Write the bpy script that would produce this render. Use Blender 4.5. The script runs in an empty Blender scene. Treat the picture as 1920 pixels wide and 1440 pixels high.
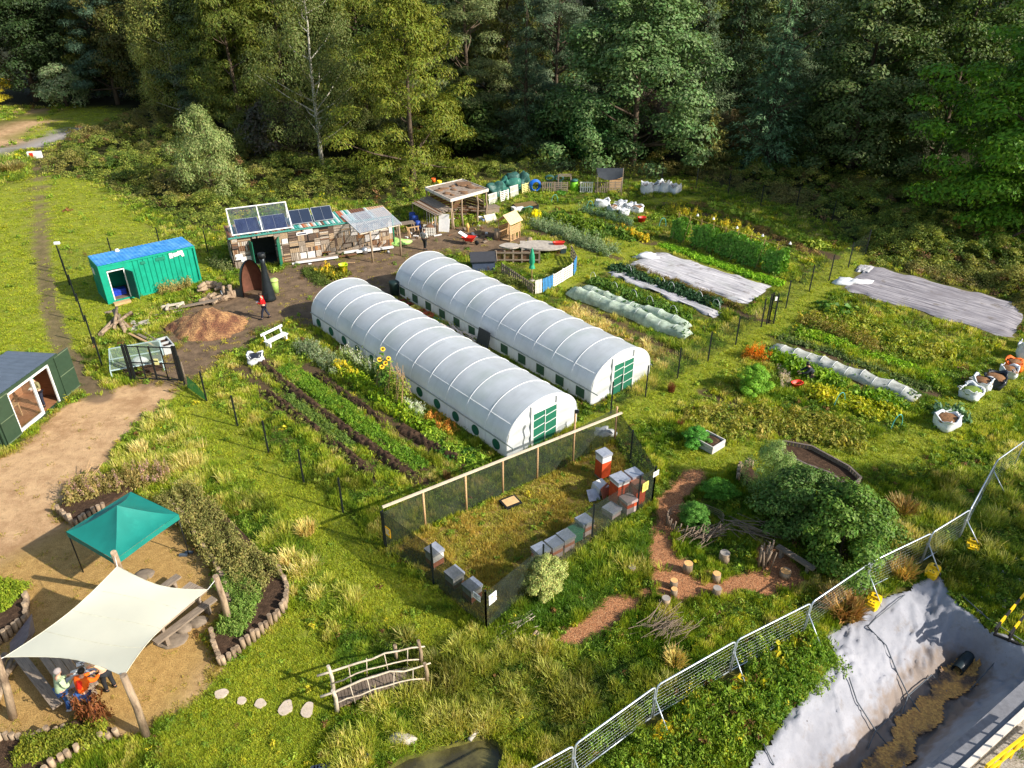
import bpy, bmesh, math, random
import numpy as np
from mathutils import Vector, Matrix, Euler
PI = math.pi
R = math.radians
scene = bpy.context.scene
COL = scene.collection

# ---------------------------------------------------------------- camera
F_PX, PITCH, CAM_H = 1380.0, R(30.103), 19.464
cam_d = bpy.data.cameras.new("camera")
cam_d.sensor_width = 36.0
cam_d.lens = 36.0 * F_PX / 1920.0
cam_d.clip_start, cam_d.clip_end = 0.1, 3000
cam = bpy.data.objects.new("camera", cam_d)
COL.objects.link(cam)
cam.location = (0, 0, CAM_H)
cam.rotation_euler = (PI / 2 - PITCH, 0, 0)
scene.camera = cam

# ---------------------------------------------------------------- light
SUN_EL, SUN_AZ = R(31), R(-23)          # azimuth measured from +x towards +y
w = bpy.data.worlds.new("World"); scene.world = w
w.use_nodes = True
nt = w.node_tree
bg = nt.nodes["Background"]
sky = nt.nodes.new("ShaderNodeTexSky")
sky.sky_type = 'NISHITA'; sky.sun_disc = False
sky.sun_elevation = SUN_EL
sky.sun_rotation = PI / 2 - SUN_AZ
sky.air_density = 1.2; sky.dust_density = 1.5
nt.links.new(sky.outputs[0], bg.inputs[0])
bg.inputs[1].default_value = 0.12
sl = bpy.data.lights.new("sun", 'SUN')
sl.energy = 5.0; sl.angle = R(0.6); sl.color = (1.0, 0.94, 0.85)
so = bpy.data.objects.new("sun", sl); COL.objects.link(so)
sd = Vector((math.cos(SUN_EL) * math.cos(SUN_AZ), math.cos(SUN_EL) * math.sin(SUN_AZ), math.sin(SUN_EL)))
so.rotation_euler = sd.to_track_quat('Z', 'Y').to_euler()
so.location = sd * 60
scene.view_settings.view_transform = 'Standard'
scene.view_settings.look = 'None'
scene.view_settings.exposure = 0.56
scene.view_settings.gamma = 1.0
scene.cycles.max_bounces = 6
scene.cycles.transparent_max_bounces = 12
scene.cycles.diffuse_bounces = 3
scene.cycles.glossy_bounces = 2
scene.cycles.caustics_reflective = False
scene.cycles.caustics_refractive = False

# ---------------------------------------------------------------- measuring
CP, SP = math.cos(PITCH), math.sin(PITCH)
def G(px, py, z=0.0):
    """world point at height z that was measured at pixel (px, py) of the survey photo"""
    u, v = (px - 960) / F_PX, (py - 720) / F_PX
    d = Vector((u, CP - v * SP, -SP - v * CP))
    t = (z - CAM_H) / d.z
    return Vector((d.x * t, d.y * t, z))
def GN(pts, z=0.0):
    return np.array([G(a, b, z)[:2] for a, b in pts])
def yaw(a, b):
    return math.atan2(b[1] - a[1], b[0] - a[0])
def dist(a, b):
    return math.hypot(b[0] - a[0], b[1] - a[1])

# ---------------------------------------------------------------- noise
_rt = np.random.RandomState(7).rand(8, 256, 256)
def vn(x, y, s=0):
    x = np.asarray(x, float); y = np.asarray(y, float)
    xi = np.floor(x).astype(int); yi = np.floor(y).astype(int)
    fx = x - xi; fy = y - yi
    fx = fx * fx * (3 - 2 * fx); fy = fy * fy * (3 - 2 * fy)
    t = _rt[s % 8]; a = xi & 255; b = yi & 255; a1 = (xi + 1) & 255; b1 = (yi + 1) & 255
    return (t[a, b] * (1 - fx) + t[a1, b] * fx) * (1 - fy) + (t[a, b1] * (1 - fx) + t[a1, b1] * fx) * fy
def fbm(x, y, s=0, o=4):
    r = 0; a = .5; x = np.asarray(x, float); y = np.asarray(y, float)
    for k in range(o):
        r = r + a * vn(x, y, s + k); x = x * 2.03 + 11.3; y = y * 2.03 + 5.7; a *= .5
    return r / (1 - .5 ** o)
def sstep(a, b, x):
    t = np.clip((x - a) / (b - a), 0, 1); return t * t * (3 - 2 * t)
def sdist(poly, X, Y):
    """signed distance to polygon, positive inside"""
    X = np.asarray(X, float); Y = np.asarray(Y, float)
    d = np.full(X.shape, 1e9); ins = np.zeros(X.shape, bool); n = len(poly)
    for i in range(n):
        ax, ay = poly[i]; bx, by = poly[(i + 1) % n]
        ex, ey = bx - ax, by - ay
        t = np.clip(((X - ax) * ex + (Y - ay) * ey) / (ex * ex + ey * ey + 1e-9), 0, 1)
        d = np.minimum(d, np.hypot(X - ax - t * ex, Y - ay - t * ey))
        c = (ay > Y) != (by > Y)
        with np.errstate(divide='ignore', invalid='ignore'):
            xx = (bx - ax) * (Y - ay) / (by - ay + 1e-12) + ax
        ins ^= c & (X < xx)
    return np.where(ins, d, -d)
def ldist(line, X, Y):
    """distance to polyline and the parameter of the nearest point (0..1)"""
    X = np.asarray(X, float); Y = np.asarray(Y, float)
    d = np.full(X.shape, 1e9); n = len(line) - 1
    for i in range(n):
        ax, ay = line[i]; bx, by = line[i + 1]
        ex, ey = bx - ax, by - ay
        t = np.clip(((X - ax) * ex + (Y - ay) * ey) / (ex * ex + ey * ey + 1e-9), 0, 1)
        d = np.minimum(d, np.hypot(X - ax - t * ex, Y - ay - t * ey))
    return d

# ---------------------------------------------------------------- mesh helpers
def tag(o, label=None, cat=None, group=None, kind=None):
    if label: o["label"] = label
    if cat: o["category"] = cat
    if group: o["group"] = group
    if kind: o["kind"] = kind
    return o
def thing(name, label, cat, loc=(0, 0, 0), rz=0.0, group=None):
    o = bpy.data.objects.new(name, None); COL.objects.link(o)
    o.location = loc; o.rotation_euler = (0, 0, rz); o.empty_display_size = .2
    return tag(o, label, cat, group)
def copy_tree(o, parent=None):
    c = o.copy(); COL.objects.link(c); c.parent = parent
    for ch in [x for x in KIDS.get(o.name, [])]:
        copy_tree(ch, c)
    KIDS[c.name] = [x for x in c.children] if False else KIDS.get(o.name, [])
    return c
KIDS = {}
def rotm(rx=0, ry=0, rz=0):
    return Euler((rx, ry, rz)).to_matrix()
class MB:
    def __init__(s): s.v = []; s.f = []; s.sm = []; s.mi = []; s.m = 0
    def add(s, vs, fs, smooth=False):
        b = len(s.v); s.v.extend([tuple(p) for p in vs])
        for f in fs:
            s.f.append(tuple(i + b for i in f)); s.sm.append(smooth); s.mi.append(s.m)
        return s
    def box(s, c, size, rot=None):
        hx, hy, hz = size[0] / 2, size[1] / 2, size[2] / 2
        vs = [Vector((x, y, z)) for z in (-hz, hz) for x, y in ((-hx, -hy), (hx, -hy), (hx, hy), (-hx, hy))]
        if rot is not None:
            if not isinstance(rot, Matrix): rot = rotm(0, 0, rot)
            vs = [rot @ v for v in vs]
        c = Vector(c)
        return s.add([v + c for v in vs], [(3, 2, 1, 0), (4, 5, 6, 7), (0, 1, 5, 4), (1, 2, 6, 5), (2, 3, 7, 6), (3, 0, 4, 7)])
    def b2(s, lo, hi):
        return s.box([(a + b) / 2 for a, b in zip(lo, hi)], [abs(b - a) for a, b in zip(lo, hi)])
    def bar(s, a, b, wd, ht, up=(0, 0, 1)):
        a = Vector(a); b = Vector(b); d = b - a; L = d.length; d.normalize()
        up = Vector(up)
        if abs(d.dot(up)) > .98: up = Vector((0, 1, 0)) if abs(d.y) < .9 else Vector((1, 0, 0))
        y = up.cross(d).normalized(); z = d.cross(y)
        m = Matrix((d, y, z)).transposed()
        return s.box((a + b) / 2, (L, wd, ht), m)
    def tube(s, pts, r, n=7, cap=True, smooth=True):
        pts = [Vector(p) for p in pts]; k = len(pts)
        rs = [r] * k if not hasattr(r, '__len__') else list(r)
        vs = []; prev = None
        for i, p in enumerate(pts):
            d = (pts[min(i + 1, k - 1)] - pts[max(i - 1, 0)]).normalized()
            if prev is None:
                ref = Vector((0, 0, 1)) if abs(d.z) < .9 else Vector((1, 0, 0))
                x = d.cross(ref).normalized()
            else:
                x = (prev - d * prev.dot(d)).normalized()
            prev = x; y = d.cross(x)
            for j in range(n):
                a = 2 * PI * j / n
                vs.append(p + (x * math.cos(a) + y * math.sin(a)) * rs[i])
        fs = [(i * n + j, i * n + (j + 1) % n, (i + 1) * n + (j + 1) % n, (i + 1) * n + j) for i in range(k - 1) for j in range(n)]
        s.add(vs, fs, smooth)
        if cap:
            b = len(s.v) - k * n
            s.f.append(tuple(b + j for j in reversed(range(n)))); s.sm.append(False); s.mi.append(s.m)
            s.f.append(tuple(b + (k - 1) * n + j for j in range(n))); s.sm.append(False); s.mi.append(s.m)
        return s
    def grid(s, P, smooth=True, close=False):
        nu, nv = len(P), len(P[0])
        vs = [p for row in P for p in row]
        fs = [(i * nv + j, (i + 1) * nv + j, (i + 1) * nv + j + 1, i * nv + j + 1) for i in range(nu - 1) for j in range(nv - 1)]
        return s.add(vs, fs, smooth)
    def lathe(s, prof, c=(0, 0, 0), n=16, smooth=True):
        c = Vector(c); P = []
        for i in range(n + 1):
            a = 2 * PI * i / n
            P.append([c + Vector((r * math.cos(a), r * math.sin(a), z)) for r, z in prof])
        return s.grid(P, smooth)
    def blob(s, c, rad, seed=0, amp=.2, nu=10, nv=7, flat=0):
        rnd = random.Random(seed); c = Vector(c); P = []
        ph = [rnd.uniform(0, 6) for _ in range(6)]
        for i in range(nu + 1):
            a = 2 * PI * (i % nu) / nu; row = []
            for j in range(nv + 1):
                t = PI * j / nv - PI / 2
                k = 1 + amp * (math.sin(2 * a + ph[0] + 2 * t) + .6 * math.sin(3 * a + ph[1] - 3 * t) + .5 * math.sin(5 * a + ph[2] + 4 * t + ph[3])) / 2
                if j in (0, nv): k = 1
                z = math.sin(t) * rad[2] * k
                if flat and z < -flat: z = -flat
                row.append(c + Vector((math.cos(t) * math.cos(a) * rad[0] * k, math.cos(t) * math.sin(a) * rad[1] * k, z)))
            P.append(row)
        return s.grid(P)
    def poly(s, pts, z0, z1):
        """prism over a 2D outline"""
        n = len(pts); vs = [(x, y, z0) for x, y in pts] + [(x, y, z1) for x, y in pts]
        ar = sum(pts[i][0] * pts[(i + 1) % n][1] - pts[(i + 1) % n][0] * pts[i][1] for i in range(n))
        o = list(range(n)) if ar > 0 else list(reversed(range(n)))
        s.add(vs, [tuple(i + n for i in o), tuple(reversed(o))] + [(o[i], o[(i + 1) % n], o[(i + 1) % n] + n, o[i] + n) for i in range(n)])
        return s
    def build(s, name, mats, parent=None, loc=None):
        me = bpy.data.meshes.new(name)
        me.from_pydata(s.v, [], s.f)
        if not isinstance(mats, (list, tuple)): mats = [mats]
        for m in mats: me.materials.append(m)
        me.polygons.foreach_set("use_smooth", s.sm)
        me.polygons.foreach_set("material_index", s.mi)
        me.update()
        o = bpy.data.objects.new(name, me); COL.objects.link(o)
        if parent:
            o.parent = parent; KIDS.setdefault(parent.name, []).append(o)
        if loc is not None: o.location = loc
        return o
def dup(root, loc=None, rz=None, label=None, group=None, parent=None):
    c = root.copy(); COL.objects.link(c)
    if loc is not None: c.location = loc
    if rz is not None: c.rotation_euler = (root.rotation_euler[0], root.rotation_euler[1], rz)
    if label: c["label"] = label
    if group: c["group"] = group
    if parent: c.parent = parent
    for ch in KIDS.get(root.name, []):
        d = dup(ch, parent=c)
        KIDS.setdefault(c.name, []).append(d)
    return c
def np_mesh(name, V, F, mats, smooth=False, fm=None):
    """fast mesh from numpy arrays, F is (n,k)"""
    me = bpy.data.meshes.new(name)
    V = np.asarray(V, np.float32); F = np.asarray(F, np.int32)
    me.vertices.add(len(V)); me.vertices.foreach_set("co", V.ravel())
    n, k = F.shape
    me.loops.add(n * k); me.loops.foreach_set("vertex_index", F.ravel())
    me.polygons.add(n)
    me.polygons.foreach_set("loop_start", np.arange(0, n * k, k, dtype=np.int32))
    me.polygons.foreach_set("loop_total", np.full(n, k, np.int32))
    me.polygons.foreach_set("use_smooth", np.full(n, smooth))
    for m in (mats if isinstance(mats, (list, tuple)) else [mats]): me.materials.append(m)
    if fm is not None: me.polygons.foreach_set("material_index", np.asarray(fm, np.int32))
    me.update(calc_edges=True); me.validate()
    return me
def link(name, me, parent=None):
    o = bpy.data.objects.new(name, me); COL.objects.link(o)
    if parent:
        o.parent = parent; KIDS.setdefault(parent.name, []).append(o)
    return o

# ---------------------------------------------------------------- materials
def S(r, g, b):
    f = lambda c: (c / 255 / 12.92) if c / 255 < .04045 else ((c / 255 + .055) / 1.055) ** 2.4
    return (f(r), f(g), f(b), 1)
def c4(c): return tuple(c) if len(c) == 4 else (*c, 1)
class NT:
    def __init__(s, m): s.t = m.node_tree; s.n = s.t.nodes; s.l = s.t.links
    def new(s, typ, **kw):
        x = s.n.new(typ)
        for k, v in kw.items():
            if k.startswith('i_'):
                key = k[2:]; key = int(key) if key.isdigit() else key
                x.inputs[key].default_value = v
            else: setattr(x, k, v)
        return x
    def to(s, a, b): s.l.new(a, b)
    def noise(s, vec, scale, detail=4, rough=.6, dim='3D'):
        x = s.new("ShaderNodeTexNoise"); x.inputs['Scale'].default_value = scale
        x.inputs['Detail'].default_value = detail; x.inputs['Roughness'].default_value = rough
        if vec is not None: s.to(vec, x.inputs['Vector'])
        return x.outputs['Fac']
    def mr(s, val, a, b, c=0, d=1):
        x = s.new("ShaderNodeMapRange"); s.to(val, x.inputs[0])
        for i, q in enumerate((a, b, c, d)): x.inputs[i + 1].default_value = q
        return x.outputs[0]
    def mix(s, fac, A, B, typ='MIX'):
        x = s.new("ShaderNodeMix", data_type='RGBA', blend_type=typ)
        for sock, q in ((x.inputs[0], fac), (x.inputs[6], A), (x.inputs[7], B)):
            if hasattr(q, 'is_output'): s.to(q, sock)
            else: sock.default_value = q if not isinstance(q, (tuple, list)) else c4(q)
        return x.outputs[2]
    def math(s, op, a, b=None):
        x = s.new("ShaderNodeMath", operation=op)
        for i, q in enumerate((a, b)):
            if q is None: continue
            if hasattr(q, 'is_output'): s.to(q, x.inputs[i])
            else: x.inputs[i].default_value = q
        return x.outputs[0]
MATS = {}
def M(name, col, rough=.75, var=.25, scale=6, metal=0, bump=0, col2=None, c2=(.55, .75), rnd=0, stretch=None, spec=.35, fine=0):
    """plain surface with mottling, an optional second colour in patches and bump"""
    if name in MATS: return MATS[name]
    m = bpy.data.materials.new(name); m.use_nodes = True; t = NT(m)
    p = t.n["Principled BSDF"]
    tc = t.new("ShaderNodeTexCoord"); vec = tc.outputs['Object']
    if stretch:
        mp = t.new("ShaderNodeMapping"); mp.inputs['Scale'].default_value = stretch
        t.to(vec, mp.inputs[0]); vec = mp.outputs[0]
    col = c4(col)
    n = t.noise(vec, scale)
    lo = tuple(x * (1 - var) for x in col[:3]) + (1,); hi = tuple(min(1, x * (1 + var)) for x in col[:3]) + (1,)
    c = t.mix(t.mr(n, .3, .7), lo, hi)
    if col2 is not None:
        n2 = t.noise(vec, scale * .37 + 1.3, 6, .7)
        c = t.mix(t.mr(n2, c2[0], c2[1]), c, col2)
    if fine:
        n3 = t.noise(vec, scale * 7, 3)
        c = t.mix(fine, c, t.mix(t.mr(n3, .35, .65), (0, 0, 0), (1, 1, 1)), 'OVERLAY')
    if rnd:
        oi = t.new("ShaderNodeObjectInfo")
        c = t.mix(1.0, c, t.mix(oi.outputs['Random'], (1 - rnd,) * 3, (1 + rnd * .6,) * 3), 'MULTIPLY')
    t.to(c, p.inputs['Base Color'])
    p.inputs['Roughness'].default_value = rough; p.inputs['Metallic'].default_value = metal
    p.inputs['Specular IOR Level'].default_value = spec
    if bump:
        b = t.new("ShaderNodeBump"); b.inputs['Strength'].default_value = bump; b.inputs['Distance'].default_value = .03
        t.to(t.noise(vec, scale * 2.5, 5), b.inputs['Height']); t.to(b.outputs[0], p.inputs['Normal'])
    MATS[name] = m
    return m
def Mwood(name, col, col2, grain=(1, 14, 14), rough=.8, var=.3):
    return M(name, col, rough, var, 3, 0, .3, col2, (.45, .7), .25, grain)
def Mfol(name, col, col2, trans=.35, src='OBJ', dark=.55, tip=None):
    """leaves: each leaf (mesh island) gets its own shade; tint from object colour or from the scatter instance"""
    if name in MATS: return MATS[name]
    m = bpy.data.materials.new(name); m.use_nodes = True; t = NT(m)
    t.n.remove(t.n["Principled BSDF"]); out = t.n["Material Output"]
    ge = t.new("ShaderNodeNewGeometry")
    c = t.mix(ge.outputs['Random Per Island'], col, col2)
    rr = t.math('FRACT', t.math('MULTIPLY', ge.outputs['Random Per Island'], 37.7))
    c = t.mix(1.0, c, t.mix(rr, (dark,) * 3, (1.35,) * 3), 'MULTIPLY')
    if src == 'OBJ':
        oi = t.new("ShaderNodeObjectInfo"); tint = oi.outputs['Color']
    else:
        at = t.new("ShaderNodeAttribute", attribute_type='INSTANCER', attribute_name='col'); tint = at.outputs['Color']
    c = t.mix(1.0, c, tint, 'MULTIPLY')
    d = t.new("ShaderNodeBsdfPrincipled"); d.inputs['Roughness'].default_value = .55
    d.inputs['Specular IOR Level'].default_value = .25
    t.to(c, d.inputs['Base Color'])
    tr = t.new("ShaderNodeBsdfTranslucent"); t.to(t.mix(1.0, c, (1.5, 1.4, .7), 'MULTIPLY'), tr.inputs[0])
    mx = t.new("ShaderNodeMixShader"); mx.inputs[0].default_value = trans
    t.to(d.outputs[0], mx.inputs[1]); t.to(tr.outputs[0], mx.inputs[2]); t.to(mx.outputs[0], out.inputs[0])
    MATS[name] = m
    return m
def Msheer(name, col, alpha, rough=.6, var=.2, scale=5, trans=.3, wave=0):
    """netting, mesh, film: lets part of the light straight through"""
    if name in MATS: return MATS[name]
    m = bpy.data.materials.new(name); m.use_nodes = True; t = NT(m)
    p = t.n["Principled BSDF"]; out = t.n["Material Output"]
    tc = t.new("ShaderNodeTexCoord")
    n = t.noise(tc.outputs['Object'], scale, 5)
    c = t.mix(t.mr(n, .3, .7), tuple(x * (1 - var) for x in col[:3]), tuple(min(1, x * (1 + var)) for x in col[:3]))
    t.to(c, p.inputs['Base Color']); p.inputs['Roughness'].default_value = rough
    tl = t.new("ShaderNodeBsdfTranslucent"); t.to(c, tl.inputs[0])
    m1 = t.new("ShaderNodeMixShader"); m1.inputs[0].default_value = trans
    t.to(p.outputs[0], m1.inputs[1]); t.to(tl.outputs[0], m1.inputs[2])
    tp = t.new("ShaderNodeBsdfTransparent")
    m2 = t.new("ShaderNodeMixShader")
    if wave: t.to(t.mr(n, .35, .65, alpha - wave, alpha + wave), m2.inputs[0])
    else: m2.inputs[0].default_value = alpha
    t.to(tp.outputs[0], m2.inputs[1]); t.to(m1.outputs[0], m2.inputs[2]); t.to(m2.outputs[0], out.inputs[0])
    MATS[name] = m
    return m
# ---------------------------------------------------------------- where things lie (outlines measured on the ground)
P_TRACK = GN([(-90, 920), (-20, 862), (20, 845), (64, 810), (130, 757), (180, 742), (240, 722), (335, 722), (320, 747), (268, 788), (224, 835), (190, 880), (150, 905), (118, 955), (130, 985), (180, 960), (240, 930), (315, 950), (360, 1010), (400, 1070), (425, 1120), (430, 1140), (395, 1190), (408, 1242), (385, 1292), (330, 1322), (283, 1378), (225, 1375), (150, 1340), (90, 1390), (-90, 1400)])
P_YARD = GN([(330, 725), (262, 716), (300, 660), (335, 650), (312, 625), (325, 598), (405, 548), (455, 530), (470, 505), (520, 512), (560, 475), (640, 490), (690, 462), (705, 440), (760, 430), (790, 415), (850, 425), (925, 425), (990, 448), (962, 468), (890, 480), (850, 468), (760, 500), (745, 560), (640, 560), (590, 612), (540, 604), (480, 628), (400, 690), (345, 722)])
P_LAWN = GN([(395, 1275), (420, 1252), (475, 1212), (548, 1140), (600, 1180), (640, 1250), (640, 1330), (610, 1400), (560, 1470), (300, 1470), (275, 1400), (330, 1325)])
P_FIELD = GN([(-120, 380), (66, 330), (160, 335), (250, 400), (300, 440), (420, 500), (170, 640), (120, 690), (-120, 640)])
P_FARLAWN = GN([(40, 264), (92, 216), (130, 203), (230, 190), (310, 176), (270, 205), (200, 229)])
P_GPATH = GN([(-60, 292), (60, 262), (196, 229), (208, 236), (110, 265), (30, 284), (-60, 312)])
P_BPATH = GN([(-70, 275), (-10, 238), (62, 206), (92, 201), (90, 214), (50, 250), (36, 266), (-60, 292)])
P_LANE = [GN([(350, 745), (470, 862), (560, 945), (650, 1038), (740, 1115), (810, 1175)]),
          GN([(1130, 800), (1260, 742), (1340, 690), (1430, 625), (1560, 520), (1660, 430)]),
          GN([(1290, 870), (1420, 850), (1560, 860), (1680, 850), (1800, 780), (1930, 650)]),
          GN([(1010, 505), (1110, 470), (1200, 450), (1000, 395), (1300, 372)]),
          GN([(1060, 530), (1150, 485), (1230, 455), (1480, 540)])]
P_CHIPS = [GN([(1300, 884), (1328, 884), (1288, 922), (1266, 960), (1258, 1010), (1268, 1050), (1225, 1050), (1222, 1000), (1232, 950), (1255, 910)]),
           GN([(1216, 1098), (1226, 1114), (1150, 1162), (1085, 1208), (1036, 1204), (1058, 1180), (1130, 1143)]),
           GN([(1222, 1050), (1290, 1046), (1300, 1085), (1345, 1100), (1420, 1062), (1412, 1030), (1450, 1030), (1500, 1062), (1506, 1092), (1440, 1118), (1380, 1104), (1290, 1124), (1228, 1116)])]
P_SOIL = [(GN([(478, 672), (560, 742), (640, 800), (720, 855), (795, 908)]), .42),
          (GN([(452, 690), (520, 752), (600, 810), (700, 895)]), .36),
          (GN([(575, 690), (640, 735), (720, 790), (800, 832), (870, 862)]), .40),
          (GN([(650, 790), (720, 830), (790, 880)]), .22), (GN([(1320, 735), (1420, 790), (1510, 835)]), .3), (GN([(1255, 383), (1400, 430), (1560, 482)]), .6), (GN([(1000, 432), (1080, 458), (1160, 486)]), .3), (GN([(1040, 398), (1140, 424), (1220, 456)]), .5), (GN([(1090, 575), (1180, 618), (1262, 660)]), .35), (GN([(1290, 548), (1400, 590), (1440, 603)]), .3), (GN([(1450, 634), (1560, 668), (1750, 738)]), .3), (GN([(1440, 655), (1570, 706), (1700, 752)]), .25)]
P_THINPATH = GN([(74, 270), (72, 330), (74, 400), (79, 480), (90, 560), (108, 630), (138, 700), (190, 745)])
P_BRAMBLE = GN([(86, 292), (120, 262), (205, 234), (300, 190), (420, 250), (520, 300), (640, 312), (760, 330), (900, 300), (1000, 285), (1120, 298), (1270, 305), (1400, 300), (1560, 290), (1740, 320), (1990, 400), (1990, 600), (1900, 570), (1790, 530), (1690, 508), (1640, 490), (1560, 424), (1430, 372), (1330, 338), (1240, 326), (1100, 316), (1000, 330), (930, 335), (880, 338), (760, 372), (745, 392), (640, 372), (520, 384), (425, 405), (395, 435), (300, 395), (230, 360), (160, 335), (90, 325)])
P_BASIN = GN([(1375, 1470), (1470, 1348), (1562, 1238), (1550, 1195), (1640, 1122), (1700, 1100), (1756, 1074), (1792, 1130), (1850, 1175), (1935, 1220), (2010, 1250), (1960, 1300), (1850, 1368), (1760, 1460), (1700, 1520)])
CHAN = np.array([G(1560, 1540, -1.1)[:2], G(1650, 1440, -1.1)[:2], G(1730, 1340, -1.1)[:2], G(1812, 1245, -1.1)[:2]])
P_POND = GN([(690, 1470), (715, 1440), (760, 1414), (840, 1392), (900, 1376), (935, 1388), (948, 1412), (935, 1470)])
P_APIARY = GN([(725, 1028), (912, 1182), (1194, 959), (1222, 940), (1181, 867), (1152, 825)])
P_TALL = [GN([(190, 905), (250, 790), (330, 735), (360, 745), (480, 870), (600, 985), (500, 1000), (420, 930), (330, 900)]),
          GN([(370, 725), (440, 800), (640, 965), (725, 1030), (905, 1190), (820, 1180), (700, 1060), (520, 905), (400, 790)]),
          GN([(480, 900), (560, 960), (720, 1110), (640, 1190), (560, 1140), (480, 1020)]),
          GN([(600, 1200), (840, 1180), (1000, 1200), (1200, 1240), (1240, 1290), (1060, 1420), (960, 1370), (840, 1390), (700, 1440), (600, 1420), (660, 1320)]),
          GN([(1000, 1060), (1200, 960), (1240, 1060), (1060, 1180), (960, 1170)]),
          GN([(1200, 700), (1420, 600), (1560, 500), (1500, 600), (1330, 700), (1240, 790), (1170, 830)]),
          GN([(1050, 565), (1300, 650), (1420, 580), (1440, 620), (1270, 710), (1200, 640), (1100, 600)]),
          GN([(1640, 1000), (1900, 830), (1960, 900), (1960, 1150), (1760, 1060), (1640, 1130), (1550, 1160)]),
          GN([(-60, 290), (60, 292), (84, 330), (60, 360), (-60, 370)])]
P_DRYSTRIP = GN([(1050, 565), (1110, 585), (1285, 672), (1240, 690), (1190, 650), (1050, 590)])
P_RFIELD = GN([(1420, 640), (1580, 545), (1880, 640), (1740, 760), (1650, 850), (1500, 830), (1300, 760), (1330, 700)])
P_PLOT = GN([(985, 395), (1120, 385), (1260, 375), (1560, 455), (1480, 520), (1260, 450), (1200, 470), (1040, 410)])
P_FOREST = GN([(-900, 180), (60, 200), (200, 200), (300, 232), (640, 312), (900, 298), (1270, 305), (1560, 320), (1740, 365), (2050, 450), (2700, 500), (2900, 60), (960, -60), (-1200, 60)])
P_GRAVEL = GN([(1700, 1530), (1760, 1470), (1870, 1372), (2010, 1258), (2150, 1200), (2150, 1560)])
P_SHEETS = [GN(q) for q in ([(1226, 466), (1450, 536), (1402, 578), (1168, 500)], [(1628, 494), (1935, 574), (1905, 642), (1566, 541), (1600, 505)], [(1156, 500), (1352, 586), (1340, 600), (1134, 513)], [(1438, 650), (1450, 640), (1732, 742), (1724, 758)], [(1062, 535), (1095, 530), (1300, 612), (1290, 645), (1060, 560)], [(1310, 818), (1340, 812), (1370, 835), (1333, 858)], [(1468, 835), (1522, 845), (1592, 885), (1614, 905), (1596, 925), (1556, 900), (1466, 860)], [(1700, 1560), (1740, 1440), (1870, 1335), (1990, 1235), (2080, 1250), (1890, 1420), (1780, 1560)], [(1205, 1335), (1255, 1335), (1255, 1368), (1205, 1368)], [(1350, 1250), (1400, 1250), (1400, 1285), (1350, 1285)], [(1595, 1095), (1650, 1095), (1650, 1128), (1595, 1128)], [(1715, 1045), (1765, 1045), (1765, 1078), (1715, 1078)], [(318, 942), (350, 968), (408, 1050), (440, 1140), (400, 1195), (418, 1245), (468, 1204), (532, 1145), (536, 1105), (460, 1010), (410, 960), (350, 930)])]

T_W, T_H, T_L, T_WALL = 4.347, 2.383, 18.33, .82
T1 = dict(o=(-.224, 26.876), yaw=.708); T2 = dict(o=(3.934, 31.456), yaw=.688)
def frame_pt(o, a, s, t): return (o[0] + math.cos(a) * s - math.sin(a) * t, o[1] + math.sin(a) * s + math.cos(a) * t)
def rect(o, a, L, W): return np.array([frame_pt(o, a, 0, 0), frame_pt(o, a, L, 0), frame_pt(o, a, L, W), frame_pt(o, a, 0, W)])
CONT_O, CONT_A = (-26.142, 43.839), .692
CAB_A, CAB_B = G(12, 839), G(127.5, 744)
CAB_YAW = yaw(CAB_A, CAB_B); CAB_L = dist(CAB_A, CAB_B)
SHED_A, SHED_B = G(443, 506), G(738, 461)
SHED_YAW = yaw(SHED_A, SHED_B); SHED_L = dist(SHED_A, SHED_B)
FOOT = [rect(T1['o'], T1['yaw'], T_W, T_L), rect(T2['o'], T2['yaw'], T_W, T_L), rect(CONT_O, CONT_A, 6.06, 2.44),
        rect(CAB_A, CAB_YAW, CAB_L, 2.4), rect(SHED_A, SHED_YAW, SHED_L, 2.44)]

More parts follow.
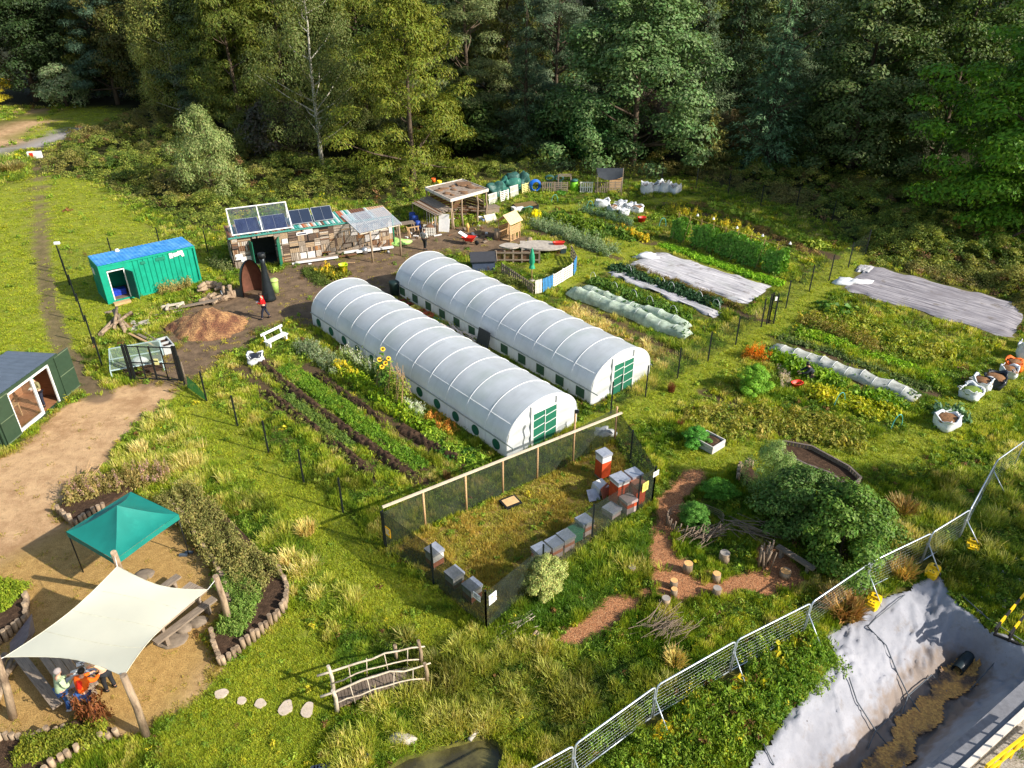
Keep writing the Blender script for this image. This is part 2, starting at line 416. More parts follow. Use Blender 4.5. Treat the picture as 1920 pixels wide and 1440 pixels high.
def basin_z(X, Y):
    d = sdist(P_BASIN, X, Y); c = ldist(CHAN, X, Y)
    inn = np.maximum(d, 0); cc = np.maximum(c - .30, 0)
    t = inn / (inn + cc + 1e-6)
    z = -1.5 * sstep(0, 1, t) * sstep(0, .35, inn)
    return z, d
def ground_z(X, Y):
    X = np.asarray(X, float); Y = np.asarray(Y, float)
    z = (fbm(X * .35, Y * .35, 3) - .5) * .10
    z = z * (sdist(P_TRACK, X, Y) < 0)
    bz, bd = basin_z(X, Y)
    z = np.where(bd > -.5, z * sstep(0, .5, -bd), z)
    z = z + np.where(bd > 0, bz - .06, 0)
    pd = sdist(P_POND, X, Y)
    z = np.where(pd > -.4, z * sstep(0, .4, -pd), z) + np.where(pd > 0, -.45 * sstep(0, .35, pd), 0)
    return z
def zones(X, Y):
    """soft 0..1 masks of ground cover, with ragged edges"""
    w_ = (fbm(X * .9, Y * .9, 1) - .5); w2 = (fbm(X * 2.7, Y * 2.7, 5) - .5)
    rag = w_ * 1.1 + w2 * .7
    far = 1 + np.asarray(Y) / 60
    Z = {}
    m = lambda p, soft=.5, k=1.0: sstep(-soft, soft, sdist(p, X, Y) + rag * k)
    Z['track'] = m(P_TRACK, .35, .8)
    Z['yard'] = m(P_YARD, .7, 1.6)
    Z['lawn'] = np.maximum.reduce([m(P_LAWN, .5), m(P_FIELD, .8)] + [sstep(1.25, .75, ldist(l, X, Y) + rag * .8) for l in P_LANE])
    Z['farlawn'] = m(P_FARLAWN, .5, .6)
    Z['gpath'] = m(P_GPATH, .3, .2); Z['bpath'] = m(P_BPATH, .5, .5)
    Z['chips'] = np.maximum.reduce([sstep(-.14, .14, sdist(p, X, Y) + .13 + rag * .55) for p in P_CHIPS])
    Z['soil'] = np.maximum.reduce([sstep(wd + .25, wd - .1, ldist(l, X, Y) + rag * .45) for l, wd in P_SOIL])
    Z['thin'] = sstep(.8, .35, ldist(P_THINPATH, X, Y) + rag * .4)
    Z['bramble'] = m(P_BRAMBLE, .5, 1.2)
    Z['apiary'] = sstep(0, .3, sdist(P_APIARY, X, Y))
    Z['tall'] = np.maximum.reduce([m(p, .5, 1.3) for p in P_TALL])
    Z['drystrip'] = m(P_DRYSTRIP, .5, .8)
    Z['rfield'] = m(P_RFIELD, .5, 1.0)
    Z['plot'] = m(P_PLOT, .5, 1.0)
    Z['forest'] = m(P_FOREST, 2, 1.5)
    Z['gravel'] = m(P_GRAVEL, .15, .2)
    Z['basin'] = sstep(-.12, .05, sdist(P_BASIN, X, Y))
    Z['pond'] = sstep(-.05, .05, sdist(P_POND, X, Y))
    Z['foot'] = np.maximum.reduce([sstep(-.1, .02, sdist(p, X, Y)) for p in FOOT + P_SHEETS])
    return Z

# ---------------------------------------------------------------- ground
def axis(a, b, st, far, k=1.16):
    c = list(np.arange(a, b, st)); s = st
    lo, hi = [], []
    x = a
    while x > -far: s *= k; x -= s; lo.append(x)
    s = st; x = c[-1]
    while x < far: s *= k; x += s; hi.append(x)
    return np.array(lo[::-1] + c + hi)
gx = axis(-34, 34, .17, 700); gy = np.concatenate([np.arange(-200, 8, 8.0), np.arange(8, 62, .17), 62 + np.cumsum(.17 * 1.03 ** np.arange(1, 175))])
GX, GY = np.meshgrid(gx, gy, indexing='xy')
Zg = zones(GX, GY)
nu, nv = len(gy), len(gx)
gv = np.stack([GX, GY, ground_z(GX, GY)], -1).reshape(-1, 3)
ii = np.arange(nu * nv).reshape(nu, nv)
gf = np.stack([ii[:-1, :-1], ii[:-1, 1:], ii[1:, 1:], ii[1:, :-1]], -1).reshape(-1, 4)

mg = bpy.data.materials.new("ground_cover"); mg.use_nodes = True; t = NT(mg); p = t.n["Principled BSDF"]
tc = t.new("ShaderNodeTexCoord"); ob = tc.outputs['Object']
aA = t.new("ShaderNodeAttribute", attribute_name='maskA'); aB = t.new("ShaderNodeAttribute", attribute_name='maskB'); aC = t.new("ShaderNodeAttribute", attribute_name='maskC')
def sep(a):
    x = t.new("ShaderNodeSeparateColor"); t.to(a.outputs['Color'], x.inputs[0]); return x.outputs
A_, B_, C_ = sep(aA), sep(aB), sep(aC)
n1 = t.noise(ob, .5, 5); n2 = t.noise(ob, 4, 6, .7); n3 = t.noise(ob, 28, 4, .7); n4 = t.noise(ob, 1.4, 5, .65)
base = t.mix(t.mr(n1, .35, .65), S(92, 98, 36), S(122, 112, 56))
base = t.mix(t.mr(n2, .4, .75), base, S(52, 62, 24))
base = t.mix(t.mr(n3, .5, .8, 0, .6), base, S(90, 80, 45))
base = t.mix(C_[0], base, t.mix(t.mr(n2, .3, .7), S(122, 138, 40), S(146, 144, 56)))      # short grass
tr = t.mix(t.mr(n4, .3, .7), S(206, 168, 124), S(170, 132, 94)); tr = t.mix(t.mr(n3, .45, .75, 0, .7), tr, S(220, 192, 150))
tr = t.mix(t.mr(n2, .52, .72, 0, .6), tr, S(128, 102, 66))
tr = t.mix(t.mr(t.noise(ob, .35, 6, .7), .48, .62, 0, .55), tr, S(150, 112, 76)); tr = t.mix(t.mr(t.noise(ob, 60, 2), .62, .7, 0, .6), tr, S(226, 206, 176))
base = t.mix(A_[0], base, tr)
straw = t.mix(t.mr(n2, .3, .7), S(218, 178, 110), S(170, 132, 78)); straw = t.mix(t.mr(n3, .42, .7), straw, S(110, 86, 48))
base = t.mix(C_[1], base, straw)
yd = t.mix(t.mr(n4, .35, .65), S(100, 82, 66), S(140, 116, 92)); yd = t.mix(t.mr(n3, .45, .7, 0, .7), yd, S(74, 60, 50))
base = t.mix(A_[1], base, yd)
vo = t.new("ShaderNodeTexVoronoi"); vo.inputs['Scale'].default_value = 26; t.to(ob, vo.inputs[0])
ch = t.mix(vo.outputs['Color'], S(188, 126, 84), S(100, 64, 44)); ch = t.mix(t.mr(n3, .5, .7, 0, .7), ch, S(228, 182, 134))
base = t.mix(A_[2], base, ch)
so_ = t.mix(t.mr(n2, .3, .7), S(74, 58, 46), S(104, 82, 62)); so_ = t.mix(t.mr(n3, .5, .75), so_, S(50, 38, 30))
base = t.mix(B_[0], base, so_)
gp = t.mix(t.mr(n2, .3, .7), S(150, 142, 138), S(176, 168, 162))
base = t.mix(B_[1], base, gp)
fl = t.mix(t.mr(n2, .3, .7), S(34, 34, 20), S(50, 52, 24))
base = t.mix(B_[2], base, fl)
vg = t.new("ShaderNodeTexVoronoi"); vg.inputs['Scale'].default_value = 22; t.to(ob, vg.inputs[0])
gr = t.mix(vg.outputs['Color'], S(128, 118, 104), S(190, 182, 170))
base = t.mix(C_[2], base, gr)
t.to(base, p.inputs['Base Color']); p.inputs['Roughness'].default_value = .95; p.inputs['Specular IOR Level'].default_value = .15
bp = t.new("ShaderNodeBump"); bp.inputs['Strength'].default_value = .6; bp.inputs['Distance'].default_value = .06
t.to(t.math('ADD', n3, n2), bp.inputs['Height']); t.to(bp.outputs[0], p.inputs['Normal'])
me = np_mesh("ground", gv, gf, mg, True)
def setcol(me, nm, a, b, c):
    at = me.color_attributes.new(nm, 'FLOAT_COLOR', 'POINT')
    d = np.ones((len(me.vertices), 4), np.float32); d[:, 0] = a.ravel(); d[:, 1] = b.ravel(); d[:, 2] = c.ravel()
    at.data.foreach_set("color", d.ravel())
sub = sstep(-.5, 1.0, sdist(GN([(120, 990), (330, 960), (440, 1120), (400, 1240), (300, 1370), (-80, 1400), (-80, 1090)]), GX, GY))
setcol(me, 'maskA', np.maximum(Zg['track'] * (1 - sub * .75), Zg['bpath']), np.maximum(Zg['yard'] * .95, Zg['thin'] * .8), Zg['chips'])
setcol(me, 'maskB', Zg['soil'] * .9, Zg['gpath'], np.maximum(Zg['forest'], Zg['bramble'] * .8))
setcol(me, 'maskC', np.maximum(Zg['lawn'], Zg['farlawn']), np.maximum.reduce([sub * Zg['track'], Zg['apiary'] * .55, Zg['drystrip'] * .8]), Zg['gravel'])
tag(link("ground", me), "rough grass and bare earth of the allotment site", "ground", kind="structure")

# ---------------------------------------------------------------- scatter of leaves and blades
HIDE = bpy.data.collections.new("plant_kit")
def kit(name, metas):
    c = bpy.data.collections.new(name)
    for k, me_ in enumerate(metas):
        o = bpy.data.objects.new("%s_%02d" % (name, k), me_); c.objects.link(o)
    return c
GROUPS = {}
def scatter_group(col_):
    if col_.name in GROUPS: return GROUPS[col_.name]
    g = bpy.data.node_groups.new("scatter_" + col_.name, 'GeometryNodeTree')
    g.interface.new_socket("Geometry", in_out='INPUT', socket_type='NodeSocketGeometry')
    g.interface.new_socket("Geometry", in_out='OUTPUT', socket_type='NodeSocketGeometry')
    N = g.nodes; gi = N.new('NodeGroupInput'); go = N.new('NodeGroupOutput')
    ip = N.new('GeometryNodeInstanceOnPoints'); ci = N.new('GeometryNodeCollectionInfo')
    ci.inputs['Collection'].default_value = col_; ci.inputs['Separate Children'].default_value = True; ci.inputs['Reset Children'].default_value = True
    def attr(nm, ty):
        a = N.new('GeometryNodeInputNamedAttribute'); a.data_type = ty; a.inputs['Name'].default_value = nm
        return [o for o in a.outputs if o.enabled][0]
    L = g.links
    L.new(gi.outputs[0], ip.inputs['Points']); L.new(ci.outputs[0], ip.inputs['Instance'])
    ip.inputs['Pick Instance'].default_value = True
    L.new(attr('vi', 'INT'), ip.inputs['Instance Index'])
    L.new(attr('rot', 'FLOAT_VECTOR'), ip.inputs['Rotation']); L.new(attr('scl', 'FLOAT_VECTOR'), ip.inputs['Scale'])
    L.new(ip.outputs[0], go.inputs[0])
    GROUPS[col_.name] = g
    return g
def scatter(name, P, rot, scl, col, vi, kitc, parent=None):
    me = bpy.data.meshes.new(name); n = len(P)
    me.vertices.add(n); me.vertices.foreach_set("co", np.asarray(P, np.float32).ravel())
    def at(nm, ty, key, arr):
        a = me.attributes.new(nm, ty, 'POINT'); a.data.foreach_set(key, np.ascontiguousarray(arr).ravel())
    at('rot', 'FLOAT_VECTOR', 'vector', np.asarray(rot, np.float32)); at('scl', 'FLOAT_VECTOR', 'vector', np.asarray(scl, np.float32))
    c = np.ones((n, 4), np.float32); c[:, :3] = col
    at('col', 'FLOAT_COLOR', 'color', c); at('vi', 'INT', 'value', np.asarray(vi, np.int32))
    me.update()
    o = link(name, me, parent)
    md = o.modifiers.new("scatter", 'NODES'); md.node_group = scatter_group(kitc)
    return o
m_blade = Mfol("grass_blade", (.85, 1, .8), (1.15, 1.0, 1.1), .35, 'INST', .6)
m_leafi = Mfol("herb_leaf", (.8, 1, .8), (1.2, 1.05, 1.1), .3, 'INST', .5)
def blades(seed, n, spread, width, lean, curve=.5, hv=.5):
    r = np.random.RandomState(seed); V = []; Fq = []
    for k in range(n):
        a = r.rand() * 6.283; q = spread * math.sqrt(r.rand()); x, y = q * math.cos(a), q * math.sin(a)
        b = a + r.randn() * .9; h = 1 - hv * r.rand(); ln = lean * (.3 + r.rand()); wd = width * (.6 + .8 * r.rand())
        dx, dy = math.cos(b), math.sin(b); px_, py_ = -dy * wd / 2, dx * wd / 2
        pts = []
        for j, (tt, ww) in enumerate(((0, .8), (.45, 1), (.8, .6), (1, .08))):
            l = ln * (tt * (1 - curve) + tt * tt * curve)
            c = (x + dx * l, y + dy * l, h * (tt - .35 * ln * tt * tt * curve))
            pts += [(c[0] - px_ * ww, c[1] - py_ * ww, c[2]), (c[0] + px_ * ww, c[1] + py_ * ww, c[2])]
        o = len(V); V += pts
        for j in range(3): Fq.append((o + 2 * j, o + 2 * j + 1, o + 2 * j + 3, o + 2 * j + 2))
    return np_mesh("tuft", V, Fq, m_blade)
def leafclump(seed, n, rx, rz, lw, ll, up=.5, mat=None, hollow=.4):
    """clump of leaf-shaped quads through a half-ball volume"""
    r = np.random.RandomState(seed); d = r.randn(n, 3); d /= np.linalg.norm(d, axis=1)[:, None]; d[:, 2] = np.abs(d[:, 2])
    q = (hollow + (1 - hollow) * r.rand(n)) [:, None]
    c = d * q * np.array([rx, rx, rz])
    return np_mesh("clump", *leafquads(c, d * (1 - up) + np.array([0, 0, 1]) * up + r.randn(n, 3) * .35, lw * (.6 + .8 * r.rand(n)), ll * (.6 + .8 * r.rand(n)), r), mat or m_leafi)
def leafquads(C, Nrm, W, L, r, along=None):
    n = len(C); Nrm = Nrm / (np.linalg.norm(Nrm, axis=1)[:, None] + 1e-9)
    ref = r.randn(n, 3) if along is None else along
    X = ref - Nrm * (ref * Nrm).sum(1)[:, None]; X /= np.linalg.norm(X, axis=1)[:, None] + 1e-9
    Y = np.cross(Nrm, X); W = np.broadcast_to(W, n)[:, None] / 2; L = np.broadcast_to(L, n)[:, None] / 2
    V = np.stack([C - X * L, C - X * L * .1 + Y * W + Nrm * W * .25, C + X * L, C - X * L * .1 - Y * W + Nrm * W * .25], 1).reshape(-1, 3)
    F = np.arange(4 * n).reshape(n, 4)
    return V, F
K_GRASS = kit("kit_a_grass", [blades(s, 22, 1, .13, .45) for s in range(4)] + [blades(s, 16, .7, .10, 1.0, .75) for s in range(4, 7)] + [blades(s, 14, .8, .07, .25, .3) for s in (7, 8)])
K_HERB = kit("kit_b_herb", [leafclump(s, 26, 1, .8, .34, .55, .5) for s in range(3)] + [leafclump(s, 40, 1, 1.0, .16, .36, .3) for s in (3, 4)] + [leafclump(s, 16, 1, .55, .55, .85, .6) for s in (5, 6)] + [leafclump(s, 34, .8, 1.5, .18, .34, .35) for s in (7, 8)])
K_BRAMB = kit("kit_c_bramble", [leafclump(s, 70, 1, .9, .20, .30, .45) for s in range(3)])

def px_sample(n, seed, x0=-70, x1=1990, y0=196, y1=1490):
    r = np.random.RandomState(seed)
    px = r.uniform(x0, x1, n); py = r.uniform(y0, y1, n)
    u, v = (px - 960) / F_PX, (py - 720) / F_PX
    dy, dz = CP - v * SP, -SP - v * CP
    tt = -CAM_H / dz
    X, Y = u * tt, dy * tt
    return X, Y, np.sqrt(X ** 2 + Y ** 2 + CAM_H ** 2), r
def lerp3(a, b, f): return np.asarray(a)[None] * (1 - f[:, None]) + np.asarray(b)[None] * f[:, None]
C_ = lambda *a: np.array(S(*a)[:3])

# grass everywhere it grows
X, Y, D, r = px_sample(150000, 11)
Z = zones(X, Y)
bare = np.maximum.reduce([Z['track'] * .985, Z['yard'] * .93, Z['chips'] * .995, Z['soil'] * .9, Z['gpath'], Z['bpath'], Z['basin'], Z['pond'], Z['foot'], Z['forest'], Z['gravel'] * .97, Z['bramble'] * .85, Z['thin'] * .93])
ok = r.rand(len(X)) > bare
X, Y, D = X[ok], Y[ok], D[ok]; Z = {k: v[ok] for k, v in Z.items()}
n = len(X)
f1 = fbm(X * .28, Y * .28, 2); f2 = fbm(X * 1.1, Y * 1.1, 4); f3 = fbm(X * 3.1, Y * 3.1, 0)
short = np.clip(np.maximum.reduce([Z['lawn'], Z['farlawn'], Z['apiary'] * .6, Z['track'], Z['yard']]), 0, 1)
tall = np.clip(Z['tall'] - short * .7, 0, 1)
H = (.10 + .20 * sstep(.35, .65, f2)) * (1 - tall) + tall * (.17 + .42 * sstep(.35, .7, f2 * .6 + f3 * .4))
H = H * (1 - short) + short * (.05 + .04 * f3)
H *= .8 + .5 * r.rand(n)
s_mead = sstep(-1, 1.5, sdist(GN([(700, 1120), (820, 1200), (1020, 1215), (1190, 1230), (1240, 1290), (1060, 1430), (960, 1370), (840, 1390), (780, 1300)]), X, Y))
dry = np.clip((1 - .75 * s_mead) * sstep(.53, .72, f2 * .35 + f1 * .25 + f3 * .40 + .04 * tall + .18 * Z['drystrip'] + .06 * Z['apiary']) , 0, 1)
green = lerp3(C_(82, 116, 28), C_(176, 186, 54), sstep(.38, .62, f3 * .4 + f1 * .3 + f2 * .3))
green = green * (1 - sstep(.55, .75, fbm(X * .6 + 40, Y * .6, 6))[:, None] * .45)
green = green * (1 - .48 * s_mead[:, None])  # soft shade over the lower meadow, put into the grass colour
colr = green * (1 - dry[:, None]) + lerp3(C_(170, 158, 76), C_(228, 212, 152), r.rand(n)) * dry[:, None]
lawnc = lerp3(C_(122, 146, 28), C_(184, 184, 56), f3 * .6 + f2 * .4)
colr = colr * (1 - .9 * short[:, None]) + lawnc * .9 * short[:, None]
ap = Z['apiary'][:, None] * (.45 + .4 * sstep(.4, .6, f2)[:, None])
colr = colr * (1 - ap) + lerp3(C_(160, 144, 62), C_(206, 182, 100), f3) * ap
bz_ = ((np.maximum(Z['track'], Z['yard']))[:, None] > .4) * .8
colr = colr * (1 - bz_) + C_(160, 140, 74) * bz_
rad = .075 * (D / 16) ** .85 * (1 + .6 * tall)
vi = np.where(tall > .5, np.where(r.rand(n) < .65, r.randint(4, 7, n), r.randint(7, 9, n)), r.randint(0, 4, n))
scl = np.stack([rad, rad, np.maximum(H, rad * .5 * (1 - short))], 1)
scl[:, 0] = np.where(vi >= 4, np.maximum(rad, H * .45), rad); scl[:, 1] = scl[:, 0]
rot = np.stack([r.randn(n) * .12, r.randn(n) * .12, r.rand(n) * 6.283], 1)
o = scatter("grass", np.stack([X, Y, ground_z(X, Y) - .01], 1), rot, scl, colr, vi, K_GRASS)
tag(o, "green and straw coloured grass covering the site", "grass", kind="stuff")

# herbs and weeds among the grass
X, Y, D, r = px_sample(60000, 12)
Z = zones(X, Y)
f2 = fbm(X * .8 + 9, Y * .8, 4); f1 = fbm(X * .25, Y * .25 + 20, 2); f3 = fbm(X * 2.5, Y * 2.5 + 3, 1)
wgt = (.10 + .55 * sstep(.45, .62, f2)) * (1 - np.maximum.reduce([Z['lawn'] * .9, Z['farlawn'], Z['apiary'] * .9]))
wgt = np.maximum(wgt, .55 * np.maximum(Z['rfield'], Z['plot']) * sstep(.35, .55, f2))
s_lr = sstep(-.5, 1, sdist(GN([(1100, 1440), (1260, 1300), (1530, 1150), (1560, 1230), (1470, 1350), (1380, 1470)]), X, Y))
wgt = np.maximum(wgt, .8 * s_lr)
s_mid = sstep(-.5, 1, sdist(GN([(1230, 1120), (1400, 1120), (1520, 1110), (1640, 1060), (1380, 1190), (1240, 1270)]), X, Y))
wgt = np.maximum(wgt, .7 * s_mid)
wgt *= 1 - np.maximum.reduce([Z['track'], Z['yard'] * .97, Z['chips'], Z['soil'] * .93, Z['gpath'], Z['bpath'], Z['basin'], Z['pond'], Z['foot'], Z['forest'], Z['gravel'], Z['bramble'] * .5, Z['thin']])
ok = r.rand(len(X)) < wgt
X, Y, D, f1, f2, f3, s_lr = X[ok], Y[ok], D[ok], f1[ok], f2[ok], f3[ok], s_lr[ok]; n = len(X)
colr = lerp3(C_(74, 112, 34), C_(148, 168, 54), np.clip(f3 * .7 + r.rand(n) * .4, 0, 1))
yl = r.rand(n) < .07; colr[yl] = C_(180, 172, 44)
br = r.rand(n) < .05; colr[br] = C_(124, 92, 54)
rad = (.07 + .05 * r.rand(n)) * (D / 16) ** .8
rad = rad * (1 + .5 * s_lr)
H = rad * (1 + .8 * r.rand(n)) * (1 + 1.8 * s_lr * r.rand(n) * (f2 + .3))
vi = np.where(f1 + .15 * r.randn(n) > .55, r.randint(3, 5, n), np.where(r.rand(n) < .6, r.randint(0, 3, n), r.randint(5, 9, n)))
o = scatter("weeds", np.stack([X, Y, ground_z(X, Y) + .01], 1), np.stack([r.randn(n) * .15, r.randn(n) * .15, r.rand(n) * 6.283], 1), np.stack([rad, rad, H], 1), colr, vi, K_HERB)
tag(o, "broad leaved weeds and wild herbs growing through the grass", "weeds", kind="stuff")

# bramble thicket along the wood
X, Y, D, r = px_sample(26000, 13, -60, 1990, 180, 620)
s = sdist(P_BRAMBLE, X, Y) + (fbm(X * .4, Y * .4, 2) - .5) * 3
ok = s > 0; X, Y, D, s = X[ok], Y[ok], D[ok], s[ok]; n = len(X)
f1 = fbm(X * .13, Y * .13, 6); f2 = fbm(X * .45, Y * .45, 3); f3 = fbm(X * 1.4, Y * 1.4, 1)
top = np.minimum(1, s / 2.5) * (.3 + 1.6 * sstep(.3, .75, f2) + .5 * f3) * (.75 + .25 * r.rand(n))
rad = (.36 + .24 * r.rand(n)) * (D / 70) ** .6
colr = lerp3(C_(82, 106, 42), C_(154, 158, 70), np.clip(f3 + .3 * r.randn(n), 0, 1))
brn = sstep(.52, .66, f1)[:, None] * .55; colr = colr * (1 - brn) + C_(146, 122, 80) * brn
colr[r.rand(n) < .03] = C_(150, 116, 80)
vi = r.randint(0, 3, n)
o = scatter("bramble_thicket", np.stack([X, Y, np.maximum(top - rad * .6, 0)], 1), np.stack([r.randn(n) * .3, r.randn(n) * .3, r.rand(n) * 6.283], 1), np.stack([rad, rad, rad * .8], 1), colr, vi, K_BRAMB)
tag(o, "waist high bramble thicket between the garden and the wood", "brambles", kind="stuff")
# ---------------------------------------------------------------- trees
m_bark = M("bark", S(92, 78, 62), .9, .35, 5, 0, .5, S(60, 50, 42), (.45, .65), 0, (1, 1, .3))
m_birch = M("birch_bark", S(206, 198, 182), .8, .15, 4, 0, .2, S(80, 72, 64), (.6, .68), 0, (.6, .6, 3))
m_leaf = Mfol("tree_leaf", (.75, 1, .75), (1.25, 1.05, 1.1), .2, 'OBJ', .6)
m_needle = Mfol("tree_needle", (.8, 1, .9), (1.2, 1.05, 1.05), .15, 'OBJ', .45)

def crown_broad(seed, n, rx, z0, z1, clumps, crad, lw, ll, top=.45, lean=.3, flat=.75, hang=0, rough=.0):
    r = np.random.RandomState(seed)
    k = clumps
    a = r.rand(k) * 6.283; u = r.rand(k) ** .85
    prof = np.sqrt(np.clip(1 - ((u - top) / np.where(u > top, 1 - top, top + .12)) ** 2, .01, 1)) ** np.where(u > top, 1.5, 1.0)
    wob = 1 + .22 * np.sin(a * 2 + seed) + .16 * np.sin(a * 3 + seed * 2 + u * 5)
    q = (.55 + .5 * r.rand(k) ** .6) * prof * wob * (1 + rough * r.randn(k))
    cc = np.stack([np.cos(a) * q * rx, np.sin(a) * q * rx, z0 + u * (z1 - z0)], 1)
    cr = crad * (.65 + .7 * r.rand(k)) * (.75 + .35 * prof)
    per = np.maximum(1, (n * cr ** 2 / (cr ** 2).sum())).astype(int)
    idx = np.repeat(np.arange(k), per); m = len(idx)
    d = r.randn(m, 3); d /= np.linalg.norm(d, axis=1)[:, None]
    d[:, 2] = np.where(r.rand(m) < .65, np.abs(d[:, 2]), d[:, 2])
    rr = (.45 + .6 * r.rand(m) ** .7)[:, None] * cr[idx][:, None]
    pos = cc[idx] + d * rr * np.array([1, 1, flat])
    pos[:, 2] -= hang * r.rand(m) * np.hypot(d[:, 0], d[:, 1]) * cr[idx]
    out = pos - np.array([0, 0, z0 + .3 * (z1 - z0)]); out /= np.linalg.norm(out, axis=1)[:, None]
    nm = d * 1.0 + out * .4 + np.array([0, 0, lean]) + r.randn(m, 3) * .32
    al = (np.array([0, 0, -1.0]) + r.randn(m, 3) * .5 + d) if hang else None
    V, F = leafquads(pos, nm, lw * (.6 + .8 * r.rand(m)), ll * (.6 + .8 * r.rand(m)), r, al)
    return V, F, cc
def crown_conifer(seed, h, z0, rx, step, nb, per, droop, lw, ll, power=.9, jit=.25, tipup=.0):
    r = np.random.RandomState(seed); C = []; A = []; Nn = []; br = []
    z = z0
    while z < h - .3:
        f = 1 - (z - z0) / (h - z0)
        L0 = rx * (f ** power) * (.75 + .25 * min(1, (z - z0) / (.12 * (h - z0)) + .4))
        for b in range(max(4, int(nb * (.5 + .5 * f)))):
            a = r.rand() * 6.283; L = L0 * (.6 + .55 * r.rand())
            zb = z + r.randn() * step * .4; d0 = droop * (.6 + .8 * r.rand())
            br.append((a, L, zb, d0))
            m = max(5, int(per * L / rx + 5)); t = r.rand(m) ** .7
            side = r.randn(m) * .16 * L * (1.05 - t) * 1.6
            x = np.cos(a) * L * t - np.sin(a) * side; y = np.sin(a) * L * t + np.cos(a) * side
            zz = zb - d0 * L * t + (tipup + .35 * d0) * L * t ** 3 + r.randn(m) * jit * .5 - np.abs(side) * .25
            C.append(np.stack([x, y, zz], 1))
            A.append(np.stack([np.cos(a) + np.sign(-np.sin(a) * side) * .5, np.sin(a) + np.sign(np.cos(a) * side) * .5, np.full(m, -.45)], 1) + r.randn(m, 3) * .3)
            Nn.append(np.stack([np.cos(a) * .4 + 0 * t, np.sin(a) * .4 + 0 * t, 1 + 0 * t], 1) + r.randn(m, 3) * .4)
        z += step * (.7 + .6 * r.rand())
    C = np.concatenate(C); A = np.concatenate(A); Nn = np.concatenate(Nn); m = len(C)
    V, F = leafquads(C, Nn, lw * (.6 + .8 * r.rand(m)), ll * (.6 + .8 * r.rand(m)), r, A)
    return V, F, br
def trunk_mesh(seed, h, r0, limbs, mat, bend=.3):
    r = random.Random(seed); b = MB()
    n = 9; pts = []; x = y = 0
    for i in range(n):
        t_ = i / (n - 1); x += r.uniform(-bend, bend) * .3; y += r.uniform(-bend, bend) * .3
        pts.append((x * t_, y * t_, h * t_))
    b.tube(pts, [r0 * (1.25 if i == 0 else 1) * (1 - .9 * i / (n - 1)) for i in range(n)], 7)
    for (px_, py_, pz) in limbs:
        zb = max(h * .12, min(h * .85, pz - math.hypot(px_, py_) * .6)); i = zb / h * (n - 1); i0 = min(int(i), n - 2); f = i - i0
        s = [pts[i0][k] * (1 - f) + pts[i0 + 1][k] * f for k in range(3)]
        mid = [(s[0] + px_) / 2 + r.uniform(-.3, .3), (s[1] + py_) / 2 + r.uniform(-.3, .3), (s[2] + pz) / 2 - .2]
        rb = r0 * .45 * (1 - zb / h * .7)
        b.tube([s, mid, (px_, py_, pz)], [rb, rb * .6, rb * .2], 5, False)
    me = bpy.data.meshes.new("trunk"); me.from_pydata(b.v, [], b.f); me.materials.append(mat)
    me.polygons.foreach_set("use_smooth", b.sm); me.update()
    return me
KINDS_T = {}
def kindt(nm, V, F, limbs, h, r0, mat=m_leaf, bark=m_bark, bend=.3, seed=1):
    KINDS_T[nm] = (np_mesh("crown", V, F, mat), trunk_mesh(seed, h, r0, limbs, bark, bend), h)
for s, nm in ((1, 'broad'), (2, 'broad2')):
    V, F, cc = crown_broad(s, 36000, 5.0, 0.5, 17, 190, 1.15, .17, .3, .28, rough=.2)
    kindt(nm, V, F, [tuple(c) for c in cc[:28]], 15, .32, seed=s)
V, F, cc = crown_broad(3, 36000, 5.0, .4, 16.5, 190, 1.1, .16, .28, .13, rough=.16)          # whitebeam, clothed to the ground
kindt('whitebeam', V, F, [tuple(c) for c in cc[:25]], 14, .3, seed=3)
V, F, cc = crown_broad(4, 32000, 4.2, 2.5, 17, 150, .95, .09, .22, .4, .2, 1.0, hang=1.1, rough=.2)
kindt('birch', V, F, [tuple(c) for c in cc[:34]], 16.5, .22, m_leaf, m_birch, .5, 4)
V, F, cc = crown_broad(5, 34000, 5.0, 1.0, 17.5, 130, 1.25, .08, .38, .22, .5, .36, rough=.2)   # pine pads
kindt('pine', V, F, [tuple(c) for c in cc[:40]], 16.5, .34, m_needle, m_bark, .4, 5)
V, F, cc = crown_broad(6, 38000, 5.0, .5, 17.5, 190, 1.05, .10, .30, .16, .35, .5, hang=.4, rough=.2)   # feathery hornbeam / larch
kindt('feather', V, F, [tuple(c) for c in cc[:30]], 16, .28, m_leaf, m_bark, .3, 6)
V, F, br = crown_conifer(7, 18, .8, 5.0, .40, 12, 62, .42, .10, .36, .85)
kindt('spruce', V, F, [(math.cos(a) * L * .8, math.sin(a) * L * .8, z - d * L * .6) for a, L, z, d in br[::6]], 17.6, .3, m_needle, m_bark, .05, 7)
V, F, br = crown_conifer(8, 17, 1.0, 4.7, .65, 10, 100, .25, .10, .36, .65, .3, .1)
kindt('fir', V, F, [(math.cos(a) * L * .8, math.sin(a) * L * .8, z - d * L * .5) for a, L, z, d in br[::5]], 16.6, .34, m_needle, m_bark, .05, 8)
V, F, cc = crown_broad(9, 60000, 6.4, .2, 17, 300, 1.2, .16, .3, .32, .3, .5, rough=.15)
kindt('big', V, F, [tuple(c) for c in cc[:30]], 16, .45, seed=9)
V, F, cc = crown_broad(10, 17000, 2.8, .1, 6.4, 70, .8, .085, .2, .35, .2, 1.0, hang=.3, rough=.25)
kindt('willow', V, F, [tuple(c) for c in cc[:24]], 5.6, .12, m_leaf, m_bark, .4, 10)
V, F, cc = crown_broad(11, 6500, 3.4, .1, 5.2, 60, .95, .16, .30, .35)
kindt('round', V, F, [tuple(c) for c in cc[:12]], 4.6, .14, seed=11)
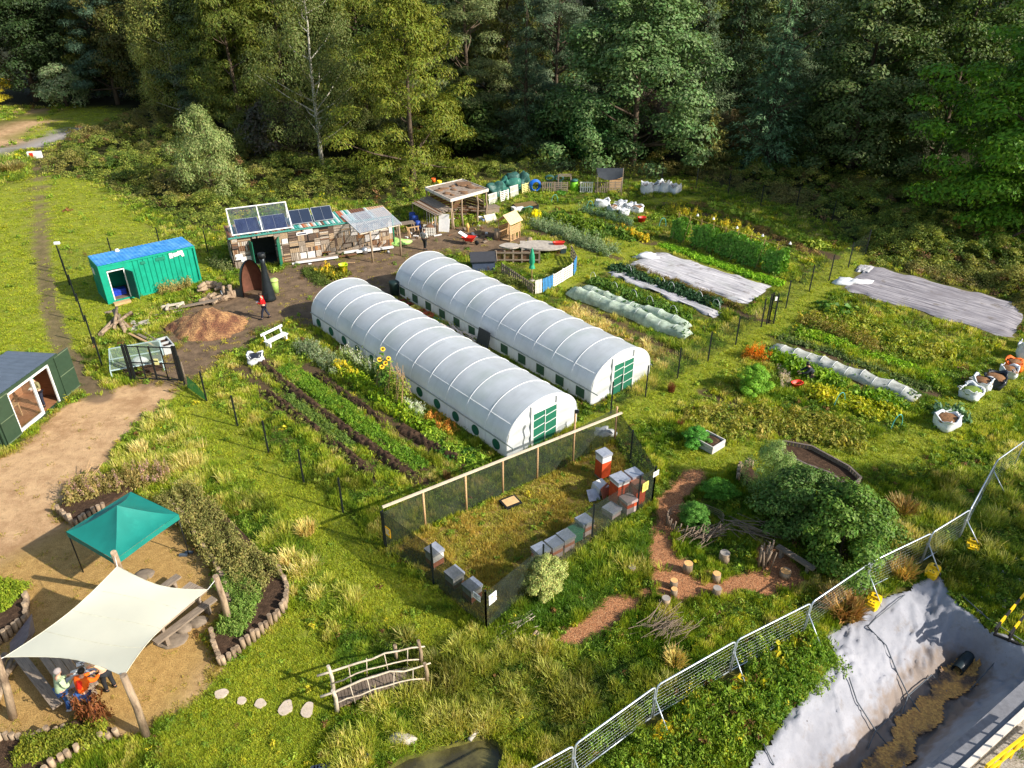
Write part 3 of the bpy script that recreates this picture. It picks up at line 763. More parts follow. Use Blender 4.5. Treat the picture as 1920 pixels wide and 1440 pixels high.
V, F, br = crown_conifer(12, 6.4, .2, 3.0, .35, 9, 40, .3, .13, .36, .7)
kindt('yew', V, F, [(math.cos(a) * L * .7, math.sin(a) * L * .7, z - d * L * .5) for a, L, z, d in br[::8]], 6, .16, m_needle, m_bark, .05, 12)
V, F, cc = crown_broad(13, 14000, 1.6, .05, 2.9, 100, .42, .085, .14, .36, rough=.12)
kindt('hazel', V, F, [tuple(c) for c in cc[:14]], 2.6, .06, seed=13)
rt = random.Random(5)
def tree(kind, pos, h, rz, col, label, w_=1.0, group=None, cat="tree", name=None):
    crown, trunk, h0 = KINDS_T[kind]; s = h / h0
    o = thing(name or {'spruce': 'spruce_tree', 'fir': 'fir_tree', 'pine': 'pine_tree', 'birch': 'birch_tree', 'round': 'shrub', 'willow': 'willow_bush', 'yew': 'conifer_bush'}.get(kind, 'broadleaf_tree'), label, cat, pos, rz, group)
    o.scale = (s * w_, s * w_, s)
    c = link("crown", crown, o); c.color = c4([min(1, q * (1.75 if pos[0] > 12 and pos[1] > 45 else 1.35)) for q in col])  # crowns lightened, more at right rear: fill light put into the leaf colour
    link("trunk", trunk, o)
    return o
GRP = "trees along the edge of the wood"
def TG(px, py): return G(px, py)
tree('pine', TG(222, 196), 19, 1.0, S(66, 86, 66)[:3], "dark blue green pine standing on the bright lawn at far left", .85, GRP)
tree('broad', TG(70, 190), 20, .3, S(44, 60, 30)[:3], "dark broadleaf tree above the grey round shrub at the lawn edge", 1.0, GRP)
tree('feather', TG(-30, 204), 8.5, .8, S(176, 160, 40)[:3], "yellow leaved tree at the left edge beside the brown path", 1.35, GRP)
tree('round', TG(126, 200), 5.0, .2, S(120, 132, 96)[:3], "round grey green shrub beside the brown path end", 1.05, cat="shrub")
tree('broad2', TG(150, 180), 21, 2.3, S(48, 62, 32)[:3], "dark tree filling the gap left of the lawn pine", 1.0, GRP)
tree('broad2', TG(290, 196), 20, 4.0, S(74, 74, 34)[:3], "brownish olive tree between the lawn pine and the pale tree", .9, GRP)
tree('birch', TG(345, 236), 17, .5, S(128, 130, 66)[:3], "pale olive loose tree with feathery twigs at the end of the lawn", 1.05, GRP, name="broadleaf_tree")
tree('feather', TG(460, 272), 18, 1.2, S(84, 92, 34)[:3], "olive yellow tree right of the pale feathery one", 1.0, GRP)
tree('broad', TG(420, 236), 20, 2.2, S(70, 80, 32)[:3], "dark green tree rising behind the willow bush", .9, GRP)
tree('birch', TG(604, 312), 18.5, 2.0, S(92, 100, 54)[:3], "slender birch with a pale trunk showing through grey green leaves", .95, GRP)
tree('willow', TG(400, 366), 6.6, .7, S(118, 128, 78)[:3], "small silvery willow bush in front of the trees behind the shed", .8, cat="bush")
tree('feather', TG(545, 262), 20, 5.0, S(88, 94, 32)[:3], "yellow green tree between the olive tree and the birch", 1.0, GRP)
tree('feather', TG(775, 340), 16.5, 3.3, S(100, 106, 34)[:3], "sunlit golden green tree behind the scrap wood shed roof", 1.08, GRP)
tree('feather', TG(690, 262), 20, .9, S(98, 104, 36)[:3], "golden tree just behind and left of the sunlit golden green one", .9, GRP)
tree('pine', TG(880, 268), 20, 2.9, S(92, 100, 58)[:3], "grey green pine with flat pads right of the golden tree", .85, GRP)
tree('fir', TG(985, 296), 15.5, 1.7, S(74, 92, 62)[:3], "blue green fir with bare twigs near its foot behind the pallets", 1.05, GRP)
tree('pine', TG(1040, 262), 20, .4, S(82, 96, 70)[:3], "tall pine behind the blue green fir", .8, GRP)
tree('whitebeam', TG(1185, 312), 17, .9, S(78, 98, 58)[:3], "big dense tree with pale silvery tips clothed to the ground", 1.12, GRP)
tree('yew', TG(1325, 322), 6.2, .5, S(96, 94, 44)[:3], "low brownish conifer bush between the silvery tree and the spruce", 1.0, cat="bush")
tree('spruce', TG(1430, 318), 19, 1.1, S(84, 108, 74)[:3], "dark spruce with drooping branches in the middle of the right wood", 1.0, GRP)
tree('broad2', TG(1590, 326), 16.5, 1.9, S(74, 86, 48)[:3], "dark broadleaf tree with light tips right of the spruce", 1.12, GRP)
tree('broad', TG(1745, 330), 19, 2.8, S(66, 82, 34)[:3], "shaded green tree between the dark broadleaf and the great right tree", .95, GRP)
tree('big', TG(1955, 452), 18.5, .6, S(72, 104, 22)[:3], "great spreading green tree at the right edge over the brambles", 1.0, GRP)
tree('big', G(1990, 400), 19, 3.6, S(64, 84, 26)[:3], "dark tree beyond the great right tree at the frame edge", .95, GRP)
tree('fir', TG(1300, 262), 19, 3.1, S(72, 86, 60)[:3], "bluish fir just behind the silvery tree on its right", .9, GRP)
tree('spruce', TG(1650, 275), 22, 5.1, S(82, 92, 44)[:3], "yellowish spruce showing above the dark broadleaf tree", 1.0, GRP)
# the wood going back
k = 0
for row, (yy, sp) in enumerate(((101, 7.5), (113, 8.5), (127, 10))):
    x = -92 + row * 3
    while x < 92:
        px_, py_ = x + rt.uniform(-2, 2), yy + rt.uniform(-3, 3)
        if x > 30: py_ -= (x - 30) * .32
        x += sp * rt.uniform(.8, 1.2)
        if px_ < -42 and py_ < 122: continue
        kd = rt.choice(['broad', 'broad2', 'feather', 'spruce', 'pine', 'fir', 'feather'] if px_ < 5 else ['spruce', 'spruce', 'broad2', 'fir', 'pine', 'broad'])
        base = {'broad': (58, 72, 30), 'broad2': (74, 84, 34), 'feather': (84, 86, 32), 'spruce': (58, 74, 48), 'pine': (72, 86, 56), 'fir': (62, 80, 56)}[kd]
        f = rt.uniform(.8, 1.2); c = S(*[min(255, q * f) for q in base])[:3]
        tree(kd, (px_, py_, 0), rt.uniform(19, 25), rt.uniform(0, 6), c, "tree top showing in the wood behind the front row of trees", rt.uniform(.85, 1.05), "trees deep in the wood")
# trees beyond the right frame edge that throw the dappled shade over the drain and brambles
for (x, y, h, c) in ((37, 10.6, 13.5, (84, 100, 40)), (39, 15.0, 14, (74, 92, 34))):
    tree('broad', (x, y, 0), h, x, S(*c)[:3], "tree outside the right edge that shades the drain and the brambles", .6, "trees right of the frame")

ru = random.Random(41)
for i in range(34):
    px_ = ru.uniform(430, 1760); py_ = np.interp(px_, [430, 640, 900, 1270, 1560, 1760], [296, 306, 290, 298, 300, 322]) + ru.uniform(-16, 6) - (16 if 1150 < px_ < 1460 else 0)
    c = [q * ru.uniform(.75, 1.15) for q in ru.choice([(70, 86, 38), (84, 92, 40), (62, 82, 48)])]
    tree(ru.choice(['round', 'willow', 'yew', 'round']), G(px_, py_), ru.uniform(3.2, 6), ru.uniform(0, 6), S(*c)[:3], "dark undergrowth bush in the gaps at the foot of the wood", ru.uniform(.9, 1.3), "undergrowth bushes at the foot of the wood", "bush", "undergrowth_bush")
# ---------------------------------------------------------------- polytunnels
m_film = Msheer("tunnel_film", (.75, .785, .82), .96, .28, .09, .55, .40, .03)
_t = NT(m_film); _p = _t.n["Principled BSDF"]; _c = _p.inputs['Base Color'].links[0].from_socket; _o = _t.new("ShaderNodeTexCoord").outputs['Object']
_m = _t.new("ShaderNodeMapping"); _m.inputs['Scale'].default_value = (.5, 3.5, .5); _t.to(_o, _m.inputs[0])
_c = _t.mix(_t.mr(_t.noise(_m.outputs[0], 1.6, 6, .7), .5, .72, 0, .35), _c, S(176, 184, 178))
_c = _t.mix(_t.mr(_t.noise(_o, .45, 3), .5, .7, 0, .4), _c, S(186, 204, 190))
_c = _t.mix(_t.mr(_t.noise(_o, 5, 6, .8), .66, .74, 0, .5), _c, S(140, 146, 138))
_z = _t.new("ShaderNodeSeparateXYZ"); _t.to(_o, _z.inputs[0]); _n = _t.math('ADD', _z.outputs[2], _t.math('MULTIPLY', _t.noise(_m.outputs[0], 4, 4), .5))
_c = _t.mix(_t.mr(_n, .3, .75, .45, 0), _c, S(150, 150, 120)); _t.to(_c, _p.inputs['Base Color'])
m_film_end = Msheer("tunnel_end_film", (.76, .78, .78), .96, .4, .04, 1.5, .30)
m_hoop = M("white_tube", (.76, .77, .77), .4, .05)
m_galv = M("galvanised", S(168, 174, 178), .4, .15, 10, .6)
m_gnet = M("green_netting", S(26, 104, 78), .75, .2, 30, 0, .2)
m_gnetd = M("green_vent_netting", S(30, 92, 66), .8, .2, 30, 0, .2, S(46, 96, 60))
m_gnets = M("green_window_netting", S(58, 88, 64), .8, .2, 12, 0, .2, S(40, 76, 60))
m_white = M("white_paint", (.74, .73, .70), .6, .08, 5, 0, .1, (.66, .64, .58), (.62, .8))
m_black = M("black_metal", S(26, 30, 32), .55, .2)
m_dkgreen = M("dark_green_paint", S(48, 68, 50), .55, .12, 4, 0, .05, S(58, 74, 54))
m_plank = Mwood("grey_plank", S(150, 134, 116), S(106, 92, 80))
m_fresh = Mwood("fresh_plank", S(204, 168, 122), S(170, 130, 88))
m_brownw = Mwood("brown_plank", S(118, 84, 58), S(84, 60, 44))
m_log = M("log_bark", S(164, 142, 116), .9, .3, 6, 0, .5, S(104, 86, 68), (.45, .65), .2, (1, 1, .25))
m_logend = M("log_end", S(230, 172, 108), .8, .2, 14, 0, .2, S(150, 112, 74))
m_soil = M("soil", S(70, 54, 42), .95, .35, 9, 0, .9, S(98, 76, 58), (.5, .7), 0, None, .1, .5)
m_dark = M("dark_interior", S(34, 32, 30), .9, .3)

def prof(u, inset=0.0):
    """tunnel outline, u 0..1 from left foot over the top to right foot"""
    hw = T_W / 2; a = T_WALL; L = a * 2 + 2.6 * (hw + 0); s = u * L
    if s < a: return (inset, s)
    if s > L - a: return (T_W - inset, L - s)
    th = PI * (s - a) / (L - 2 * a)
    return (hw - (hw - inset) * math.cos(th), a + (T_H - a - inset) * math.sin(th))
def polytunnel(cfg, label, vents):
    t_ = thing("polytunnel", label, "polytunnel", (*cfg['o'], 0), cfg['yaw'], "pair of polytunnels")
    nb = 12; b = MB(); P = []; r = random.Random(3 + len(vents))
    for i in range(nb * 4 + 1):
        y = T_L * i / (nb * 4); ph = (i % 4) / 4; ins = .022 * math.sin(PI * ph) ** 1 * (.7 + .5 * r.random())
        row = []
        for j in range(41):
            x, z = prof(j / 40, ins); row.append((x, y, z))
        P.append(row)
    b.grid(P); b.build("cover", m_film, t_)
    for i in range(nb + 1):
        y = T_L * i / nb
        pts = [Vector((x, y, z)) for x, z in (prof(j / 30, -.012) for j in range(31))]
        MB().tube(pts, .014, 6, False).build("hoop", m_hoop, t_)
    MB().bar((-.045, -.5, T_WALL), (-.045, T_L + .1, T_WALL), .035, .05).build("side_rail", m_galv, t_)
    MB().bar((T_W + .045, -.1, T_WALL), (T_W + .045, T_L + .1, T_WALL), .035, .05).build("side_rail", m_galv, t_)
    MB().tube([(T_W / 2, 0, T_H - .06), (T_W / 2, T_L, T_H - .06)], .02, 5).build("ridge_tube", m_hoop, t_)
    for sgn in (0, 1):
        for q in (.27,):
            x, z = prof(q, .03)
        MB().tube([(*[prof(.25 + .5 * sgn, -.004)[0]], 0, prof(.25 + .5 * sgn, -.004)[1]), (prof(.25 + .5 * sgn, -.004)[0], T_L, prof(.25 + .5 * sgn, -.004)[1])], .01, 5).build("purlin", m_hoop, t_)
    dw, dh, hw = 1.47, 1.78, T_W / 2
    for end in (0, 1):
        P = []
        for i in range(33):
            x = T_W * i / 32; k = (x - hw) / hw
            top = T_WALL + (T_H - T_WALL) * math.sqrt(max(0, 1 - k * k)); row = []
            for j in range(33):
                z = top * j / 32; amp = .028 * min(1, 4 * (1 - j / 32)) * min(1, j / 4) * min(1, (1 - abs(k)) * 6)
                fold = amp * math.sin(9.5 * z + 1.6 * k * (1 if k > 0 else -1.5) + .7 * math.sin(3 * k))
                row.append((x, (-.02 - fold) if end == 0 else T_L + .02 + fold, z))
            P.append(row)
        MB().grid(P).build("end_wall", m_film_end, t_)
        y0 = -.075 if end == 0 else T_L + .075
        fr = MB()
        for x in (hw - dw / 2 - .04, hw + dw / 2 + .04): fr.b2((x - .04, y0 - .03, 0), (x + .04, y0 + .03, dh + .42))
        fr.b2((hw - dw / 2, y0 - .03, dh), (hw + dw / 2, y0 + .03, dh + .07))
        d_ = fr.build("door_frame", m_white, t_)
        for s_ in (0, 1):
            x0 = hw - dw / 2 + s_ * dw / 2 + .012; x1 = x0 + dw / 2 - .024
            lf = MB().b2((x0, y0 - .02, .06), (x1, y0 + .02, dh - .02)).build("door_leaf", m_gnet, t_)
            rb = MB(); yy = y0 - .028 if end == 0 else y0 + .028
            for z in (.55, 1.02, 1.45): rb.bar((x0, yy, z - .03), (x1, yy, z + .05), .02, .028)
            rb.b2((x0, yy - .01, .06), (x0 + .03, yy + .01, dh - .02))
            o = rb.build("door_rail", m_white, lf)
    for side in (0, 1):
        for i in range(nb):
            yc = T_L * (i + .5) / nb
            if ('skip', i) in vents and side == 0: continue
            xs = -.012 if side == 0 else T_W + .012
            if vents[0] == 'round':
                b = MB(); vs = [(xs, yc + .27 * math.cos(a), .40 + .27 * math.sin(a)) for a in np.linspace(0, 2 * PI, 20, False)]
                vs2 = [(xs + (.02 if side == 0 else -.02), y, z) for x, y, z in vs]
                b.add(vs + vs2, [tuple(range(20)), tuple(range(39, 19, -1))] + [(k, (k + 1) % 20, 20 + (k + 1) % 20, 20 + k) for k in range(20)])
                b.build("vent", m_gnetd, t_)
            else:
                MB().b2((xs - .012, yc - .3, .16), (xs + .012, yc + .3, .68)).build("vent", m_gnets, t_)
    # a patch sheet and the muddy marks of the old film
    return t_
t1 = polytunnel(T1, "white polytunnel nearer the vegetable rows with round green side vents", ['round'])
t2 = polytunnel(T2, "white polytunnel behind the other with square green side windows", ['square', ('skip', 5)])
def T2p(x, y, z=0): q = frame_pt(T2['o'], T2['yaw'], x, y); return Vector((q[0], q[1], z))
def T1p(x, y, z=0): q = frame_pt(T1['o'], T1['yaw'], x, y); return Vector((q[0], q[1], z))
q = T2p(-.32, 8.4)
o = MB().box((0, 0, .55), (.05, 1.05, 1.1), rotm(0, .25, 0)).build("board", M("charcoal_board", S(44, 48, 52), .6), None, q); o.rotation_euler[2] = T2['yaw']
tag(o, "black board leaning on the side of the second polytunnel", "board")
# bits stored in the alley between the tunnels
al = [(16.6, S(120, 60, 46), (.5, .7, .18)), (15.9, S(150, 60, 50), (.5, .5, .2)), (15.2, S(196, 186, 90), (.45, .5, .3)), (14.5, S(168, 96, 66), (.6, .5, .25)), (13.8, S(176, 92, 60), (.6, .55, .3)), (13.1, S(86, 196, 190), (.6, .9, .16)), (12.2, S(52, 180, 178), (.55, .7, .14))]
nm = ["dark red crate", "red crate", "yellow tub of plants", "terracotta coloured crate", "rusty tray", "pale turquoise tray", "deep turquoise tray"]
for i, (y, c, s) in enumerate(al):
    b = MB(); x0, y0, z0 = s[0] / 2, s[1] / 2, s[2]
    b.b2((-x0, -y0, 0), (x0, y0, .03))
    for sx in (-1, 1): b.b2((sx * x0 - .02, -y0, .03), (sx * x0 + .02, y0, z0)); b.b2((-x0 + .02, sx * y0 - .02, .03), (x0 - .02, sx * y0 + .02, z0))
    o = b.build("crate", M("crate_%d" % i, c, .6), None, T2p(-.55, y)); o.rotation_euler[2] = T2['yaw'] + .2 * (i % 3 - 1)
    tag(o, nm[i] + " in the alley between the polytunnels", "crate", "crates between the tunnels")
b = MB(); r = random.Random(2)
for i in range(26):
    y = r.uniform(8.7, 11.8); x = r.uniform(-.85, -.25); z = .05 + r.random() * .25; a = r.uniform(-.4, .4); L = r.uniform(.4, 1.2)
    b.bar((x - .5 * L * math.sin(a), y - .5 * L * math.cos(a), z), (x + .5 * L * math.sin(a), y + .5 * L * math.cos(a), z + r.uniform(-.05, .1)), .1, .03)
o = b.build("timber_pile", M("pale_offcuts", S(214, 196, 178), .8, .3, 4, 0, .2, S(176, 140, 118)), None, (*T2['o'], 0)); o.rotation_euler[2] = T2['yaw']
tag(o, "pile of pale timber offcuts in the alley between the polytunnels", "timber pile")
b = MB().lathe([(0, 0), (.32, 0), (.36, .8), (.38, .95), (.30, 1.0), (0, 1.02)], n=14)
tag(b.build("water_butt", M("dark_butt", S(30, 48, 46), .5), None, G(741, 553)), "dark water butt at the back corner of the second polytunnel", "water butt")

# ---------------------------------------------------------------- green shipping container
m_cgreen = M("container_green", S(14, 150, 120), .5, .14, 1.2, 0, .04, S(8, 128, 104), (.5, .75))
m_cgreen_shade = M("container_dark_green", S(10, 92, 78), .55, .15)  # container green with the open door leaf's shade put into the colour
m_cblue = M("roof_blue", S(60, 138, 206), .5, .12, 1.0, 0, .05, S(104, 170, 220), (.45, .65))
def corrug(b, ax0, ax1, z0, z1, y, n, depth, skip=None):
    """corrugated wall in the x,z plane; trapezoid ribs"""
    xs = []; w_ = (ax1 - ax0) / n
    for i in range(n):
        x = ax0 + i * w_
        xs += [(x, 0), (x + w_ * .35, 0), (x + w_ * .5, depth), (x + w_ * .85, depth)]
    xs.append((ax1, 0))
    vs = [(x, y + d, z0) for x, d in xs] + [(x, y + d, z1) for x, d in xs]; k = len(xs)
    b.add(vs, [(i, i + 1, k + i + 1, k + i) for i in range(k - 1)])
ct = thing("shipping_container", "green steel shipping container with a blue roof and an open door", "container", (*CONT_O, 0), CONT_A)
L, W_, H_ = 6.06, 2.44, 2.59
b = MB(); corrug(b, 1.75, 5.9, .16, H_ - .12, .03, 13, .05); b.b2((.12, .02, .16), (.42, .05, H_ - .12)); b.b2((1.46, .02, .16), (1.75, .05, H_ - .12)); b.b2((.42, .02, 2.2), (1.46, .05, H_ - .12))
b.build("side_wall", m_cgreen, ct)
b = MB(); b.b2((.02, .1, .16), (.05, W_ - .1, H_ - .12))
for k in range(7): b.b2((0, .2 + k * .31, .2), (.02, .34 + k * .31, H_ - .16))
b.build("end_wall", m_cgreen, ct)
MB().b2((L - .05, .1, .16), (L - .02, W_ - .1, H_ - .12)).build("end_wall", m_cgreen, ct)
MB().b2((.1, W_ - .05, .16), (L - .1, W_ - .02, H_ - .12)).build("back_wall", m_cgreen, ct)
b = MB()
for x in (0, L - .12):
    for y in (0, W_ - .12): b.b2((x, y, 0), (x + .12, y + .12, H_))
for y in (0, W_ - .1):
    b.b2((.12, y, H_ - .12), (L - .12, y + .1, H_)); b.b2((.12, y, .02), (L - .12, y + .1, .16))
for x in (0, L - .1):
    b.b2((x, .12, H_ - .12), (x + .1, W_ - .12, H_)); b.b2((x, .12, .02), (x + .1, W_ - .12, .16))
b.build("frame", m_cgreen, ct)
b = MB(); n = 26
vs = []
for i in range(n * 2 + 1):
    x = .02 + (L - .04) * i / (n * 2); z = H_ + .004 + (.03 if (i // 1) % 2 else 0)
    vs.append([(x, .01, z), (x, W_ - .01, z)])
b.grid(vs, False); b.build("roof", m_cblue, ct)
MB().b2((.15, .12, .16), (L - .15, W_ - .12, .2)).build("floor", M("ply_floor", S(120, 100, 84), .8), ct)
b = MB()
for x in (.42, 1.4): b.b2((x, -.01, .18), (x + .06, .07, 2.14))
b.b2((.48, -.01, 2.08), (1.4, .07, 2.14))
df = b.build("door_frame", m_white, ct)
dl = MB().box((1.5 + .42 * math.cos(-1.25), .0 + .42 * math.sin(-1.25), 1.12), (.84, .05, 1.9), -1.25).build("door", m_cgreen_shade, ct)
MB().tube([(1.5 + .75 * math.cos(-1.25) + .05, .75 * math.sin(-1.25), 1.0), (1.5 + .75 * math.cos(-1.25) + .05, .75 * math.sin(-1.25), 1.25)], .015, 5).build("handle", m_galv, dl)
for x, z, w2, h2 in ((4.35, 2.1, .22, .34), (4.62, 2.16, .3, .24), (4.9, 2.2, .34, .3), (5.12, 2.06, .16, .22)):
    MB().b2((x, .0, z), (x + w2, .028, z + h2)).build("sign", M("torn_poster", (.85, .83, .8), .6, .1, 12, 0, 0, S(210, 110, 100), (.6, .66)), ct)
for x, w2, h2 in ((2.5, .3, .18), (3.45, .62, .22)):
    MB().b2((x, -.005, 2.12), (x + w2, .028, 2.12 + h2)).build("vent", M("vent_green", S(24, 120, 96), .6), ct)
MB().b2((-.02, 1.6, 1.55), (.03, 2.1, 1.95)).build("sign", m_white, ct)
MB().lathe([(0, .16), (.1, .15), (.14, .06), (.16, 0)], (1.75, 2.15, H_ + .03), 12).build("roof_vent", m_white, ct)
def CP_(x, y, z=0): q = frame_pt(CONT_O, CONT_A, x, y); return Vector((q[0], q[1], z))
b = MB().b2((-.4, -.25, 0), (.4, .25, .32)); b.b2((-.42, -.27, .32), (.42, .27, .38)); b.b2((-.15, -.29, .2), (.15, -.26, .26))
o = b.build("storage_box", M("blue_plastic", S(30, 60, 170), .45), None, CP_(.95, .85, .2)); o.rotation_euler[2] = CONT_A
tag(o, "blue lidded plastic box inside the green container doorway", "storage box")
b = MB().b2((-.5, -.2, 0), (.5, .2, .16)); o = b.build("step", m_fresh, None, CP_(.75, -.42)); o.rotation_euler[2] = CONT_A
tag(o, "pale timber step below the green container door", "step")

# ---------------------------------------------------------------- dark site cabin
cb = thing("site_cabin", "dark green steel cabin with a glazed front and open shutters", "cabin", (CAB_A.x, CAB_A.y, 0), CAB_YAW)
L, W_, H_ = CAB_L, 2.4, 2.45
m_roofm = M("grey_roof_sheet", S(98, 108, 120), .45, .15, 2, .2, .05, S(84, 72, 86), (.6, .75))
m_inw = M("cabin_plywood", S(150, 104, 72), .7, .2, 3, 0, .1, S(120, 80, 56), (.5, .7), 0, (1, 1, 8))
x0, x1 = 1.05, 3.95
b = MB(); b.b2((0, 0, 0), (x0, .08, H_)); b.b2((x1, 0, 0), (L, .08, H_)); b.b2((x0, 0, 2.2), (x1, .08, H_)); b.b2((x0, 0, 0), (x1, .08, .12)); b.build("front_wall", m_dkgreen, cb)
b = MB(); corrug(b, .08, W_ - .06, 0, H_, 0, 9, .05)
o = b.build("end_wall", m_dkgreen, cb); o.rotation_euler[2] = PI / 2; o.location = (.05, 0, 0)
b = MB(); corrug(b, .08, W_ - .06, 0, H_, 0, 9, -.05)
o = b.build("end_wall", m_dkgreen, cb); o.rotation_euler[2] = PI / 2; o.location = (L - .05, 0, 0)
MB().b2((0, W_ - .06, 0), (L, W_, H_)).build("back_wall", m_dkgreen, cb)
b = MB(); b.b2((.12, W_ - .1, .12), (L - .12, W_ - .07, H_ - .05)); b.b2((.1, .1, .12), (.14, W_ - .1, H_ - .05)); b.b2((L - .14, .1, .12), (L - .1, W_ - .1, H_ - .05)); b.b2((.14, .1, .08), (L - .14, W_ - .1, .12)); b.build("lining", m_inw, cb)
b = MB(); k = 14
vs = [[(-.1 + (L + .2) * i / (k * 2), -.12, H_ + .01 + (.03 if i % 2 else 0)), (-.1 + (L + .2) * i / (k * 2), W_ + .08, H_ + .01 + (.03 if i % 2 else 0))] for i in range(k * 2 + 1)]
b.grid(vs, False); b.build("roof", m_roofm, cb)
MB().b2((-.1, -.14, H_ - .1), (L + .1, -.1, H_ + .02)).build("fascia", m_dkgreen, cb)
xm = 2.62
b = MB()
for x in (x0, xm, x1 - .08): b.b2((x, -.03, .12), (x + (.14 if x == xm else .08), .05, 2.2))
b.b2((x0, -.05, .12), (xm, .05, .26)); b.b2((x0, -.03, 2.1), (x1, .05, 2.2)); b.build("window_frame", m_white, cb)
mgl = bpy.data.materials.new("clear_glass"); mgl.use_nodes = True; tt_ = NT(mgl)
tp_ = tt_.new("ShaderNodeBsdfTransparent"); gl_ = tt_.new("ShaderNodeBsdfGlossy"); gl_.inputs['Roughness'].default_value = .03; mx_ = tt_.new("ShaderNodeMixShader"); mx_.inputs[0].default_value = .12
nz_ = tt_.noise(tt_.new("ShaderNodeTexCoord").outputs['Object'], 2); tt_.to(tt_.mr(nz_, .3, .7, .08, .2), mx_.inputs[0])
tt_.to(tp_.outputs[0], mx_.inputs[1]); tt_.to(gl_.outputs[0], mx_.inputs[2]); tt_.to(mx_.outputs[0], tt_.n["Material Output"].inputs[0])
MB().b2((x0 + .08, .0, .26), (xm, .012, 2.1)).build("glass", mgl, cb)
def shutter(xa, xb, y):
    b = MB().b2((xa, y - .03, .1), (xb, y + .02, H_ - .12)); s_ = b.build("shutter", m_dkgreen, cb)
    b = MB(); b.b2((xa, y - .05, 1.2), (xb, y - .031, 1.24)); b.b2((xa, y - .05, .1), (xb, y - .031, .15)); b.b2((xa, y - .05, H_ - .17), (xb, y - .031, H_ - .12))
    b.build("rail", M("shutter_rail", S(96, 110, 84), .6), s_)
shutter(.1, 1.02, -.06); shutter(L - .1, L + 1.0, -.02)
def CB(x, y, z=0): q = frame_pt(CAB_A, CAB_YAW, x, y); return Vector((q[0], q[1], z))
b = MB(); b.b2((-.6, -.3, .68), (.6, .3, .72))
for x in (-.55, .55):
    for y in (-.25, .25): b.b2((x - .03, y - .03, 0), (x + .03, y + .03, .68))
o = b.build("table", m_fresh, None, CB(1.9, 1.2, .12)); o.rotation_euler[2] = CAB_YAW; tag(o, "wooden table behind the cabin window", "table")

# ---------------------------------------------------------------- scrap wood shed
sh = thing("scrap_wood_shed", "long shed clad in patchwork scrap wood with solar panels on its roof", "shed", (SHED_A.x, SHED_A.y, 0), SHED_YAW)
L, W_, H_ = SHED_L, 2.44, 2.42
mp = [Mwood("patch_grey", S(172, 156, 138), S(128, 114, 100), (6, 6, 6)), Mwood("patch_pale", S(206, 194, 178), S(172, 158, 142), (6, 6, 6)), Mwood("patch_brown", S(140, 104, 76), S(108, 80, 60), (6, 6, 6)), Mwood("patch_orange", S(186, 132, 84), S(150, 104, 66), (6, 6, 6)), Mwood("patch_dark", S(110, 90, 76), S(82, 68, 58), (6, 6, 6)), M("patch_white", S(220, 212, 204), .7, .1, 3, 0, .1, S(184, 170, 160)), Mwood("patch_tan", S(190, 164, 132), S(158, 132, 104), (6, 6, 6)), m_dark]
r = random.Random(8); b = MB()
def patch_wall(b, P0, ux, length, hgt, nout, openings, seed):
    r = random.Random(seed); x = 0
    ux = Vector(ux); no = Vector(nout); P0 = Vector(P0)
    a_ = math.atan2(ux.y, ux.x)
    while x < length - .05:
        w_ = min(r.uniform(.38, .75), length - x)
        if length - x - w_ < .3: w_ = length - x
        z = .04
        while z < hgt - .04:
            h = min(r.uniform(.3, .62), hgt - z)
            if hgt - z - h < .25: h = hgt - z
            skip = any(x + w_ > oa + .02 and x < ob_ - .02 and z + h > za + .02 and z < zb - .02 for oa, ob_, za, zb in openings)
            if not skip:
                b.m = r.choice([0, 0, 1, 1, 2, 3, 4, 5, 6, 6, 0]); v = r.random() < .5; k = r.randint(4, 7)
                if b.m == 5: k = 1
                off = r.uniform(.02, .06)
                m0 = b.m
                for i in range(k):
                    b.m = m0 if m0 in (5,) or r.random() < .7 else r.choice([0, 1, 2, 4, 6, 7])
                    if v: c = P0 + ux * (x + w_ * (i + .5) / k) + Vector((0, 0, z + h / 2)) + no * off; sz = (w_ / k * .8, .03, h * .95)
                    else: c = P0 + ux * (x + w_ / 2) + Vector((0, 0, z + h * (i + .5) / k)) + no * off; sz = (w_ * .95, .03, h / k * .78)
                    b.box(c + no * r.uniform(0, .012), sz, a_)
            z += h
        x += w_
dop = (1.35, 2.95, 0, 2.1)
patch_wall(b, (0, 0, 0), (1, 0, 0), 1.35, H_ - .05, (0, -1, 0), [], 1)
patch_wall(b, (1.35, 0, 2.08), (1, 0, 0), 1.6, H_ - 2.13, (0, -1, 0), [], 2)
patch_wall(b, (2.95, 0, 0), (1, 0, 0), L - 2.95, H_ - .05, (0, -1, 0), [], 3)
patch_wall(b, (0, W_, 0), (0, -1, 0), W_, H_ - .05, (-1, 0, 0), [], 4)
patch_wall(b, (L, 0, 0), (0, 1, 0), W_, H_ - .05, (1, 0, 0), [], 5)
b.build("cladding", mp, sh)
b = MB(); b.b2((2.95, .03, 0), (L - .03, .08, H_ - .04)); b.b2((.03, .03, 0), (1.35, .08, H_ - .04)); b.b2((.03, .08, 0), (.07, W_, H_ - .04)); b.b2((L - .08, .08, 0), (L - .03, W_, H_ - .04)); b.b2((.07, W_ - .05, 0), (L - .08, W_, H_ - .04)); b.b2((.07, .08, 0), (L - .08, W_ - .05, .05)); b.b2((1.35, .03, 2.1), (2.95, .08, H_ - .04))
b.build("frame", M("shed_frame", S(60, 66, 60), .8), sh)
b = MB(); k = 60; mr = [M("roof_teal", S(72, 158, 146), .5, .15), M("roof_pale", S(206, 218, 208), .5, .15), M("roof_rust", S(120, 82, 62), .7, .3), M("roof_tan", S(196, 160, 124), .6, .2), M("roof_orange", S(190, 110, 76), .6)]
r = random.Random(5)
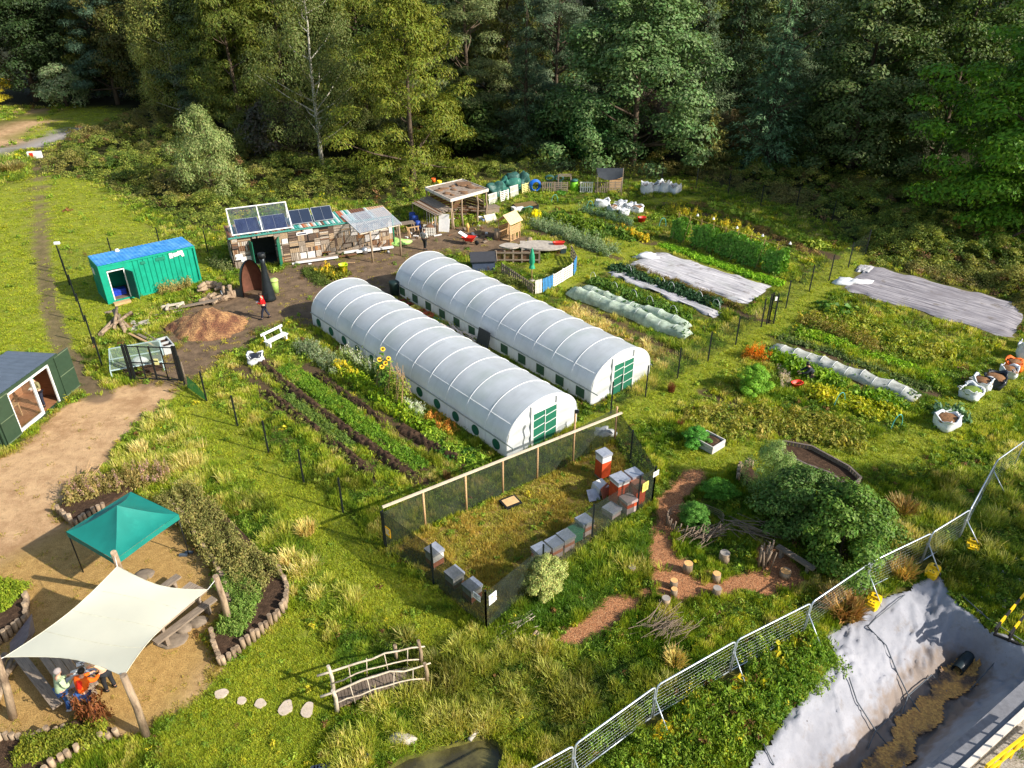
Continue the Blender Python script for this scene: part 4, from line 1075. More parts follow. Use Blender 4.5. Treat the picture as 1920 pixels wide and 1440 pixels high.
for i in range(k):
    xa = -.12 + (L + .24) * i / k; xb = xa + (L + .24) / k; f = (xa + xb) / 2
    if f > 10.2: b.m = r.choice([3, 3, 4, 1])
    elif f > 9.0: b.m = 2
    elif f > 8.0 and f < 8.4: b.m = 4
    elif f > 6.6: b.m = i % 2
    else: b.m = r.choice([0, 1, 3, 4, 2, 0])
    b.add([(xa, -.15, H_ + .02), ((xa + xb) / 2, -.15, H_ + .06), (xb, -.15, H_ + .02), (xa, W_ + .1, H_ + .08), ((xa + xb) / 2, W_ + .1, H_ + .12), (xb, W_ + .1, H_ + .08)], [(0, 1, 4, 3), (1, 2, 5, 4)])
b.build("roof", mr, sh)
MB().b2((-.14, -.17, H_ - .1), (L + .14, -.155, H_ + .02)).build("fascia", M("teal_trim", S(70, 140, 128), .6), sh)
m_door = M("shed_door_green", S(18, 104, 78), .55, .15)
MB().box((1.38 - .12, -.3, 1.05), (.05, .62, 1.98), .25).build("door", m_door, sh)
MB().box((2.98 + .16, -.52, 1.05), (.05, 1.08, 1.98), -.3).build("door", m_door, sh)
fr = MB()
fr.b2((4.55, -.1, 1.9), (5.35, -.075, 2.12)); wf = fr.build("window", m_white, sh)
MB().b2((4.63, -.115, 1.96), (5.27, -.1, 2.05)).build("pane", M("dark_pane", S(50, 58, 84), .2), wf)
MB().b2((.12, -.1, .75), (.62, -.08, 1.15)).build("sign", M("stencil_board", (.85, .84, .8), .7, .05, 14, 0, 0, S(40, 50, 48), (.56, .6)), sh)
MB().tube([(L + .05, -.1, 0), (L + .05, -.1, 2.5)], .05, 8).build("downpipe", M("pipe_green", S(30, 124, 88), .5), sh)
def SH(x, y, z=0): q = frame_pt(SHED_A, SHED_YAW, x, y); return Vector((q[0], q[1], z))
m_pv = M("solar_cells", S(34, 44, 84), .22, .12, 2, .0, 0, S(24, 32, 66), (.4, .6), 0, None, .6)
m_pvb = M("solar_cells_dark", S(40, 50, 68), .3, .1, 2, 0, 0, None, (.4, .6), 0, None, .6)
m_alu = M("alu", S(196, 198, 200), .35, .08, 5, .5)
for x0, x1, yb, m_, lb in ((.55, 2.15, .0, m_pv, "bright blue solar panel at the left end of the shed roof, in the white frame"), (2.4, 4.05, .0, m_pv, "second bright blue solar panel from the left, in the white frame"), (4.45, 5.95, .5, m_pvb, "dark solar panel right of the white frame"), (6.1, 7.55, .55, m_pvb, "dark solar panel at the right end of the row")):
    o = thing("solar_panel", lb, "solar panel", SH(x0, yb, H_ + .16), SHED_YAW, "solar panels on the shed roof")
    a = .62; Lp = 1.25; rx = rotm(a, 0, 0); wx = x1 - x0
    MB().box(rx @ Vector((wx / 2, Lp / 2, 0)), (wx, Lp, .035), rx).build("panel", m_, o)
    b = MB()
    for c, s in (((wx / 2, 0, 0), (wx, .03, .05)), ((wx / 2, Lp, 0), (wx, .03, .05)), ((0, Lp / 2, 0), (.03, Lp, .05)), ((wx, Lp / 2, 0), (.03, Lp, .05)), ((wx / 2, Lp / 2, .0195), (.012, Lp, .008))):
        b.box(rx @ Vector(c), s, rx)
    b.bar((0.1, Lp * math.cos(a), 0), (0.1, Lp * math.cos(a), Lp * math.sin(a)), .03, .03); b.bar((wx - .1, Lp * math.cos(a), 0), (wx - .1, Lp * math.cos(a), Lp * math.sin(a)), .03, .03)
    b.bar((.1, 0, -.08), (.1, Lp * math.cos(a), -.02), .04, .04); b.bar((wx - .1, 0, -.08), (wx - .1, Lp * math.cos(a), -.02), .04, .04)
    b.build("mount", m_alu, o)
o = thing("glazed_screen", "tilted white timber frame around two solar panels on the shed roof", "frame", SH(.2, -.1, H_ + .1), SHED_YAW)
rx = rotm(.85, 0, 0); b = MB()
for x in (0, 2.05, 4.1): b.box(rx @ Vector((x, 1.0, .12)), (.07, 2.06, .06), rx)
for y in (0, 2.0): b.box(rx @ Vector((2.05, y, .121)), (4.1, .07, .06), rx)
for x in (0, 4.1): b.bar((x, 1.35, 0), (x, 1.28, 1.55), .06, .06)
b.build("bars", m_white, o)
MB().box(rx @ Vector((2.05, 1.0, .14)), (4.0, 1.95, .008), rx).build("glass", mgl, o)
# timber along the foot of the shed
b = MB(); r = random.Random(4)
for i in range(16):
    x = r.uniform(3.6, 9.0); L1 = r.uniform(1.2, 3.2); y = -r.uniform(.25, 1.0); z = .08 + .1 * (i % 3); b.m = r.choice([0, 0, 1, 2])
    b.bar((x, y, z), (x + L1, y + r.uniform(-.15, .15), z + r.uniform(-.03, .05)), r.uniform(.1, .26), r.uniform(.06, .16))
o = b.build("timber_pile", [m_plank, m_white, m_brownw], None, (SHED_A.x, SHED_A.y, 0)); o.rotation_euler[2] = SHED_YAW
tag(o, "pale beams and boards stacked along the foot of the scrap wood shed", "timber pile")
# polycarbonate canopy
cn = thing("canopy", "lean-to canopy of clear corrugated sheets on log posts in front of the shed", "canopy")
c4_ = [G(639, 404, 2.62), G(719, 387.5, 2.62), G(754, 419, 2.36), G(674.5, 437.5, 2.36)]
m_poly = Msheer("clear_sheet", (.72, .80, .88), .62, .2, .06, 3, .3)
P = [[(c4_[0] * (1 - u) + c4_[1] * u) * (1 - v) + (c4_[3] * (1 - u) + c4_[2] * u) * v + Vector((0, 0, .02 * math.sin(u * 150))) for v in (0, .5, 1)] for u in [i / 96 for i in range(97)]]
MB().grid(P).build("sheet", m_poly, cn)
b = MB()
for u in (.02, .33, .66, .98): b.bar((c4_[0] * (1 - u) + c4_[1] * u) - Vector((0, 0, .07)), (c4_[3] * (1 - u) + c4_[2] * u) - Vector((0, 0, .07)), .05, .08)
for v in (.03, .5, .97): b.bar(c4_[0] * (1 - v) + c4_[3] * v - Vector((0, 0, .12)), c4_[1] * (1 - v) + c4_[2] * v - Vector((0, 0, .12)), .05, .07)
b.build("rafters", M("pale_batten", S(196, 186, 168), .7), cn)
for q in ((699, 492), (752, 479)):
    g = G(*q); MB().tube([g, g + Vector((.03, 0, 1.2)), g + Vector((0, .02, 2.3))], [.085, .07, .07], 8).build("post", m_log, cn)
# ---------------------------------------------------------------- open barn with lean-to
bn = thing("pole_barn", "open pole barn with a flat debris strewn roof on crooked log posts", "barn")
rc = [G(799, 352, 2.55), G(845, 374, 2.5), G(914, 355, 2.5), G(866, 337, 2.55)]
m_felt = M("roof_felt", S(150, 134, 118), .9, .25, 4, 0, .3, S(110, 92, 76), (.5, .65), 0, None, .35, .4)
cx = sum(rc, Vector()) / 4
b = MB(); lo = [p + Vector((0, 0, -.10)) for p in rc]; b.add(rc + lo, [(0, 1, 2, 3), (7, 6, 5, 4), (0, 4, 5, 1), (1, 5, 6, 2), (2, 6, 7, 3), (3, 7, 4, 0)]); b.build("roof", m_felt, bn)
b = MB()
for i in range(4):
    a_, c_ = rc[i], rc[(i + 1) % 4]; d = (a_ - cx) * .03; e = (c_ - cx) * .03
    b.bar(a_ + d - Vector((0, 0, .06)), c_ + e - Vector((0, 0, .06)), .05, .24)
b.build("fascia", M("weathered_white", S(212, 204, 192), .75, .15, 3, 0, .1, S(160, 146, 130), (.5, .7)), bn)
b = MB(); r = random.Random(3)
for i in range(14):
    u, v = r.uniform(.1, .9), r.uniform(.1, .9); p_ = rc[0] * (1 - u) * (1 - v) + rc[1] * u * (1 - v) + rc[2] * u * v + rc[3] * (1 - u) * v
    b.blob(p_ + Vector((0, 0, .02)), (r.uniform(.15, .5), r.uniform(.15, .4), .07), i, .4, 8, 5)
u = .55
b.box(rc[0] * .2 + rc[2] * .35 + rc[3] * .45 + Vector((0, 0, .1)), (1.2, .9, .06), .3)
b.build("roof_litter", M("dry_litter", S(126, 96, 70), .9, .35, 9, 0, .5, S(96, 70, 54)), bn)
for (bx, by), (tx, ty) in (((850, 429), (847, 376)), ((867, 424), (866, 372)), ((896, 421), (891, 366)), ((912.5, 410), (909, 362)), ((803, 406), (801, 361)), ((872, 395), (870, 345))):
    g = G(bx, by); r = random.Random(bx); pts = [g + Vector((r.uniform(-.05, .05), r.uniform(-.05, .05), 2.42 * k / 4)) for k in range(5)]
    MB().tube(pts, [.1, .085, .08, .075, .07], 8).build("post", m_log, bn)
b = MB(); b.bar(G(847, 400, 1.6), G(858, 392, 1.9), .05, .05); b.bar(G(905, 378, 1.8), G(893, 370, 2.3), .06, .06)
b.build("brace", m_log, bn)
b = MB(); r = random.Random(6)
g0, g1 = G(808, 404), G(872, 394)
for i in range(9):
    z = .15 + i * .24; b.m = r.choice([0, 0, 1]); b.bar(g0 + Vector((0, 0, z)), g1 + Vector((0, 0, z)), .03, .21)
g2 = G(908, 405)
for i in range(6): b.m = r.choice([0, 1]); b.bar(g1 + Vector((0, 0, .15 + i * .24)), g2 + Vector((0, 0, .15 + i * .24)), .03, .21)
b.build("back_boards", [m_brownw, m_plank], bn)
ln = thing("lean_to", "low lean-to beside the pole barn under a roof of loose boards", "lean-to")
q = [G(773, 381, 1.55), G(818, 405, 1.45), G(846, 391, 1.75), G(803, 368, 1.8)]
b = MB(); r = random.Random(9)
for i in range(13):
    t_ = (i + .5) / 13; a_ = q[0] * (1 - t_) + q[3] * t_; c_ = q[1] * (1 - t_) + q[2] * t_; d = (c_ - a_) * .06 * r.uniform(-1, 1); b.m = r.choice([0, 0, 1])
    b.bar(a_ + d + Vector((0, 0, r.uniform(0, .05))), c_ + d + Vector((0, 0, r.uniform(0, .05))), .2, .03)
b.build("roof", [m_plank, m_brownw], ln)
b = MB()
for p_, gd in ((q[0], G(777, 412)), (q[1], G(820, 436)), (q[2], G(848, 424))): b.tube([Vector((p_.x, p_.y, 0)), p_ - Vector((0, 0, .05))], .05, 6)
b.build("post", m_log, ln)
b = MB(); r = random.Random(2)
for i in range(9):
    t_ = i / 9; a_ = q[0] * (1 - t_) + q[1] * t_; c_ = q[0] * (1 - t_ - .1) + q[1] * (t_ + .1); b.m = r.choice([0, 1, 1])
    if i > 3: b.bar((a_ + c_) / 2 * 1 - Vector((0, 0, .06)), Vector(((a_.x + c_.x) / 2, (a_.y + c_.y) / 2, .02)), .17, .02, (1, 0, 0))
b.build("wall_boards", [m_plank, m_white], ln)
b = MB().box((0, 0, .72), (.85, .05, 1.45), rotm(-.22, 0, 0)); o = b.build("board", m_white, None, G(833, 434)); o.rotation_euler[2] = -.15
tag(o, "big white board leaning at the corner of the pole barn lean-to", "board")
b = MB().box((0, 0, .5), (.12, .05, 1.0), rotm(-.2, .1, 0)); tag(b.build("plank", m_white, None, G(842, 433)), "narrow white plank leaning beside the big white board", "plank")
# things under and around the barn
def lathe_thing(name, prof_, mat, px, label, cat, n=14, z=0, group=None):
    return tag(MB().lathe(prof_, (0, 0, 0), n).build(name, mat, None, G(*px, 0) + Vector((0, 0, z))), label, cat, group)
m_bluep = M("blue_drum", S(44, 74, 150), .5, .15); m_redp = M("red_plastic", S(222, 52, 34), .45, .1); m_yel = M("yellow_plastic", S(240, 196, 20), .45, .12, 5, 0, .05, S(200, 150, 20), (.65, .8))
m_orange = M("orange_plastic", S(236, 96, 28), .5, .12); m_turq = M("turquoise_plastic", S(82, 178, 172), .5, .12); m_lime = M("lime_plastic", S(206, 226, 30), .45, .08)
for i, (px, s) in enumerate((((779, 424), 1.0), ((774, 417), .95), ((784, 431), .85))):
    lathe_thing("drum", [(0, 0), (.27 * s, .02), (.29 * s, .3 * s), (.27 * s, .45 * s), (.29 * s, .6 * s), (.27 * s, .88 * s), (.1, .92 * s), (0, .92 * s)], m_bluep, px, ["blue drum in front of the lean-to mouth", "blue drum at the back of the three by the lean-to", "shorter blue drum nearest the pallet cart"][i], "drum", group="blue drums by the lean-to")
lathe_thing("bucket", [(0, 0), (.15, 0), (.2, .34), (.18, .34), (.14, .04), (0, .04)], m_orange, (815, 377), "orange bucket on the lean-to roof under the barn edge", "bucket", z=1.75)
lathe_thing("bucket", [(0, 0), (.17, 0), (.22, .4), (.2, .4), (.15, .04), (0, .04)], m_yel, (826, 383), "yellow bucket on the lean-to roof", "bucket", z=1.75)
lathe_thing("bucket", [(0, 0), (.16, 0), (.2, .36), (.18, .36), (.14, .04), (0, .04)], m_white, (901, 414), "white bucket just inside the right post of the barn", "bucket")
lathe_thing("bucket", [(0, 0), (.13, 0), (.17, .3), (.15, .3), (.12, .04), (0, .04)], M("blue_white", S(150, 170, 210), .5), (907, 417), "bluish bucket outside the right post of the barn", "bucket")
r = random.Random(12); b = MB()
for i in range(30):
    x, y = r.uniform(-.9, .9), r.uniform(-.6, .6); L1 = r.uniform(.5, 1.4); a = r.uniform(-.3, .3); b.m = r.choice([0, 1, 1])
    b.bar((x - L1 / 2, y, .1 + .02 * i), (x + L1 / 2, y + a, .1 + .02 * i), .1, .06)
tag(b.build("firewood_stack", [m_plank, m_brownw], None, G(880, 402)), "stack of boards and firewood under the pole barn roof", "firewood stack")
b = MB().b2((-.6, -.4, 0), (.6, .4, .55)); b.b2((-.65, -.45, .55), (.65, .45, .62)); o = b.build("chest", m_plank, None, G(921, 400)); o.rotation_euler[2] = .5; tag(o, "grey chest at the right side of the pole barn", "chest")
b = MB().box((0, 0, .3), (1.1, .06, .75), rotm(-.7, 0, 0)); o = b.build("board", M("pale_panel", S(200, 186, 170), .8, .15), None, G(920, 416)); o.rotation_euler[2] = .6; tag(o, "pale sheet of board leaning outside the right post of the barn", "board")
def sawhorse(px, rz, label):
    o = thing("sawhorse", label, "sawhorse", G(*px), rz, "sawhorses")
    MB().b2((-.5, -.04, .68), (.5, .04, .76)).build("beam", m_fresh, o)
    for x in (-.4, .4):
        for s in (-1, 1): MB().bar((x, s * .03, .68), (x, s * .3, 0), .05, .04).build("leg", m_fresh, o)
sawhorse((776, 442), .5, "sawhorse by the blue drums with pale legs"); sawhorse((768, 434), .9, "sawhorse behind, next to the work bench"); sawhorse((814, 432), 1.2, "sawhorse standing by the white leaning board")
def table(name, px, rz, sx, sy, h, mat, label, cat="table"):
    o = thing(name, label, cat, G(*px), rz)
    b = MB(); k = 5
    for i in range(k): b.b2((-sx / 2, -sy / 2 + sy * i / k + .01, h - .04), (sx / 2, -sy / 2 + sy * (i + 1) / k - .01, h))
    b.build("top", mat, o)
    for x in (-1, 1):
        for y in (-1, 1): MB().b2((x * sx * .43 - .03, y * sy * .4 - .03, 0), (x * sx * .43 + .03, y * sy * .4 + .03, h - .04)).build("leg", mat, o)
    return o
table("work_bench", (759, 437), .45, 1.7, .8, .85, m_plank, "grey work bench right of the clear canopy", "work bench")
# pallets
def pallet(px, rz, label, mat, tilt=1.45, n=7, w_=1.2, h=1.0, vertical=False, group="pallets of the compost fence"):
    o = thing("pallet", label, "pallet", G(*px), rz, group)
    rx = rotm(tilt, 0, 0); b = MB()
    if vertical:
        for i in range(n): b.box(rx @ Vector((-w_ / 2 + w_ * (i + .5) / n, h / 2, .06)), (w_ / n * .5, h, .02), rx)
        b.build("slats", mat, o); b = MB()
        for y in (.05, h / 2, h - .05): b.box(rx @ Vector((0, y, 0)), (w_, .08, .09), rx)
    else:
        for i in range(n): b.box(rx @ Vector((0, h * (i + .5) / n, .06)), (w_, h / n * .5, .02), rx)
        b.build("slats", mat, o); b = MB()
        for x in (-w_ / 2 + .05, 0, w_ / 2 - .05): b.box(rx @ Vector((x, h / 2, 0)), (.09, h, .09), rx)
    b.build("bearers", mat, o)
    return o
m_palw = M("white_pallet", S(226, 222, 210), .75, .12, 4, 0, .1, S(180, 170, 154), (.6, .75)); m_palg = m_plank; m_paly = M("yellow_pallet", S(226, 210, 140), .75, .12); m_palb = M("blue_pallet", S(66, 136, 190), .65, .15, 4, 0, .05, S(120, 170, 205), (.6, .7))
q_ = yaw(G(916, 384), G(996, 358))
for i, (px, m_, v, lb) in enumerate((((924, 382), m_palw, True, "white pallet with upright slats next to the barn corner"), ((946, 376), m_palw, False, "white pallet with level slats second in the row right of the barn"), ((964, 369), m_palw, True, "white pallet with tall open slats third in the row right of the barn"), ((986, 362), m_paly, False, "yellowish pallet at the right end of the row beside the blue reel"))):
    pallet(px, q_, lb, m_, 1.5, 7 if v else 6, 1.15, .95 + .1 * (i == 2), v)
q2 = yaw(G(1085, 361), G(1165, 361))
for px, m_, v, lb in (((1028, 361), m_palg, True, "grey frame pallet with raking bars right of the blue reel"), ((1052, 361), m_palg, False, "grey low pallet in front of the open frame"), ((1099, 361), m_palw, True, "pale pallet at the left end of the compost bays"), ((1127, 361), m_palg, True, "grey pallet under the black awning with a diagonal bar"), ((1153, 360), m_palg, False, "brown grey pallet at the right end of the compost bays")):
    pallet(px, q2, lb, m_, 1.5, 6, 1.28, 1.0, v)
m_tarp = Msheer("green_tarp", S(74, 142, 124), .92, .45, .3, 2, .2); m_tarpd = M("dark_green_tarp", S(52, 92, 84), .5, .35, 3, 0, .3, S(30, 60, 56))
for i, (px, s, m_, lb) in enumerate((((928, 366), (.8, .5, .62), m_tarpd, "dark green tarpaulin heap behind the first white pallet"), ((952, 360), (1.0, .5, .68), m_tarp, "pale green tarpaulin behind the second white pallet"), ((974, 352), (1.0, .5, .78), m_tarpd, "dark netting heap behind the tall white pallet"))):
    tag(MB().blob((0, 0, s[2] * .7), s, i, .75, 22, 12).build("tarpaulin", m_, None, G(*px)), lb, "tarpaulin")
hr = thing("hose_reel", "big coil of blue pipe standing behind the pallets", "pipe coil", G(1003, 360)); hr.rotation_euler[2] = .35
b = MB()
for k in range(7):
    rr = .42 + .05 * (k % 4); pts = [(rr * math.cos(a), -.2 + .06 * k, .62 + rr * math.sin(a)) for a in np.linspace(0, 2 * PI, 25)]
    b.tube(pts, .045, 5, False)
b.build("coil", M("blue_pipe", S(28, 104, 196), .45, .15), hr)
for px, m_, lb in (((1030, 352), m_tarpd, "coil of dark grey hose behind the grey frame pallet"), ((1048, 352), m_tarpd, "smaller coil of dark hose next to the open frame")):
    b = MB()
    for k in range(6):
        rr = .34 + .05 * (k % 3); b.tube([(rr * math.cos(a), -.15 + .05 * k, .95 + rr * .6 * math.sin(a)) for a in np.linspace(0, 2 * PI, 19)], .035, 5, False)
    b.b2((-.3, -.15, 0), (.3, .15, .6)); tag(b.build("hose_coil", m_, None, G(*px)), lb, "hose coil")
b = MB()
for x in (-.6, .6):
    for y in (-.3, .3): b.b2((x - .04, y - .04, 0), (x + .04, y + .04, 1.5))
b.b2((-.6, -.34, 1.42), (.6, -.26, 1.5)); b.b2((-.6, .26, 1.42), (.6, .34, 1.5)); tag(b.build("timber_stand", m_plank, None, G(1058, 357)), "open grey timber frame beside the lime green bin", "timber frame")
cbn = thing("compost_bin", "lime green compost bin between the timber frame and the bays", "compost bin", G(1076, 358))
MB().lathe([(0, 0), (.42, 0), (.40, .5), (.34, .95), (0, .95)], n=16).build("body", M("lime_bin", S(120, 190, 34), .5, .12), cbn); MB().lathe([(0, .95), (.38, .95), (.34, 1.1), (0, 1.16)], n=16).build("lid", m_tarpd, cbn)
aw = thing("awning", "black sagging awning sheet on poles over the compost bays", "awning")
qa = [G(1119, 315, 2.2), G(1169, 315, 2.2), G(1167, 332, 1.75), G(1121, 331, 1.75)]
P = [[(qa[0] * (1 - u) + qa[1] * u) * (1 - v) + (qa[3] * (1 - u) + qa[2] * u) * v - Vector((0, 0, .32 * math.sin(PI * u) * v)) for v in np.linspace(0, 1, 9)] for u in np.linspace(0, 1, 15)]
MB().grid(P).build("sheet", M("black_sheet", S(56, 60, 64), .6, .2, 3), aw)
for p_ in qa: MB().tube([(p_.x, p_.y, 0), p_], .035, 6).build("pole", m_plank, aw)
b = MB(); r = random.Random(3)
for i in range(8): b.bar((r.uniform(-.7, -.5), r.uniform(-.2, .2), .85 + .03 * i), (r.uniform(.5, .7), r.uniform(-.2, .2), .85 + .03 * i), .12, .03)
b.b2((-.6, -.2, 0), (.6, .2, .82)); tag(b.build("board_stack", m_fresh, None, G(1153, 353)), "stack of tan boards in the bay under the black awning", "board stack")
# bulk bags
m_bag = M("bag_white", (.70, .71, .71), .6, .12, 3, 0, .25, S(196, 200, 204), (.5, .7)); m_bago = M("bag_orange", S(238, 112, 30), .6, .15, 4, 0, .2); m_bagb = M("bag_black", S(44, 48, 56), .3, .3, 3, 0, .4); m_fill = M("bag_fill", S(134, 96, 62), .9, .35, 12, 0, .6, S(96, 72, 50))
def bag(px, rz, s, label, mat, fill=None, seed=1, group="bulk bags", open_=True, lean=0):
    o = thing("bulk_bag", label, "bulk bag", G(*px), rz, group); r = random.Random(seed); P = []
    ph = [r.uniform(0, 6) for _ in range(5)]
    for i in range(25):
        a = 2 * PI * (i % 24) / 24; row = []
        sq = 1 / max(abs(math.cos(a)), abs(math.sin(a))) ** .55
        for z, k in ((0, .86), (.12, .98), (.4, 1.04), (.7, 1.0), (.92, .97), (1.04, 1.05), (1.0, .90), (.86, .84)):
            kk = k * sq * (1 + .07 * math.sin(3 * a + ph[0] + z * 4) + .05 * math.sin(7 * a + ph[1] - z * 6)); zz = z * s[2] * (1 + (.16 * math.sin(2 * a + ph[2]) + .12 * math.sin(5 * a + ph[3])) * (z > .6))
            row.append((kk * s[0] / 2 * math.cos(a) + lean * zz, kk * s[1] / 2 * math.sin(a), zz))
        P.append(row)
    MB().grid(P).build("sack", mat, o)
    f = MB().blob((lean * .7 * s[2], 0, .78 * s[2]), (s[0] * .5, s[1] * .5, .14), seed, .25, 12, 5); f.build("contents", fill or m_fill, o)
    b = MB()
    for k in range(4):
        a = PI / 4 + k * PI / 2; p_ = Vector((s[0] * .5 * math.cos(a), s[1] * .5 * math.sin(a), s[2] * .95)); d = Vector((r.uniform(-.12, .12), r.uniform(-.12, .12), 0))
        b.tube([p_ + Vector((.08, 0, 0)), p_ + d + Vector((.04, 0, .1)), p_ + d * 1.6 + Vector((-.05, .03, .06)), p_ + Vector((-.09, .02, 0))], .022, 4, False)
    b.build("handles", mat, o)
    return o
bag((481, 680), .3, (.85, .85, .5), "white bulk bag with a dark mouth at the head of the vegetable rows", m_bag, m_bagb, 3)
for i, (px, s, lb) in enumerate((((1212, 362), (1.1, .9, .9), "bulk bag with grey contents at the left end of the far row"), ((1229, 360), (.9, .9, .7), "slumped white bulk bag second in the far row"), ((1243, 361), (1.0, .9, 1.0), "upright white bulk bag third in the far row"), ((1264, 362), (1.0, 1.0, .8), "white bulk bag with loose flaps at the right end of the far row"))):
    bag(px, .2 * i, s, lb, m_bag, M("grey_fill", S(150, 140, 130), .9, .3), 10 + i)
for i, (px, s, lb) in enumerate((((1129, 388), (1.3, .9, .6), "white bag with a blue mark at the left of the cluster by the red crate"), ((1150, 396), (.9, .9, .55), "second white bag of the cluster from the left"), ((1163, 391), (.9, .9, .6), "white bag at the back middle of the cluster"), ((1170, 402), (.9, .9, .5), "white bag lowest in front of the cluster"), ((1180, 393), (.9, .9, .55), "white bag behind the dark edged one in the cluster"), ((1193, 397), (1.1, 1.0, .5), "white bag with dark edge at the right of the cluster"))):
    bag(px, .5 * i, s, lb, m_bag, m_bag if i not in (1, 5) else None, 30 + i)
for i, (px, s, m_, lb) in enumerate((((1772, 800), (1.15, .95, .62), m_bag, "white slumped bag nearest the camera below the line of bags"), ((1818, 744), (1.05, .95, .5), m_bag, "white bag grown with grass at the lower end of the line"), ((1838, 728), (.95, .9, .58), m_bag, "white bag with brown leaves beside the black sheeted one"), ((1862, 722), (1.2, 1.0, .58), m_bagb, "bag wrapped in shiny black plastic"), ((1888, 705), (.9, .85, .5), m_bag, "white bag full of brown litter below the orange one"), ((1898, 692), (.9, .85, .48), m_bago, "orange bag of leaf litter near the right edge"), ((1922, 672), (1.1, 1.0, .85), m_bag, "tall white bag at the right frame edge above the orange one"), ((1945, 655), (1.1, 1.0, .9), m_bag, "white bag furthest right at the frame edge"))):
    bag(px, .55 + .1 * i, s, lb, m_, C_ and (M("grass_fill", S(110, 130, 50), .95, .3, 12, 0, .6) if i == 1 else m_fill), 50 + i)
# crates, trugs
def trug(px, s, mat, label, cat="trug", rz=0.4, z=0):
    x, y, h = s; b = MB(); P = []
    for k in range(17):
        a = 2 * PI * (k % 16) / 16; sq = 1 / max(abs(math.cos(a)), abs(math.sin(a))) ** .4
        P.append([(x / 2 * sq * f * math.cos(a), y / 2 * sq * f * math.sin(a), zz) for f, zz in ((0, 0), (.78, 0), (1, h), (1.06, h), (1.06, h + .03), (.95, h), (.74, .05), (0, .05))])
    b.grid(P); o = b.build(cat.replace(' ', '_'), mat, None, G(*px) + Vector((0, 0, z))); o.rotation_euler[2] = rz
    return tag(o, label, cat)
trug((1493, 726), (.62, .45, .28), m_redp, "red plastic trug beside the kneeling gardener")
trug((1203, 416), (.7, .5, .4), m_redp, "red crate on the grass near the white bag cluster", "crate")
trug((645, 511), (.62, .62, .6), m_lime, "lime yellow tub behind the yellow flowers", "tub")
trug((702, 437), (.9, .6, .35), m_redp, "red tray on the bench under the clear canopy", "tray", .3, .85)
gb = thing("wheelie_bin", "pale green bin standing behind the tall black stove", "bin", G(517, 548))
MB().lathe([(0, 0), (.22, 0), (.27, .8), (0, .8)], n=12).build("body", M("bin_green", S(150, 178, 88), .6), gb); MB().lathe([(0, .8), (.3, .8), (.3, .88), (.2, .98), (0, 1.0)], n=12).build("lid", M("bin_lid", S(176, 196, 110), .6), gb)
wb = thing("wheelbarrow", "wheelbarrow with a red tray and a pale board in the middle of the yard", "wheelbarrow", G(880, 458), -.3)
P = [[(.5 * f * sx, .34 * f * sy, z) for sx, sy in ((-1, -1), (1, -1), (1, 1), (-1, 1), (-1, -1))] for f, z in ((.55, .3), (1, .62), (1.04, .62), (.96, .6), (.5, .33))]
MB().grid(P, False).build("tray", m_redp, wb); MB().b2((-.28, -.19, .29), (.28, .19, .31)).build("tray_floor", m_redp, wb)
MB().lathe([(0, -.04), (.17, -.04), (.19, 0), (.17, .04), (0, .04)], n=14).build("wheel", m_black, wb, (.62, 0, .19)).rotation_euler[0] = PI / 2
b = MB()
for s in (-1, 1): b.bar((.62, s * .08, .19), (-1.0, s * .3, .6), .04, .04); b.bar((-.4, s * .22, .42), (-.45, s * .25, 0), .04, .04)
b.build("frame", m_black, wb); MB().box((-.55, .1, .72), (.7, .5, .04), rotm(0, .5, 0)).build("board", m_white, wb)
b = MB().lathe([(0, 0), (.26, .01), (.27, .5), (.25, .85), (0, .86)], n=12); b.build
tag(b.build("log", m_log, None, G(933, 449)), "upright log beside the wooden playhouse", "log")
lathe_thing("stool", [(0, 0), (.12, 0), (.1, .3), (.16, .34), (.14, .5), (.06, .7), (0, .72)], M("straw", S(222, 176, 100), .8, .2), (877, 434), "straw topped stool in front of the barn", "stool")
for k in range(3):
    pass
# wooden playhouse
ph = thing("playhouse", "small wooden playhouse with a slatted pitched roof", "playhouse", G(955, 447), .25)
W2, D2 = 1.35, 1.1; b = MB()
for x in (-1, 1):
    for y in (-1, 1): b.tube([(x * W2 / 2, y * D2 / 2, 0), (x * W2 / 2, y * D2 / 2, 1.5)], .05, 7)
b.build("post", m_fresh, ph)
b = MB()
for i in range(5): b.b2((-W2 / 2, -D2 / 2 - .02, .55 + i * .14), (W2 / 2, -D2 / 2 + .01, .67 + i * .14)); b.b2((-W2 / 2, D2 / 2 - .01, .1 + i * .2), (W2 / 2, D2 / 2 + .02, .28 + i * .2))
for x in (-.5, -.1, .1, .5): b.b2((x - .1, -D2 / 2 - .015, .05), (x + .02, -D2 / 2 + .005, .54))
b.b2((-W2 / 2, -D2 / 2, .02), (W2 / 2, D2 / 2, .06)); b.build("wall", m_fresh, ph)
b = MB()
for s in (-1, 1):
    for i in range(8):
        t_ = (i + .5) / 8; y = s * (D2 / 2 + .18) * (1 - t_); z = 1.42 + .68 * t_
        if s == 1 and i < 5 or s == -1: b.box((0 if s == -1 else 0, y, z), (W2 + .35, .12, .025), rotm(-s * -.78 if False else s * -.82 * -1 * -1, 0, 0))
for x in (-W2 / 2, W2 / 2):
    b.bar((x, -D2 / 2 - .18, 1.4), (x, 0, 2.1), .05, .05); b.bar((x, D2 / 2 + .18, 1.4), (x, 0, 2.1), .05, .05)
b.build("roof", M("pale_slat", S(218, 188, 144), .8, .15, 6, 0, .1, S(186, 150, 108)), ph); ph.rotation_euler[2] = .95
